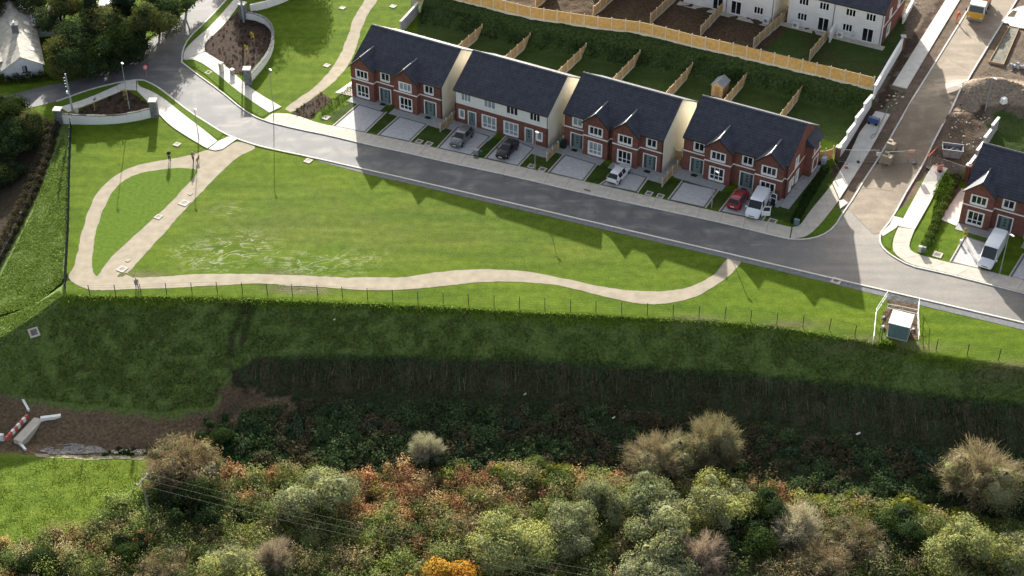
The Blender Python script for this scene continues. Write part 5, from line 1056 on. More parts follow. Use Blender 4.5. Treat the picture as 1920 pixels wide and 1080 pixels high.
for u, v, s_, l in ((1608, 817, .45, 'white scrap of plastic litter in the dark ditch'), (627, 603, .22, 'pale scrap of paper on the upper part of the shaded bank'), (1150, 787, .3, 'thin pale stick lying in the dark ditch'), (984, 743, .25, 'small pale litter at the foot of the cut bank')):
    p = on(u, v); b = MB(); b.cbox((p.x, p.y, p.z + .25), s_, s_ * .5, .08, .5); b.cbox((p.x + s_ * .4, p.y + .1, p.z + .3), s_ * .5, s_ * .5, .12, 1.2, taper=.6); tag(b.build('litter', conc2), l, 'litter')

# ------------------------------------------------------------------ vehicles
def paint(name, col, metal=0.0, coat=.6):
    m = mat(name, col, .32, .5, metal=metal); m.node_tree.nodes['Principled BSDF'].inputs['Coat Weight'].default_value = coat; m.node_tree.nodes['Principled BSDF'].inputs['Coat Roughness'].default_value = .08
    return m
def vehicle(label, cat, name, front, rear, St, pm, wheels, wr=.32, top_glass=(), side_glass=(), lamps=True, face=1):
    a, b_ = at(*front), at(*rear); d = (a - b_).normalized(); c = (a + b_) / 2
    r = thing(name, label, cat, (c.x, c.y, .05), math.atan2(d.y, d.x))
    body, gls = MB(), []
    def sec(s): x, zt, wt, zb, wb, zs, ws = s; zm = zs + (zb - zs) * .55; return [(0, zt + .02), (wt * .6, zt + .012), (wt, zt - .015), (wb - .015, zb), (wb, zm), (ws, zs)]
    def P(i, k, sg): s = St[i]; y, z = sec(s)[k]; return (s[0], sg * y, z)
    for i in range(len(St) - 1):
        for sg in (1, -1):
            for k in range(5):
                q = (P(i, k, sg), P(i + 1, k, sg), P(i + 1, k + 1, sg), P(i, k + 1, sg))
                if k in (0, 1) and i in top_glass: gls.append(('top', i, q)); continue
                if k == 2 and i in side_glass: gls.append(('side', (sg,), q)); continue
                body.quad(*q)
            body.quad(P(i, 5, 1), P(i + 1, 5, 1), P(i + 1, 5, -1), P(i, 5, -1)) if sg == 1 else None
    for i in (0, len(St) - 1): body.add([P(i, k, 1) for k in range(6)] + [P(i, k, -1) for k in range(5, -1, -1)], [tuple(range(12))])
    bd = body.build('body', pm, r); bm = bmesh.new(); bm.from_mesh(bd.data); bmesh.ops.remove_doubles(bm, verts=bm.verts, dist=.002); bmesh.ops.recalc_face_normals(bm, faces=bm.faces); bm.to_mesh(bd.data); bm.free()
    bd.data.polygons.foreach_set('use_smooth', [True] * len(bd.data.polygons)); bd.data.set_sharp_from_angle(angle=R_(38))
    xm = St[len(St) // 2][0]
    groups = {}
    for t, i, q in gls: groups.setdefault(('windscreen' if q[0][0] > xm else 'rear_window') if t == 'top' else ('side_window', i), []).append(q)
    for k, qs in groups.items():
        m = MB(); [m.quad(*q) for q in qs]; m.build(k if isinstance(k, str) else k[0], carglass, r)
    L0, L1 = St[0][0], St[-1][0]; wb = max(s[4] for s in St)
    for x in wheels:
        for sg in (1, -1):
            t = MB(); n = 14; y0, y1 = sg * (wb - .2), sg * (wb + .015); t.tube([(x, y0, wr), (x, y1, wr)], wr, n); w = t.build('wheel', rubber, r)
            h = MB(); disc_ = [(x + wr * .62 * math.cos(2 * math.pi * k / n), y1 + sg * .006, wr + wr * .62 * math.sin(2 * math.pi * k / n)) for k in range(n)]; h.add(disc_, [tuple(range(n))]); h.build('rim', alloy, w)
            a_ = MB(); pts = [(x + (wr + .07) * math.cos(t_), y1 - sg * .012, wr + (wr + .07) * math.sin(t_)) for t_ in np.linspace(0, math.pi, 9)]; pin = [(x + (wr - .01) * math.cos(t_), y1 - sg * .012, wr + (wr - .01) * math.sin(t_)) for t_ in np.linspace(0, math.pi, 9)]
            a_.add(pts + pin, [(k, k + 1, 10 + k, 9 + k) for k in range(8)]); a_.build('wheel_arch', blackp, w)
    zf, wf, zr_, wr2 = St[-2][3], St[-2][4], St[1][3], St[1][4]
    for sg in (1, -1):
        m = MB(); m.box(St[-2][0] - .25, St[-2][0] + .06, sg * (wf - .32), sg * (wf - .02), zf - .12, zf + .03); m.build('headlight', whitelamp, r)
        m = MB(); m.box(St[1][0] - .06, St[1][0] + .14, sg * (wr2 - .22), sg * (wr2 + .012), zr_ - .2, zr_ + .02); m.build('tail_light', redlamp, r)
        mi = MB(); xw = next((St[i + 1][0] for i in top_glass if St[i][0] > xm), L1 * .5); mi.box(xw - .25, xw - .1, sg * (wb + .02), sg * (wb + .2), St[-3][3] + .0, St[-3][3] + .16); mi.build('mirror', pm, r)
    m = MB(); m.box(L1 - .02, L1 + .025, -.26, .26, .42, .54); m.build('number_plate', plate, r); m = MB(); m.box(L0 - .025, L0 + .02, -.26, .26, .55, .67); m.build('number_plate', plate, r)
    m = MB(); m.box(L1 - .1, L1 + .018, -.5, .5, .3, .41); m.box(L1 - .1, L1 + .016, -.36, .36, .56, .66); m.build('grille', blackp, r); m = MB(); m.box(L0 - .02, L0 + .06, -.62, .62, .26, .42); m.build('bumper', blackp, r)
    return r
HATCH = [(-2.08, .72, .60, .66, .70, .34, .62), (-2.0, .96, .72, .84, .82, .25, .76), (-1.5, 1.38, .56, .93, .87, .2, .8), (-1.42, 1.415, .56, .93, .87, .2, .8), (-.56, 1.47, .585, .92, .88, .2, .8), (-.46, 1.47, .585, .92, .88, .2, .8), (.3, 1.44, .58, .91, .88, .2, .8), (.36, 1.425, .58, .91, .88, .2, .8), (1.08, .98, .72, .88, .87, .2, .8), (1.8, .84, .70, .74, .83, .22, .76), (2.06, .70, .55, .60, .70, .3, .62)]
HG = dict(top_glass=(1, 7), side_glass=(3, 5))
WAGON = [(-2.25, .75, .60, .68, .72, .36, .64), (-2.15, 1.05, .72, .86, .84, .27, .78), (-1.75, 1.44, .60, .95, .89, .22, .82), (-1.66, 1.47, .60, .95, .89, .22, .82), (-.6, 1.52, .61, .94, .9, .22, .82), (-.5, 1.52, .61, .94, .9, .22, .82), (.35, 1.49, .60, .93, .9, .22, .82), (.42, 1.475, .6, .93, .9, .22, .82), (1.12, 1.03, .74, .92, .89, .22, .82), (1.95, .90, .72, .8, .85, .24, .78), (2.2, .74, .58, .64, .73, .32, .64)]
vehicle('grey estate car with a pale reflecting roof on the driveway of the banded house', 'car', 'parked_car', (852, 279), (880, 250), WAGON, paint('grey_paint', (.13, .14, .155), .3), (-1.35, 1.35), **HG)
vehicle('black hatchback parked on the driveway beside the lamp post', 'car', 'parked_car', (936, 303), (966, 271), HATCH, paint('black_paint', (.006, .0065, .008), coat=.15), (-1.28, 1.3), **HG)
vehicle('white car parked nose to the house with close twin gables', 'car', 'parked_car', (1174, 317), (1146, 348), [(x * 1.05, *r_) for x, *r_ in HATCH], paint('white_car_paint', (.72, .73, .75)), (-1.35, 1.35), **HG)
vehicle('dark red hatchback parked beside the white van with open doors', 'car', 'parked_car', (1395, 365), (1372, 396), HATCH, paint('red_paint', (.33, .012, .02)), (-1.28, 1.3), **HG)
def van_st(h, L): k = L / 2; return [(-k, h - .12, .78, 1.1, .93, .42, .86), (-k + .06, h - .02, .84, 1.15, .96, .32, .9), (-k + 1.6, h, .85, 1.15, .97, .3, .9), (k - 2.3, h, .85, 1.15, .97, .3, .9), (k - 1.75, h - .03, .82, 1.12, .97, .3, .9), (k - 1.68, h - .06, .81, 1.12, .97, .3, .9), (k - .92, 1.22, .82, 1.05, .95, .3, .9), (k - .22, .98, .76, .86, .90, .32, .84), (k, .74, .62, .66, .78, .4, .72)]
wv = paint('white_van_paint', (.74, .76, .79))
v1 = vehicle('white panel van with two doors standing open, beside the red car', 'van', 'delivery_van', (1406, 417), (1432, 371), van_st(1.98, 5.1), wv, (-1.5, 1.55), wr=.34, top_glass=(5,), side_glass=(3, 4), lamps=True)
def vdoor(root, hinge, ang, w, h0, h1, glass_from):
    b = MB(); ca, sa = math.cos(ang), math.sin(ang); F_ = lambda a, t, z: (hinge[0] + a * ca - t * sa, hinge[1] + a * sa + t * ca, z)
    b.add([F_(a, t, z) for z in (h0, glass_from) for a, t in ((0, -.04), (w, -.04), (w, .04), (0, .04))], MB.BOXF); b.add([F_(a, t, z) for z, k in ((glass_from + .001, 0), (h1, .25)) for a, t in ((k, -.03), (w, -.03), (w, .03), (k, .03))], MB.BOXF); d_ = b.build('door', wv, root)
    g_ = MB(); [g_.quad(F_(.14, t, glass_from + .05), F_(w - .1, t, glass_from + .05), F_(w - .1, t, h1 - .08), F_(.28, t, h1 - .08)) for t in (-.045, .045)]; g_.build('window', carglass, d_)
vdoor(v1, (1.55, 1.0), R_(112), 1.1, .4, 1.75, 1.05); vdoor(v1, (-1.9, 1.0), R_(75), 1.0, .4, 1.8, 1.1)
v2 = vehicle('tall white long wheelbase van parked on the sunlit driveway at the right', 'van', 'delivery_van', (1840, 514), (1874, 454), van_st(2.45, 6.0), wv, (-1.75, 1.95), wr=.36, top_glass=(5,), side_glass=(4,))
# yellow lorry at the top of the side road
lp = on(1826, 42); ld = (on(1826, 42) - on(1850, -12)); ld.z = 0; ld.normalize(); lorry = thing('lorry', 'yellow fronted lorry with a white cab roof at the top of the dirt road', 'lorry', tuple(lp), math.atan2(ld.y, ld.x)); yp = paint('lorry_yellow', (.75, .42, .02))
b = MB(); b.box(-1.9, -.02, -1.2, 1.2, .55, 1.55); b.build('cab', yp, lorry); b = MB(); b.add([(-1.9, -1.2, 1.55), (-.02, -1.2, 1.55), (-.02, 1.2, 1.55), (-1.9, 1.2, 1.55), (-1.9, -1.12, 2.75), (-.3, -1.12, 2.65), (-.3, 1.12, 2.65), (-1.9, 1.12, 2.75)], MB.BOXF); b.build('cab_upper', white, lorry)
b = MB(); b.quad((.02, -1.05, 1.62), (.02, 1.05, 1.62), (-.24, .98, 2.5), (-.24, -.98, 2.5)); b.build('windscreen', carglass, lorry)
for s_ in (-1, 1): b = MB(); b.quad((-.4, s_ * 1.205, 1.65), (-1.4, s_ * 1.205, 1.65), (-1.35, s_ * 1.15, 2.4), (-.55, s_ * 1.15, 2.4)); b.build('side_window', carglass, lorry); b = MB(); b.box(-.2, -.05, s_ * 1.3, s_ * 1.5, 1.6, 2.1); b.build('mirror', blackp, lorry); b = MB(); b.box(-.03, .05, s_ * .7, s_ * 1.05, .75, .95); b.build('headlight', whitelamp, lorry)
b = MB(); b.box(-.1, .12, -1.2, 1.2, .35, .6); b.build('bumper', galv, lorry); b = MB(); b.box(-8, -1.95, -.5, .5, .7, .95); b.build('chassis', blackp, lorry)
b = MB(); b.tube([(-2.4, 0, 1.75), (-3.2, 0, 1.95), (-5.6, 0, 2.2), (-7.4, 0, 2.5)], [.75, 1.15, 1.2, .6], 12); b.build('mixer_drum', mat('drum_orange', (.7, .27, .03), .5, .4), lorry); b = MB(); b.box(-7.6, -2.2, -1.15, -1.0, .95, 1.5); b.box(-7.6, -2.2, 1.0, 1.15, .95, 1.5); b.build('side_guard', galv, lorry)
for x in (-1.0, -5.2, -6.5):
    for s_ in (-1, 1): b = MB(); b.tube([(x, s_ * .85, .5), (x, s_ * 1.18, .5)], .5, 14); w = b.build('wheel', rubber, lorry); b = MB(); b.add([(x + .28 * math.cos(2 * math.pi * k / 10), s_ * 1.187, .5 + .28 * math.sin(2 * math.pi * k / 10)) for k in range(10)], [tuple(range(10))]); b.build('rim', alloy, w)
# ------------------------------------------------------------------ people and a dog
def skin(name, V, E, Rr, m, parent, sub=1):
    me = bpy.data.meshes.new(name); me.from_pydata(V, E, []); o = bpy.data.objects.new(name, me); COL.objects.link(o); o.parent = parent; me.materials.append(m)
    md = o.modifiers.new('skin', 'SKIN'); md.use_smooth_shade = True
    sv = me.skin_vertices[0].data
    for i, r in enumerate(Rr): sv[i].radius = (r, r) if isinstance(r, float) else r
    sv[0].use_root = True
    s = o.modifiers.new('sub', 'SUBSURF'); s.levels = sub; s.render_levels = sub
    return o
def person(label, u, v, face, coat, legs, hair, stride=.16, arm=.0, bend=0.0, H=1.72):
    p = on(u, v); r = thing('person', label, 'person', (p.x, p.y, p.z + .02), face)          # faces local -y
    k = H / 1.72; hip = .90; by = -bend
    V = [(0, 0, hip), (0, by * .4, 1.15), (0, by * .8, 1.38), (0, by, 1.46), (0, by - .03, 1.54), (0, by - .035, 1.64)]; Rr = [(.15, .11), (.145, .10), (.16, .10), .06, (.075, .085), (.07, .08)]; E = [(0, 1), (1, 2), (2, 3), (3, 4), (4, 5)]
    tr = [[], []]; sl = [[], []]
    for i, s in enumerate((-1, 1)):
        st = stride * s; pts = [(s * .09, 0, hip - .06), (s * .10, -st * .5 - .02, .48), (s * .10, -st + .05, .08), (s * .11, -st - .10, .035)]; rr = [.088, .058, .042, .035]; n = len(V); V += pts; Rr += rr; E += [(0, n), (n, n + 1), (n + 1, n + 2), (n + 2, n + 3)]; tr[i] = pts
        sh = [(s * .18, by * .8, 1.39), (s * .225, by * .7 + st * .5, 1.13), (s * .22, by * .7 + st * .7 - .1 - arm * .15, .92 + arm * .15), (s * .215, by * .7 + st * .7 - .14 - arm * .2, .84 + arm * .18)]; rr = [.055, .042, .032, .03]; n = len(V); V += sh; Rr += rr; E += [(2, n), (n, n + 1), (n + 1, n + 2), (n + 2, n + 3)]; sl[i] = sh; hnd = n + 3
        for f in range(4): n = len(V); q = sh[3]; y = q[1] + (f - 1.5) * .022; V += [(q[0], y, q[2] - .05), (q[0] - s * .012, y - .006, q[2] - .085 + abs(f - 1.3) * .008)]; Rr += [.0095, .008]; E += [(hnd, n), (n, n + 1)]
        n = len(V); q = sh[3]; V += [(q[0] - s * .02, q[1] - .045, q[2] - .03)]; Rr += [.011]; E += [(hnd, n)]
    V = [tuple(c * k for c in q) for q in V]; skin('body', V, E, Rr, skinm, r)
    for nm, m, pts, rr, E2 in (('trousers', legs, [(0, 0, hip + .05), (0, 0, hip)] + tr[0][:3] + tr[1][:3], [(.16, .12), (.165, .13), .105, .075, .062, .105, .075, .062], [(0, 1), (1, 2), (2, 3), (3, 4), (1, 5), (5, 6), (6, 7)]),
                               ('jacket', coat, [(0, by * .8, 1.40), (0, by * .4, 1.15), (0, 0, hip - .02)] + sl[0][:3] + sl[1][:3], [(.17, .115), (.175, .13), (.18, .14), .078, .062, .05, .078, .062, .05], [(0, 1), (1, 2), (0, 3), (3, 4), (4, 5), (0, 6), (6, 7), (7, 8)])):
        skin(nm, [tuple(c * k for c in q) for q in pts], E2, rr, m, r)
    skin('hair', [(0, (by + .0) * k, 1.66 * k), (0, (by + .035) * k, 1.58 * k)], [(0, 1)], [(.082, .09), (.07, .06)], hair, r)
    for i in (0, 1): q = tr[i][2]; skin('shoe', [(q[0] * k, (q[1] + .03) * k, .05), (q[0] * k, (q[1] - .13) * k, .04)], [(0, 1)], [.055, .045], blackp, r)
    for s in (-1, 1): b = MB(); b.cbox((s * .027 * k, (by - .112) * k, 1.60 * k), .02, .012, .014); b.build('eye', blackp, r)
    b = MB(); b.cbox((0, (by - .125) * k, 1.565 * k), .02, .03, .035); b.build('nose', skinm, r); b = MB(); b.cbox((0, (by - .112) * k, 1.53 * k), .045, .01, .01); b.build('mouth', mat('lips', (.3, .1, .09), .6), r)
    return r
navy = mat('dark_coat', (.012, .014, .02), .9); dgr = mat('dark_trousers', (.02, .02, .022), .9); tan = mat('tan_jacket', (.30, .22, .15), .9); pale = mat('pale_hair', (.55, .50, .42), .8); brn = mat('brown_hair', (.04, .025, .018), .7); pgr = mat('lavender_jacket', (.30, .29, .34), .9); pbl = mat('pale_blue_overalls', (.55, .62, .70), .9)
person('person in a long black coat and black trousers walking on the gravel path', 318.5, 302, R_(190), navy, dgr, brn)
person('fair haired person in a tan jacket walking a dog on the gravel path', 363, 304, R_(160), tan, dgr, pale, arm=.3, H=1.75)
person('dark haired person in a pale lavender jacket on the lower gravel path by the fence', 258, 543, R_(30), pgr, pgr, brn, H=1.75)
person('building worker in orange clothing and white helmet bending by the kerb near the lorry', 1793, 41, R_(120), hivis, hivis, white, bend=.28)
person('worker in pale blue clothing at the rear wall of the corner white house', 1597, 77, R_(0), pbl, pbl, white)
dp = on(371, 303); dg = thing('dog', 'small brown dog beside the fair haired walker', 'dog', (dp.x, dp.y, dp.z + .02), R_(70)); V = [(0, 0, .42), (.22, 0, .43), (.36, 0, .50), (.47, 0, .60), (.60, 0, .57), (-.24, 0, .43), (-.40, 0, .52)]; E = [(0, 1), (1, 2), (2, 3), (3, 4), (0, 5), (5, 6)]; Rr = [.105, .13, .08, .075, .04, .10, .022]
for s in (-1, 1):
    n = len(V); V += [(.24, s * .08, .28), (.22, s * .08, .14), (.25, s * .08, .02)]; Rr += [.045, .03, .03]; E += [(1, n), (n, n + 1), (n + 1, n + 2)]
    n = len(V); V += [(-.20, s * .09, .27), (-.32, s * .09, .15), (-.28, s * .09, .02)]; Rr += [.055, .03, .03]; E += [(5, n), (n, n + 1), (n + 1, n + 2)]
    n = len(V); V += [(.44, s * .06, .68)]; Rr += [.02]; E += [(3, n)]
skin('body', V, E, Rr, mat('brown_fur', (.14, .075, .04), .9, nscale=8), dg)
# ------------------------------------------------------------------ vegetation
def jit(base, n, amp=.28, hue=.1): 
    b = np.array(base)[None] * (1 + RNG.uniform(-amp, amp, (n, 1))) * (1 + RNG.uniform(-hue, hue, (n, 3))); return np.clip(b, 0.002, 1)
def crown(kind, cols, n=5200, leaf=.26, lobes=11, w=6.0, h=5.6, low=.12, twigs=0, tcol=(.17, .14, .10), spread=.40, col_w=None, seed=1, shell=.72, shape='round', transl=True):
    global RNG
    RNG = np.random.default_rng(seed); C, S, CC, NN = [], [], [], []
    L = []
    for i in range(lobes):
        a = RNG.uniform(0, 2 * math.pi); rr = math.sqrt(RNG.random()) * spread * w; z = h * (low + .20 + .42 * RNG.random() * (1 - .55 * (rr / (spread * w)) ** 2))
        rad = w * RNG.uniform(.10, .27)
        if shape == 'column': rr *= .35; z = h * RNG.uniform(.2, .85); rad = w * RNG.uniform(.2, .3)
        if shape == 'cone': z = h * RNG.uniform(.12, .9); k = 1 - z / h; rr = RNG.random() * w * .42 * k; rad = w * (.10 + .2 * k)
        L.append((rr * math.cos(a), rr * math.sin(a), z, rad, rad * RNG.uniform(.75, 1.05)))
    tot = sum(l[3] ** 2 for l in L); Lc = np.array([l[:3] for l in L]); Lr = np.array([l[3] for l in L])
    for li, (x, y, z, r, rz) in enumerate(L):
        k = int(n * r * r / tot); d = RNG.normal(size=(k, 3)); d[:, 2] += .25; d /= np.linalg.norm(d, axis=1)[:, None]
        # clustered sprays on the lobe
        nc = max(6, int(k / 26)); cd_ = RNG.normal(size=(nc, 3)); cd_[:, 2] += .2; cd_ /= np.linalg.norm(cd_, axis=1)[:, None]
        ci = RNG.integers(0, nc, k); rad = RNG.uniform(.82, 1.16, nc)[ci]; dd = cd_[ci] * .8 + d * .42; dd /= np.linalg.norm(dd, axis=1)[:, None]
        rr = (rad * RNG.uniform(shell, 1.05, k))[:, None]; p = np.array([x, y, z]) + dd * np.array([r, r, rz]) * rr
        keep = np.ones(k, bool)
        for lj in range(len(L)):
            if lj != li: keep &= np.linalg.norm((p - Lc[lj]) / Lr[lj], axis=1) > .62
        keep &= p[:, 2] > h * .05
        p = p[keep]; b = cols[RNG.choice(len(cols), p=col_w)]; tone = RNG.uniform(.8, 1.2); ct = (RNG.uniform(.78, 1.22, nc)[ci])[keep][:, None]
        NN.append(dd[keep]); C.append(p); S.append(leaf * RNG.uniform(.55, 1.25, len(p))); CC.append(np.clip(jit(b, len(p)) * tone * ct, .002, 1))
    C, S, CC = np.concatenate(C), np.concatenate(S), np.concatenate(CC)
    P, F, T = cards(C, S, CC, bias=(0, 0, .25), aspect=.62, rng=RNG, base=np.concatenate(NN) * 1.0)
    if not twigs or n > 5000:                            # opaque core added inside each lobe to block light leaking through
        th = np.linspace(0, 2 * math.pi, 9)[:-1]; ph = np.array([-.5, .2, .85, 1.52])
        for (x, y, z, r, rz) in L:
            q = np.array([[x + .54 * r * math.cos(a) * math.cos(f), y + .54 * r * math.sin(a) * math.cos(f), z + .54 * rz * math.sin(f)] for f in ph for a in th] + [[x, y, z + .58 * rz]]); q += RNG.normal(size=q.shape) * r * .07; q[:, 2] = np.maximum(q[:, 2], .05)
            fs = [(i * 8 + k, i * 8 + (k + 1) % 8, i * 8 + 8 + (k + 1) % 8, i * 8 + 8 + k) for i in range(3) for k in range(8)] + [(24 + k, 24 + (k + 1) % 8, 32, 32) for k in range(8)]
            o = len(P); P = np.vstack([P, q]); F = np.vstack([F, np.array(fs[:24]) + o]); T = np.vstack([T, np.repeat(np.array(cols[RNG.integers(0, len(cols))])[None], 33, 0)])
    if twigs:                                            # main shoots from the stool, fine twigs fanning off them
        nb = 90; d = RNG.normal(size=(nb, 3)); d[:, 2] = np.abs(d[:, 2]) * .8 + .25; d /= np.linalg.norm(d, axis=1)[:, None]
        E_ = d * np.array([w * .5, w * .5, h * .95]) * RNG.uniform(.72, 1.05, (nb, 1)); B_ = RNG.normal(size=(nb, 3)) * np.array([.07, .07, 0]) * w; B_[:, 2] = .1
        def fan(st, en, w0, w1):
            s_ = np.cross(en - st, RNG.normal(size=st.shape)); s_ /= np.linalg.norm(s_, axis=1)[:, None]; return np.stack([st - s_ * w0, st + s_ * w0, en + s_ * w1, en - s_ * w1], 1).reshape(-1, 3)
        i = RNG.integers(0, nb, twigs); t = RNG.uniform(.38, .98, twigs)[:, None]; bow = np.array([0, 0, 1.]) * (t * (1 - t)) * h * .25
        st = B_[i] + (E_[i] - B_[i]) * t + bow + RNG.normal(size=(twigs, 3)) * .13; dr = d[i] + RNG.normal(size=(twigs, 3)) * .55 + np.array([0, 0, .25]); dr /= np.linalg.norm(dr, axis=1)[:, None]; en = st + dr * (w * RNG.uniform(.05, .15, twigs))[:, None]; en[:, 2] = np.maximum(en[:, 2], .15)
        Q = np.vstack([fan(B_, B_ + (E_ - B_) * .55 + np.array([0, 0, .06 * h]), .035, .022), fan(B_ + (E_ - B_) * .55 + np.array([0, 0, .06 * h]), E_, .022, .008), fan(st, en, .011, .006)]); nq = len(Q) // 4
        o = len(P); P = np.vstack([P, Q]); F = np.vstack([F, np.arange(4 * nq).reshape(-1, 4) + o]); T = np.vstack([T, np.repeat(jit(tcol, nq, .35, .06), 4, 0)])
    o = mesh_np('crown', P, F, LEAF, T); me = o.data; bpy.data.objects.remove(o)
    # trunk with limbs
    t = MB(); t.tube([(0, 0, -.4), (.05, .02, h * .25), (.0, .05, h * .5)], [w * .03, w * .024, w * .012], 7)
    for l in L[:7]: t.tube([(.03, .02, h * .14), (l[0] * .5, l[1] * .5, l[2] * .6), (l[0], l[1], l[2])], [w * .016, w * .011, w * .004], 5)
    o2 = t.build('trunk', bark); tm = o2.data; bpy.data.objects.remove(o2)
    return me, tm, w, h
YG, GG, DG, TN, OR_, PU = (.25, .275, .11), (.23, .25, .145), (.040, .064, .026), (.30, .26, .155), (.50, .26, .045), (.25, .215, .19)
KIND = {}
for i in range(2):
    KIND['willow%d' % i] = crown('w', [GG, (.25, .27, .13), (.20, .225, .12)], n=12000, leaf=.18, lobes=19, seed=10 + i)
    KIND['yellowgreen%d' % i] = crown('y', [YG, (.24, .265, .11), (.27, .29, .10), GG], n=12000, leaf=.18, lobes=18, seed=20 + i)
    KIND['twiggy%d' % i] = crown('t', [(.22, .22, .12), (.18, .21, .09), (.25, .225, .14)], n=7500, leaf=.12, lobes=10, w=6, h=5.6, twigs=11000, tcol=(.25, .22, .15), spread=.30, seed=30 + i, shell=.4)
    KIND['dark%d' % i] = crown('d', [DG, (.04, .062, .02), (.028, .045, .022)], n=11000, leaf=.19, lobes=15, seed=40 + i)
    KIND['mixed%d' % i] = crown('m', [(.070, .088, .034), DG, (.100, .106, .038), (.05, .074, .032)], n=13000, leaf=.2, lobes=18, h=7, seed=50 + i)
    KIND['gorse%d' % i] = crown('g', [(.15, .185, .042), (.115, .15, .045), (.22, .225, .04)], n=6500, leaf=.14, lobes=14, w=4, h=2.8, low=-.05, seed=60 + i, spread=.4)
KIND['purple'] = crown('p', [PU, (.28, .24, .20)], n=1400, leaf=.09, lobes=9, twigs=12000, tcol=(.29, .245, .21), seed=70, shell=.5)
KIND['greytwig'] = crown('p', [(.23, .25, .16), (.28, .27, .19)], n=1500, leaf=.09, lobes=8, w=4, h=3.8, twigs=9000, tcol=(.36, .35, .28), seed=71, shell=.5)
KIND['orange'] = crown('o', [OR_, (.40, .20, .04), (.50, .31, .06)], n=6000, leaf=.26, lobes=12, seed=72, twigs=900, tcol=(.12, .08, .05))
KIND['conifer'] = crown('c', [(.022, .040, .022), (.03, .05, .026)], n=7500, leaf=.24, lobes=40, w=4.5, h=9, shape='cone', seed=73)
KIND['sapling'] = crown('s', [(.42, .33, .05), (.34, .29, .06), (.25, .24, .06)], n=260, leaf=.10, lobes=6, w=1.3, h=2.9, shape='column', seed=74)
KIND['greensap'] = crown('s', [(.11, .13, .03)], n=240, leaf=.13, lobes=5, w=1.1, h=2.9, shape='column', seed=75)
KIND['brown'] = crown('b', [(.18, .165, .10), (.20, .165, .10), (.155, .16, .08)], n=5200, leaf=.2, lobes=13, twigs=7000, seed=76, shell=.55, tcol=(.22, .18, .12))
def tree(label, kind, u, v, wpx, H, name='tree', cat='tree', group=None, base=None):
    me, tm, w, h = KIND[kind]; p = on(u, v + 30)
    for _ in range(3):
        dist = math.hypot(p.y, CAM_H - p.z); s = FPX / dist; p = on(u, v + (0.52 * H) * s * math.cos(math.atan2(CAM_H, p.y)))
    if base: p = on(*base)
    dist = math.sqrt(p.x ** 2 + p.y ** 2 + (CAM_H - p.z) ** 2); wd = wpx * dist / FPX
    r = thing(name, label, cat, tuple(p), random.uniform(0, 6.28), group); sc = (wd / w / .92, wd / w / .92, H / h)
    for nm, m in (('crown', me), ('trunk', tm)): o = bpy.data.objects.new(nm, m); COL.objects.link(o); o.parent = r; o.scale = sc
    return r
FG = 'trees in the foreground scrub'
for a in (('grey brown half bare tree at the right edge of the lower left field', 'brown', 345, 865, 135, 6.0), ('dark ivy clad bush right of the thin power pole', 'dark0', 368, 942, 125, 4.6),
          ('pale willow rising alone from the orange bracken on the left', 'willow0', 592, 925, 130, 6.0), ('small bare silvery bush in the dark ditch left of centre', 'greytwig', 799, 835, 66, 3.4),
          ('tan leafless tree in the ditch, left one of the adjoining pair', 'twiggy0', 1240, 848, 135, 4.8), ('tan leafless tree in the ditch, right and taller one of the adjoining pair', 'twiggy1', 1336, 820, 112, 6.2),
          ('broad tan tree with green tips standing in the dark ditch at the far right', 'twiggy0', 1832, 880, 152, 6.6), ('large yellow green willow at the bottom centre', 'yellowgreen0', 950, 1012, 150, 6.6),
          ('grey green willow with a yellow tuft, right of the large yellow green willow', 'willow1', 1072, 985, 110, 5.6), ('grey green willow top behind the bottom centre trees', 'willow0', 1132, 940, 88, 5.2),
          ('grey green willow in the tight cluster right of centre, rear left', 'willow1', 1215, 935, 110, 5.8), ('grey green willow in the cluster right of centre, front left', 'willow0', 1235, 1005, 130, 6.6),
          ('light green willow in the cluster right of centre, rear right', 'yellowgreen1', 1345, 938, 120, 6.0), ('brownish bare thicket tree at the bottom right of centre', 'purple', 1310, 1040, 120, 4.6),
          ('dark green shrub tree right of the willow cluster', 'dark1', 1440, 950, 84, 4.8), ('pale bare branched tree left of the right hand gorse', 'greytwig', 1492, 985, 100, 4.8),
          ('dense yellow green willow in the bottom right', 'yellowgreen0', 1802, 1030, 125, 6.2), ('yellow green willow cut by the right edge', 'yellowgreen1', 1905, 1040, 100, 5.4),
          ('bright orange autumn tree cut by the bottom edge', 'orange', 818, 1098, 125, 5.6), ('lime green tree cut by the bottom edge left of the purple bush', 'yellowgreen1', 440, 1078, 130, 5.2),
          ('purple grey bare bush at the bottom left', 'purple', 515, 1042, 92, 4.6), ('olive green tree below the willow cluster at the bottom edge', 'willow1', 1235, 1075, 130, 5.0), ('dark tree between the willow cluster and the right hand scrub', 'dark0', 1400, 1010, 110, 5.0),
          ('dark green bush at the bottom left corner', 'dark1', 70, 1052, 62, 2.8), ('dark round bush below the power pole', 'dark0', 250, 1025, 80, 3.0), ('brown thicket bush in the right hand scrub', 'brown', 1600, 1010, 110, 4.0), ('dark evergreen bush beside the yellow green willow at bottom right', 'dark1', 1690, 985, 95, 4.4), ('brown bush at the bottom edge right of centre', 'brown', 1540, 1050, 110, 4.2),
          ('grey brown bush on the left of the bottom edge', 'brown', 310, 1070, 100, 3.4), ('small dark bramble bush at the foot of the soil bank', 'dark0', 405, 812, 70, 2.6)):
    tree(*a, group=FG)
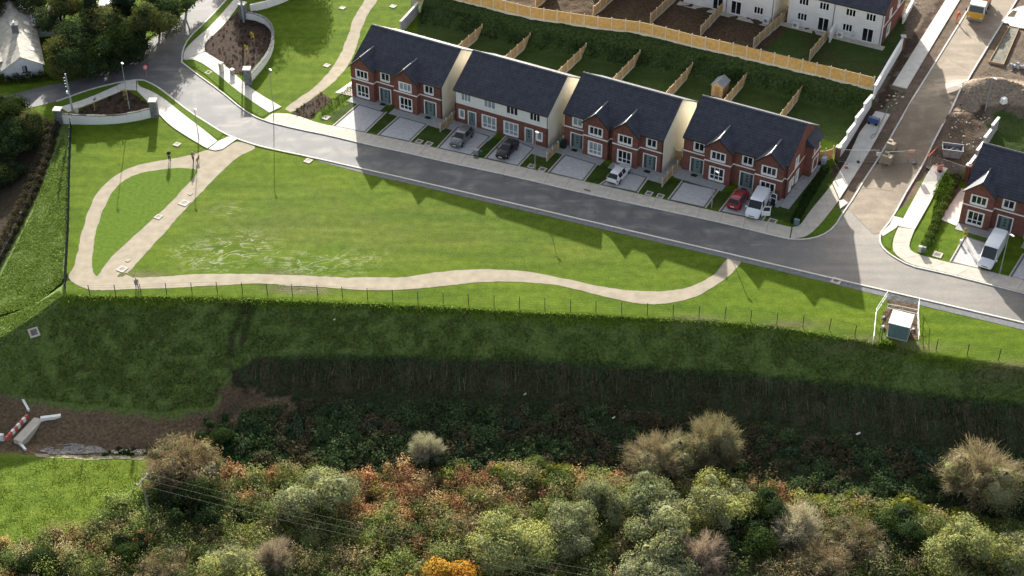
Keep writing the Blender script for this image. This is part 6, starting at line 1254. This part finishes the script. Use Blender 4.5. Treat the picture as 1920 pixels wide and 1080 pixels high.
GP = [(955, 885, 70, 2.4), (1012, 880, 66, 2.5), (1062, 882, 56, 2.5), (1125, 890, 50, 1.9), (1320, 893, 62, 2.0), (1382, 900, 50, 1.9), (1548, 940, 60, 2.0), (1610, 935, 50, 2.0), (1625, 958, 60, 2.3), (1700, 955, 70, 2.0), (1745, 965, 60, 2.1), (1805, 970, 56, 2.1), (1870, 985, 60, 1.9), (1180, 905, 50, 1.8), (895, 925, 50, 1.6)]
GL = ['left end of the row along the ditch', 'second of the row along the ditch left of centre', 'third of the row along the ditch left of centre', 'small one at the right end of that row', 'yellowish one below the tan tree pair', 'small one right of the yellowish one below the tan trees', 'beside the orange bracken on the right', 'at the ditch edge right of the orange bracken', 'dark topped one behind the right hand scrub', 'in the middle of the right hand scrub', 'above the dark evergreen bush at right', 'yellow topped one under the broad tan tree', 'last one towards the right edge', 'between the row and the willow cluster', 'low one in front of the row, amid bracken']
for i, (g_, l) in enumerate(zip(GP, GL)): tree('rounded green gorse bush, ' + l, 'gorse%d' % (i % 2), *g_, name='gorse_bush', cat='bush', group='gorse bushes on the edge of the ditch')
TP = [('mixed0', 120, 18, 95, 8), ('mixed1', 175, 55, 115, 9), ('dark0', 222, 66, 110, 8), ('mixed1', 140, 100, 90, 7.5), ('dark1', 186, 98, 92, 6.5), ('conifer', 185, 20, 60, 10), ('mixed0', 270, 45, 105, 8.5), ('dark1', 242, 80, 76, 5.5), ('mixed1', 318, 8, 95, 8), ('dark0', 300, 30, 70, 6), ('mixed0', 55, -12, 90, 8), ('dark1', 10, -10, 90, 8), ('conifer', 240, -12, 62, 11), ('dark0', 350, -22, 80, 7)]
TL_ = ['yellowish one nearest the cottage annexe', 'large lit one in the middle of the wood', 'dark broad one above the junction', 'at the cottage corner', 'dark low one above the country road', 'tall narrow conifer behind the middle of the wood', 'beside the hidden metal shed', 'low dark one on the road edge', 'by the bend of the country road at the top', 'dark narrow one right of the shed', 'behind the cottage at the top edge', 'at the top left corner behind the cottage', 'conifer cut by the top edge', 'last one at the top end of the road']
for a, l in zip(TP, TL_): tree('tree in the dark wood, ' + l, *a, group='trees of the wood beside the cottage')
LP_ = [('dark0', 12, 205, 75, 5), ('mixed1', 48, 232, 70, 5.5), ('dark1', 18, 262, 110, 4.6), ('mixed0', -30, 240, 120, 5.5), ('dark0', 2, 315, 95, 3.4), ('dark1', 20, 198, 60, 4.5), ('dark1', -50, 330, 120, 4.5)]
LL_ = ['uppermost by the road', 'lighter one nearest the stone wall', 'large dark one in the middle', 'tall one cut by the left edge', 'lowest, above the sunken lane', 'small one right beside the road', 'hidden deepest at the left edge']
for a, l in zip(LP_, LL_): tree('bushy tree at the left edge, ' + l, *a, group='trees over the sunken lane at the left edge')
tree('tall tree beyond the top edge casting its shadow over the grass', 'mixed1', 560, -115, 130, 12.5, base=(548, -60))
tree('tall tree beyond the top edge left of the other, by the entrance', 'mixed0', 480, -130, 110, 11, base=(480, -85))
for u, v, k, l in ((475, 84, 'sapling', 'in the entrance bed, upper one of two'), (463, 108, 'sapling', 'in the entrance bed, lower one of two'), (236, 193, 'sapling', 'in the left triangular bed'), (182, 208, 'greensap', 'greener one near the bluish utility pole'), (1806, 453, 'sapling', 'on the driveway edge beside the tall white van')):
    p = at(u, v); r = thing('sapling', 'young staked yellowing tree, ' + l, 'young tree', (p.x, p.y, .05), random.uniform(0, 6), 'young staked trees'); me, tm, w, h = KIND[k]
    for nm, m in (('crown', me), ('trunk', tm)): o = bpy.data.objects.new(nm, m); COL.objects.link(o); o.parent = r; o.scale = (.85, .85, .8)
    b = MB(); b.tube([(.25, .1, -.2), (.25, .1, 1.5)], .04, 5); b.build('stake', timber, r)
# hedges
def hedge(label, pts, w, h, base, n_per_m=260, leaf=.13, name='hedge', bare=0):
    P = resample([on(*p) for p in pts], step=.25); o = P[0]; A = np.array([tuple(p) for p in P]); L_ = len(P) * .25; n = int(n_per_m * L_); i = RNG.integers(0, len(P), n); d = A[-1] - A[0]; d[2] = 0; d /= np.linalg.norm(d); nr = np.array([-d[1], d[0], 0])
    th = RNG.uniform(-.25, math.pi + .25, n); hs = (1 + .18 * np.sin(i * .9) + RNG.uniform(-.12, .14, n)); C = A[i] + nr * (np.cos(th) * w / 2 * hs * RNG.uniform(.75, 1.05, n))[:, None] + d * RNG.uniform(-.15, .15, n)[:, None]; C[:, 2] += np.clip(np.abs(np.sin(th)) ** .55 * h * hs * RNG.uniform(.55, 1.05, n), .02, None)
    Pq, F, T = cards(C - np.array(tuple(o)), leaf * RNG.uniform(.6, 1.3, n), jit(base, n, .35), bias=(0, 0, .3), aspect=.7)
    r = thing(name, label, 'hedge', tuple(o)); mesh_np('foliage', Pq, F, LEAF, T, parent=r)
    b = MB()
    for k in range(0, len(P) - 1, 3): b.tube([P[k] - o, P[k] - o + Vector((random.uniform(-.1, .1), random.uniform(-.1, .1), h * .75))], .03, 4)
    tag(b.build('stems', bark, r), kind='stuff')
hedge('dark clipped hedge on the lawn right of the corner brick house', [(1547, 318), (1516, 368), (1488, 420)], 1.0, .75, (.030, .055, .018), 420)
hedge('loose green hedge between the sunlit lawns right of the side road', [(1795, 332), (1765, 395), (1733, 466)], 1.0, .62, (.085, .125, .035), 480)
hedge('straggly bush of tall weeds at the top of the sunlit lawn by the brick pier', [(1780, 338), (1770, 350), (1762, 372)], 1.8, .8, (.075, .14, .02), 420)
hedge('thin young hedge between the front lawn and the upper gravel path', [(668, 160), (636, 186), (602, 213)], .45, .7, (.075, .11, .035), 160)
hedge('old ivy covered stone bank with fence stubs along the sunken lane', [(100, 236), (86, 290), (60, 360), (20, 440), (-27, 525)], 1.8, 1.0, (.075, .068, .048), 620, .16, name='hedge_bank')
hedge('dark roadside hedge in front of the white cottage', [(-20, 158), (60, 152), (120, 146), (190, 128), (262, 88)], 1.3, 1.2, (.025, .042, .014), 380, .16)
hb = stepped_wall('low_stone_wall', 'rough grey stone wall along the sunken lane at the left edge', [on(98, 240), on(84, 300), on(58, 370), on(20, 450), on(-20, 525)], .5, mat('lane_stone', (.10, .085, .065), .95, .1, nscale=2, namp=.5, bump=.08, bscale=4), coping, 1.5)
# small plants in the beds
def scatter_in(px, n, fn=on): 
    P = [fn(u, v) for u, v in px]; xs, ys = [p.x for p in P], [p.y for p in P]; X, Y = RNG.uniform(min(xs), max(xs), n * 4), RNG.uniform(min(ys), max(ys), n * 4); k = inside(P, X, Y); return X[k][:n], Y[k][:n]
RNG = np.random.default_rng(99)
for bed, n, l in ((bed1, 110, 0), (bed2, 60, 0), (bed3, 34, 0)):
    X, Y = scatter_in(bed, n); C = np.repeat(np.stack([X, Y, np.full(len(X), .17)], 1), 22, 0) + RNG.normal(size=(len(X) * 22, 3)) * np.array([.10, .10, .06]); cb_ = np.repeat(np.where(RNG.random((len(X), 1)) < .35, np.array([[.14, .08, .045]]), np.array([[.035, .045, .02]])), 22, 0)
    Pq, F, T = cards(C, .11 * RNG.uniform(.6, 1.3, len(C)), cb_ * RNG.uniform(.6, 1.4, (len(C), 1))); o = mesh_np('bed_plants', Pq, F, LEAF, T); tag(o, kind='stuff')
# scrub and bracken, nobody could count it
def clumps(name, X, Y, R, Hh, colfn, dens=70, leaf=.22, lift=0):
    Z = terrain(X, Y); C, S, T = [], [], []
    n = np.maximum(16, (dens * R * R * 1.6).astype(int)); i = np.repeat(np.arange(len(X)), n); N = len(i)
    d = RNG.normal(size=(N, 3)); d[:, 2] = np.abs(d[:, 2]) + .08; d /= np.linalg.norm(d, axis=1)[:, None]; s = RNG.uniform(.62, 1.18, N) * (1 + .25 * np.sin(d[:, 0] * 7 + i) * np.cos(d[:, 1] * 6 + i * 2.3))
    C = np.stack([X[i] + d[:, 0] * R[i] * s, Y[i] + d[:, 1] * R[i] * s, Z[i] + lift + d[:, 2] * Hh[i] * s], 1)
    base = colfn(X, Y)[i] * RNG.uniform(.68, 1.34, (N, 1)) * RNG.uniform(.9, 1.1, (N, 3))
    base = base * (RNG.uniform(.72, 1.28, len(X))[i])[:, None]
    th = np.linspace(0, 2 * math.pi, 8)[:-1]; ring = [np.stack([X[:, None] + R[:, None] * .6 * math.cos(f) * np.cos(th), Y[:, None] + R[:, None] * .6 * math.cos(f) * np.sin(th), np.repeat((Z + lift + Hh * .66 * math.sin(f) - .1)[:, None], 7, 1)], -1) for f in (0, .55, 1.1, 1.5)]  # opaque inner domes added so light cannot leak through the leaf cards
    V_ = np.stack(ring, 1).reshape(-1, 3); V_ = V_ + RNG.normal(size=V_.shape) * .09; f0 = np.array([(a * 7 + k, a * 7 + (k + 1) % 7, a * 7 + 7 + (k + 1) % 7, a * 7 + 7 + k) for a in range(3) for k in range(7)]); F_ = (f0[None] + (np.arange(len(X)) * 28)[:, None, None]).reshape(-1, 4); c_ = np.repeat(colfn(X, Y), 28, 0)
    P, F, T = cards(C, leaf * RNG.uniform(.5, 1.3, N), base, bias=(0, 0, .3), aspect=.65, base=d); F = np.vstack([F, F_ + len(P)]); P = np.vstack([P, V_]); T = np.vstack([T, c_]); o = mesh_np(name, P, F, LEAF, T); tag(o, kind='stuff'); return o
TOPL = [(395, 880), (470, 880), (560, 888), (700, 884), (830, 878), (950, 880), (1080, 888), (1170, 890), (1300, 905), (1400, 918), (1450, 926), (1540, 935), (1620, 945), (1720, 970), (1800, 986), (1920, 1005), (2020, 1030)]
SCR = [(395, 880), (300, 905), (205, 935), (175, 985), (60, 1020), (-60, 1040), (-60, 1180), (2080, 1180)] + TOPL[::-1][:-1]
pal = np.array([(.075, .092, .030), (.105, .115, .040), (.045, .060, .022), (.130, .110, .060), (.090, .110, .028), (.060, .080, .030), (.15, .125, .07), (.115, .135, .055)]) * 2.1
fern = np.array([(.36, .19, .10), (.31, .17, .10), (.42, .26, .13), (.25, .135, .085), (.37, .27, .15)])
def scrubcol(X, Y):
    q = np.array([px_of((x, y, -5.4)) for x, y in zip(X, Y)]); U, V = q[:, 0], q[:, 1]
    pf = .85 * np.exp(-((U - 790) / 175) ** 2 - ((V - 905) / 46) ** 2) + .6 * np.exp(-((U - 450) / 70) ** 2 - ((V - 890) / 45) ** 2) + .85 * np.exp(-((U - 1470) / 65) ** 2 - ((V - 935) / 22) ** 2) + .06
    nz = vnoise(X, Y, 2.2, 33); isf = RNG.random(len(X)) < pf * (.35 + 1.2 * nz); k = (np.clip(vnoise(X, Y, 2.8, 34) * 1.25 - .12, 0, .999) * 8).astype(int) % 8; k = np.where(RNG.random(len(X)) < .35, RNG.integers(0, 8, len(X)), k)
    lush = np.exp(-((U - 240) / 80) ** 2 - ((V - 945) / 50) ** 2) > RNG.random(len(X)); c = np.where(isf[:, None], fern[RNG.integers(0, 5, len(X))], pal[k]); return np.where(lush[:, None] & ~isf[:, None], np.array([[.19, .27, .075]]), c)
FERN = [(600, 893), (700, 890), (950, 892), (1010, 925), (930, 985), (760, 975), (640, 985), (600, 940)]; FP = [on(*p) for p in FERN]; X, Y = scatter_in(SCR, 1750); kp_ = ~(inside(FP, X, Y) & (RNG.random(len(X)) < .62)); X, Y = X[kp_], Y[kp_]; R = RNG.uniform(.5, 1.4, len(X)); clumps('scrub', X, Y, R, R * RNG.uniform(.8, 1.5, len(X)) + .3, scrubcol, 180, .20)
X, Y = scatter_in([(u, v + 25) for u, v in SCR[:4]] + [(60, 1045), (60, 1180), (2080, 1180)] + [(u, v + 25) for u, v in TOPL[::-1]], 330); kp_ = ~(inside(FP, X, Y) & (RNG.random(len(X)) < .75)); X, Y = X[kp_], Y[kp_]; R = RNG.uniform(.8, 1.7, len(X)); clumps('tall_scrub', X, Y, R, R * RNG.uniform(1.0, 1.6, len(X)) + .5, lambda x, y: np.array([(.16, .19, .07), (.09, .12, .045), (.20, .21, .10), (.11, .145, .05), (.19, .165, .095), (.075, .105, .04)])[RNG.integers(0, 6, len(x))], 180, .20)
VAL = [(420, 800), (480, 765), (560, 752), (700, 752), (900, 757), (1200, 770), (1400, 800), (1600, 830), (1800, 850), (1920, 862), (2060, 890), (2060, 1040), (1920, 1005), (1720, 970), (1540, 935), (1400, 915), (1300, 905), (1080, 888), (830, 878), (560, 888), (450, 880)]
X, Y = scatter_in(FERN, 420); R = RNG.uniform(.4, .95, len(X)); clumps('bracken', X, Y, R, R * RNG.uniform(.6, 1.0, len(X)) + .25, lambda x, y: np.where(RNG.random((len(x), 1)) < .72, fern[RNG.integers(0, 5, len(x))], np.array([[.15, .16, .06]])), 150, .18)
def valcol(X, Y): k = (vnoise(X, Y, 3, 41) * 3.99).astype(int); return np.array([(.050, .075, .038), (.066, .10, .046), (.080, .075, .046), (.055, .088, .052)])[k]
X, Y = scatter_in(VAL, 1300); R = RNG.uniform(.35, 1.0, len(X)); clumps('bramble', X, Y, R, R * RNG.uniform(.5, 1.0, len(X)) + .1, valcol, 95, .26)
X, Y = scatter_in([(370, 795), (430, 780), (470, 790), (520, 810), (560, 860), (480, 880), (400, 860)], 70); R = RNG.uniform(.3, .8, len(X)); clumps('bramble', X, Y, R, R * .9 + .1, lambda x, y: np.array([(.028, .075, .030)]) * np.ones((len(x), 1)), 70, .2)
X, Y = scatter_in([(185, 850), (240, 838), (300, 843), (290, 852), (200, 854)], 16); R = RNG.uniform(.3, .6, len(X)); clumps('reeds', X, Y, R, R * .9, lambda x, y: np.array([(.035, .07, .02)]) * np.ones((len(x), 1)), 70, .16)
# grass tufts on the rough slopes
def tufts(name, px, n, hgt, col, wid=.05, fn=on, XY=None):
    X, Y = XY if XY is not None else scatter_in(px, n, fn); n = len(X); Z = terrain(X, Y); a = RNG.uniform(0, 2 * math.pi, n); hh = hgt * RNG.uniform(.5, 1.4, n); w = wid * RNG.uniform(.6, 1.5, n); lx, ly = RNG.normal(size=n) * hh * .45, RNG.normal(size=n) * hh * .45
    P = np.stack([np.stack([X - np.cos(a) * w, Y - np.sin(a) * w, Z - .03], 1), np.stack([X + np.cos(a) * w, Y + np.sin(a) * w, Z - .03], 1), np.stack([X + lx, Y + ly, Z + hh], 1)], 1).reshape(-1, 3)
    c = np.array(col)[None] * RNG.uniform(.6, 1.45, (n, 1)) * RNG.uniform(.9, 1.12, (n, 3)); o = mesh_np(name, P, np.arange(3 * n).reshape(-1, 3), GRASSB, np.repeat(c, 3, 0)); return tag(o, kind='stuff')
tufts('rough_grass', [(118, 250), (128, 300), (124, 420), (116, 530), (60, 575), (0, 590), (-80, 640), (-80, 560), (0, 520), (60, 400), (98, 300)], 30000, .10, (.15, .235, .065), .08)
tufts('rough_grass', [(120, 556), (60, 606), (0, 655), (-80, 700), (-80, 640), (0, 596), (60, 575), (110, 545)], 9000, .10, (.15, .23, .065), .08)
tufts('bank_grass', [(125, 556), (60, 608), (0, 655), (-80, 700), (-80, 750), (0, 738), (100, 752), (300, 772), (400, 762), (440, 690), (475, 668), (800, 668), (1000, 672), (1200, 685), (1400, 700), (1600, 718), (1750, 740), (1920, 757), (2000, 770), (2000, 705), (1750, 668), (1600, 640), (1455, 615), (1160, 594), (1000, 587), (700, 571), (370, 558)], 70000, .11, (.092, .145, .036), .06)
tufts('edge_grass', [(140, 553), (370, 556), (560, 563), (700, 569), (870, 577), (1000, 585), (1160, 592), (1300, 599), (1455, 612), (1605, 636), (1660, 648), (1720, 656), (1720, 664), (1660, 657), (1605, 646), (1455, 622), (1300, 608), (1160, 602), (1000, 595), (700, 580), (370, 568), (140, 566)], 14000, .22, (.14, .22, .05), .09)
tufts('edge_grass', [(470, 667), (800, 666), (1000, 670), (1200, 683), (1400, 698), (1600, 716), (1750, 738), (1920, 755), (1920, 765), (1750, 748), (1600, 727), (1400, 709), (1200, 694), (1000, 681), (800, 677), (470, 677)], 9000, .26, (.080, .13, .05), .08)
tufts('dry_stems', [(480, 682), (800, 682), (1000, 686), (1200, 700), (1400, 716), (1600, 736), (1920, 775), (1920, 845), (1600, 812), (1400, 782), (1200, 755), (900, 742), (500, 738)], 9000, .42, (.13, .115, .075), .028)
def hanging(px, n, cols, lo, hi):
    X, Y = scatter_in(px, n); n = len(X); ln = RNG.uniform(lo, hi, n); dx = RNG.normal(size=n) * .08; wd = RNG.uniform(.02, .06, n); X2, Y2 = X + dx * ln, Y - ln * .72
    Z1, Z2 = terrain(X, Y) + .12, terrain(X2, Y2) + .14; P = np.stack([np.stack([X - wd * .5, Y, Z1], 1), np.stack([X + wd * .5, Y, Z1], 1), np.stack([X2 + wd, Y2, Z2], 1), np.stack([X2 - wd, Y2, Z2], 1)], 1).reshape(-1, 3)
    c = np.array(cols)[RNG.integers(0, len(cols), n)] * RNG.uniform(.6, 1.3, (n, 1)); tag(mesh_np('trailing_stems', P, np.arange(4 * n).reshape(-1, 4), GRASSB, np.repeat(c, 4, 0)), kind='stuff')
hanging([(470, 676), (800, 674), (1000, 678), (1200, 692), (1400, 708), (1600, 727), (1920, 766), (1920, 815), (1600, 780), (1200, 730), (900, 715), (480, 712)], 1100, [(.12, .105, .075), (.10, .088, .06), (.16, .135, .10), (.07, .11, .055), (.06, .095, .045)], .4, 2.0)
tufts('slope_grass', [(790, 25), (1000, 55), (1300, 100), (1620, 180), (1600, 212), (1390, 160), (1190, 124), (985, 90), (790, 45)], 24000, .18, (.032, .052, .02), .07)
tufts('field_grass', [(-60, 858), (60, 860), (280, 866), (300, 900), (200, 935), (170, 985), (50, 1018), (-60, 1035)], 20000, .05, (.115, .172, .028), .06)
tufts('weeds', [(1772, 322), (1795, 335), (1770, 390), (1745, 430), (1750, 390)], 4000, .3, (.08, .14, .025), .07)
def ruts(px, n, name, ms, smin, smax):
    X, Y = scatter_in(px, n); b = MB(); rr = random.Random(n)
    for x, y in zip(X, Y): s_ = rr.uniform(smin, smax); b.cbox((x, y, tz(x, y) - .03), s_ * rr.uniform(.6, 1.6), s_, s_ * rr.uniform(.3, .8), rr.uniform(0, 3), mi=rr.randrange(len(ms)), taper=rr.uniform(.5, .9))
    tag(b.build(name, ms), kind='stuff')
ruts([(1757, 262), (1800, 205), (1870, 215), (1820, 290), (1795, 325), (1745, 312)], 80, 'site_rubble', [conc, blockm, soil], .08, .24)
ruts([(1800, 150), (1960, 120), (1960, 205), (1850, 205), (1800, 205)], 45, 'site_rubble', [soil, blockm], .1, .28)
ruts([(1645, 205), (1668, 170), (1700, 172), (1680, 205)], 36, 'site_rubble', [conc2, greenp, soil, timber], .1, .3)
ruts([(1700, 40), (1760, 0), (1775, -10), (1745, -40), (1700, 0)], 40, 'site_rubble', [conc, soil, blockm], .1, .25)
tufts('bank_weeds', [(130, 565), (420, 566), (900, 588), (1460, 622), (1900, 700), (1900, 745), (1400, 692), (800, 660), (470, 662), (400, 755), (100, 745)], 1600, .3, (.10, .16, .06), .12)
tufts('bank_weeds', [(480, 676), (800, 676), (1200, 694), (1600, 730), (1900, 768), (1900, 800), (1600, 765), (1200, 722), (800, 705), (480, 712)], 2600, .35, (.07, .11, .05), .09)
tufts('weeds', [(1658, 640), (1680, 650), (1672, 660), (1645, 652)], 700, .4, (.11, .18, .03), .09)
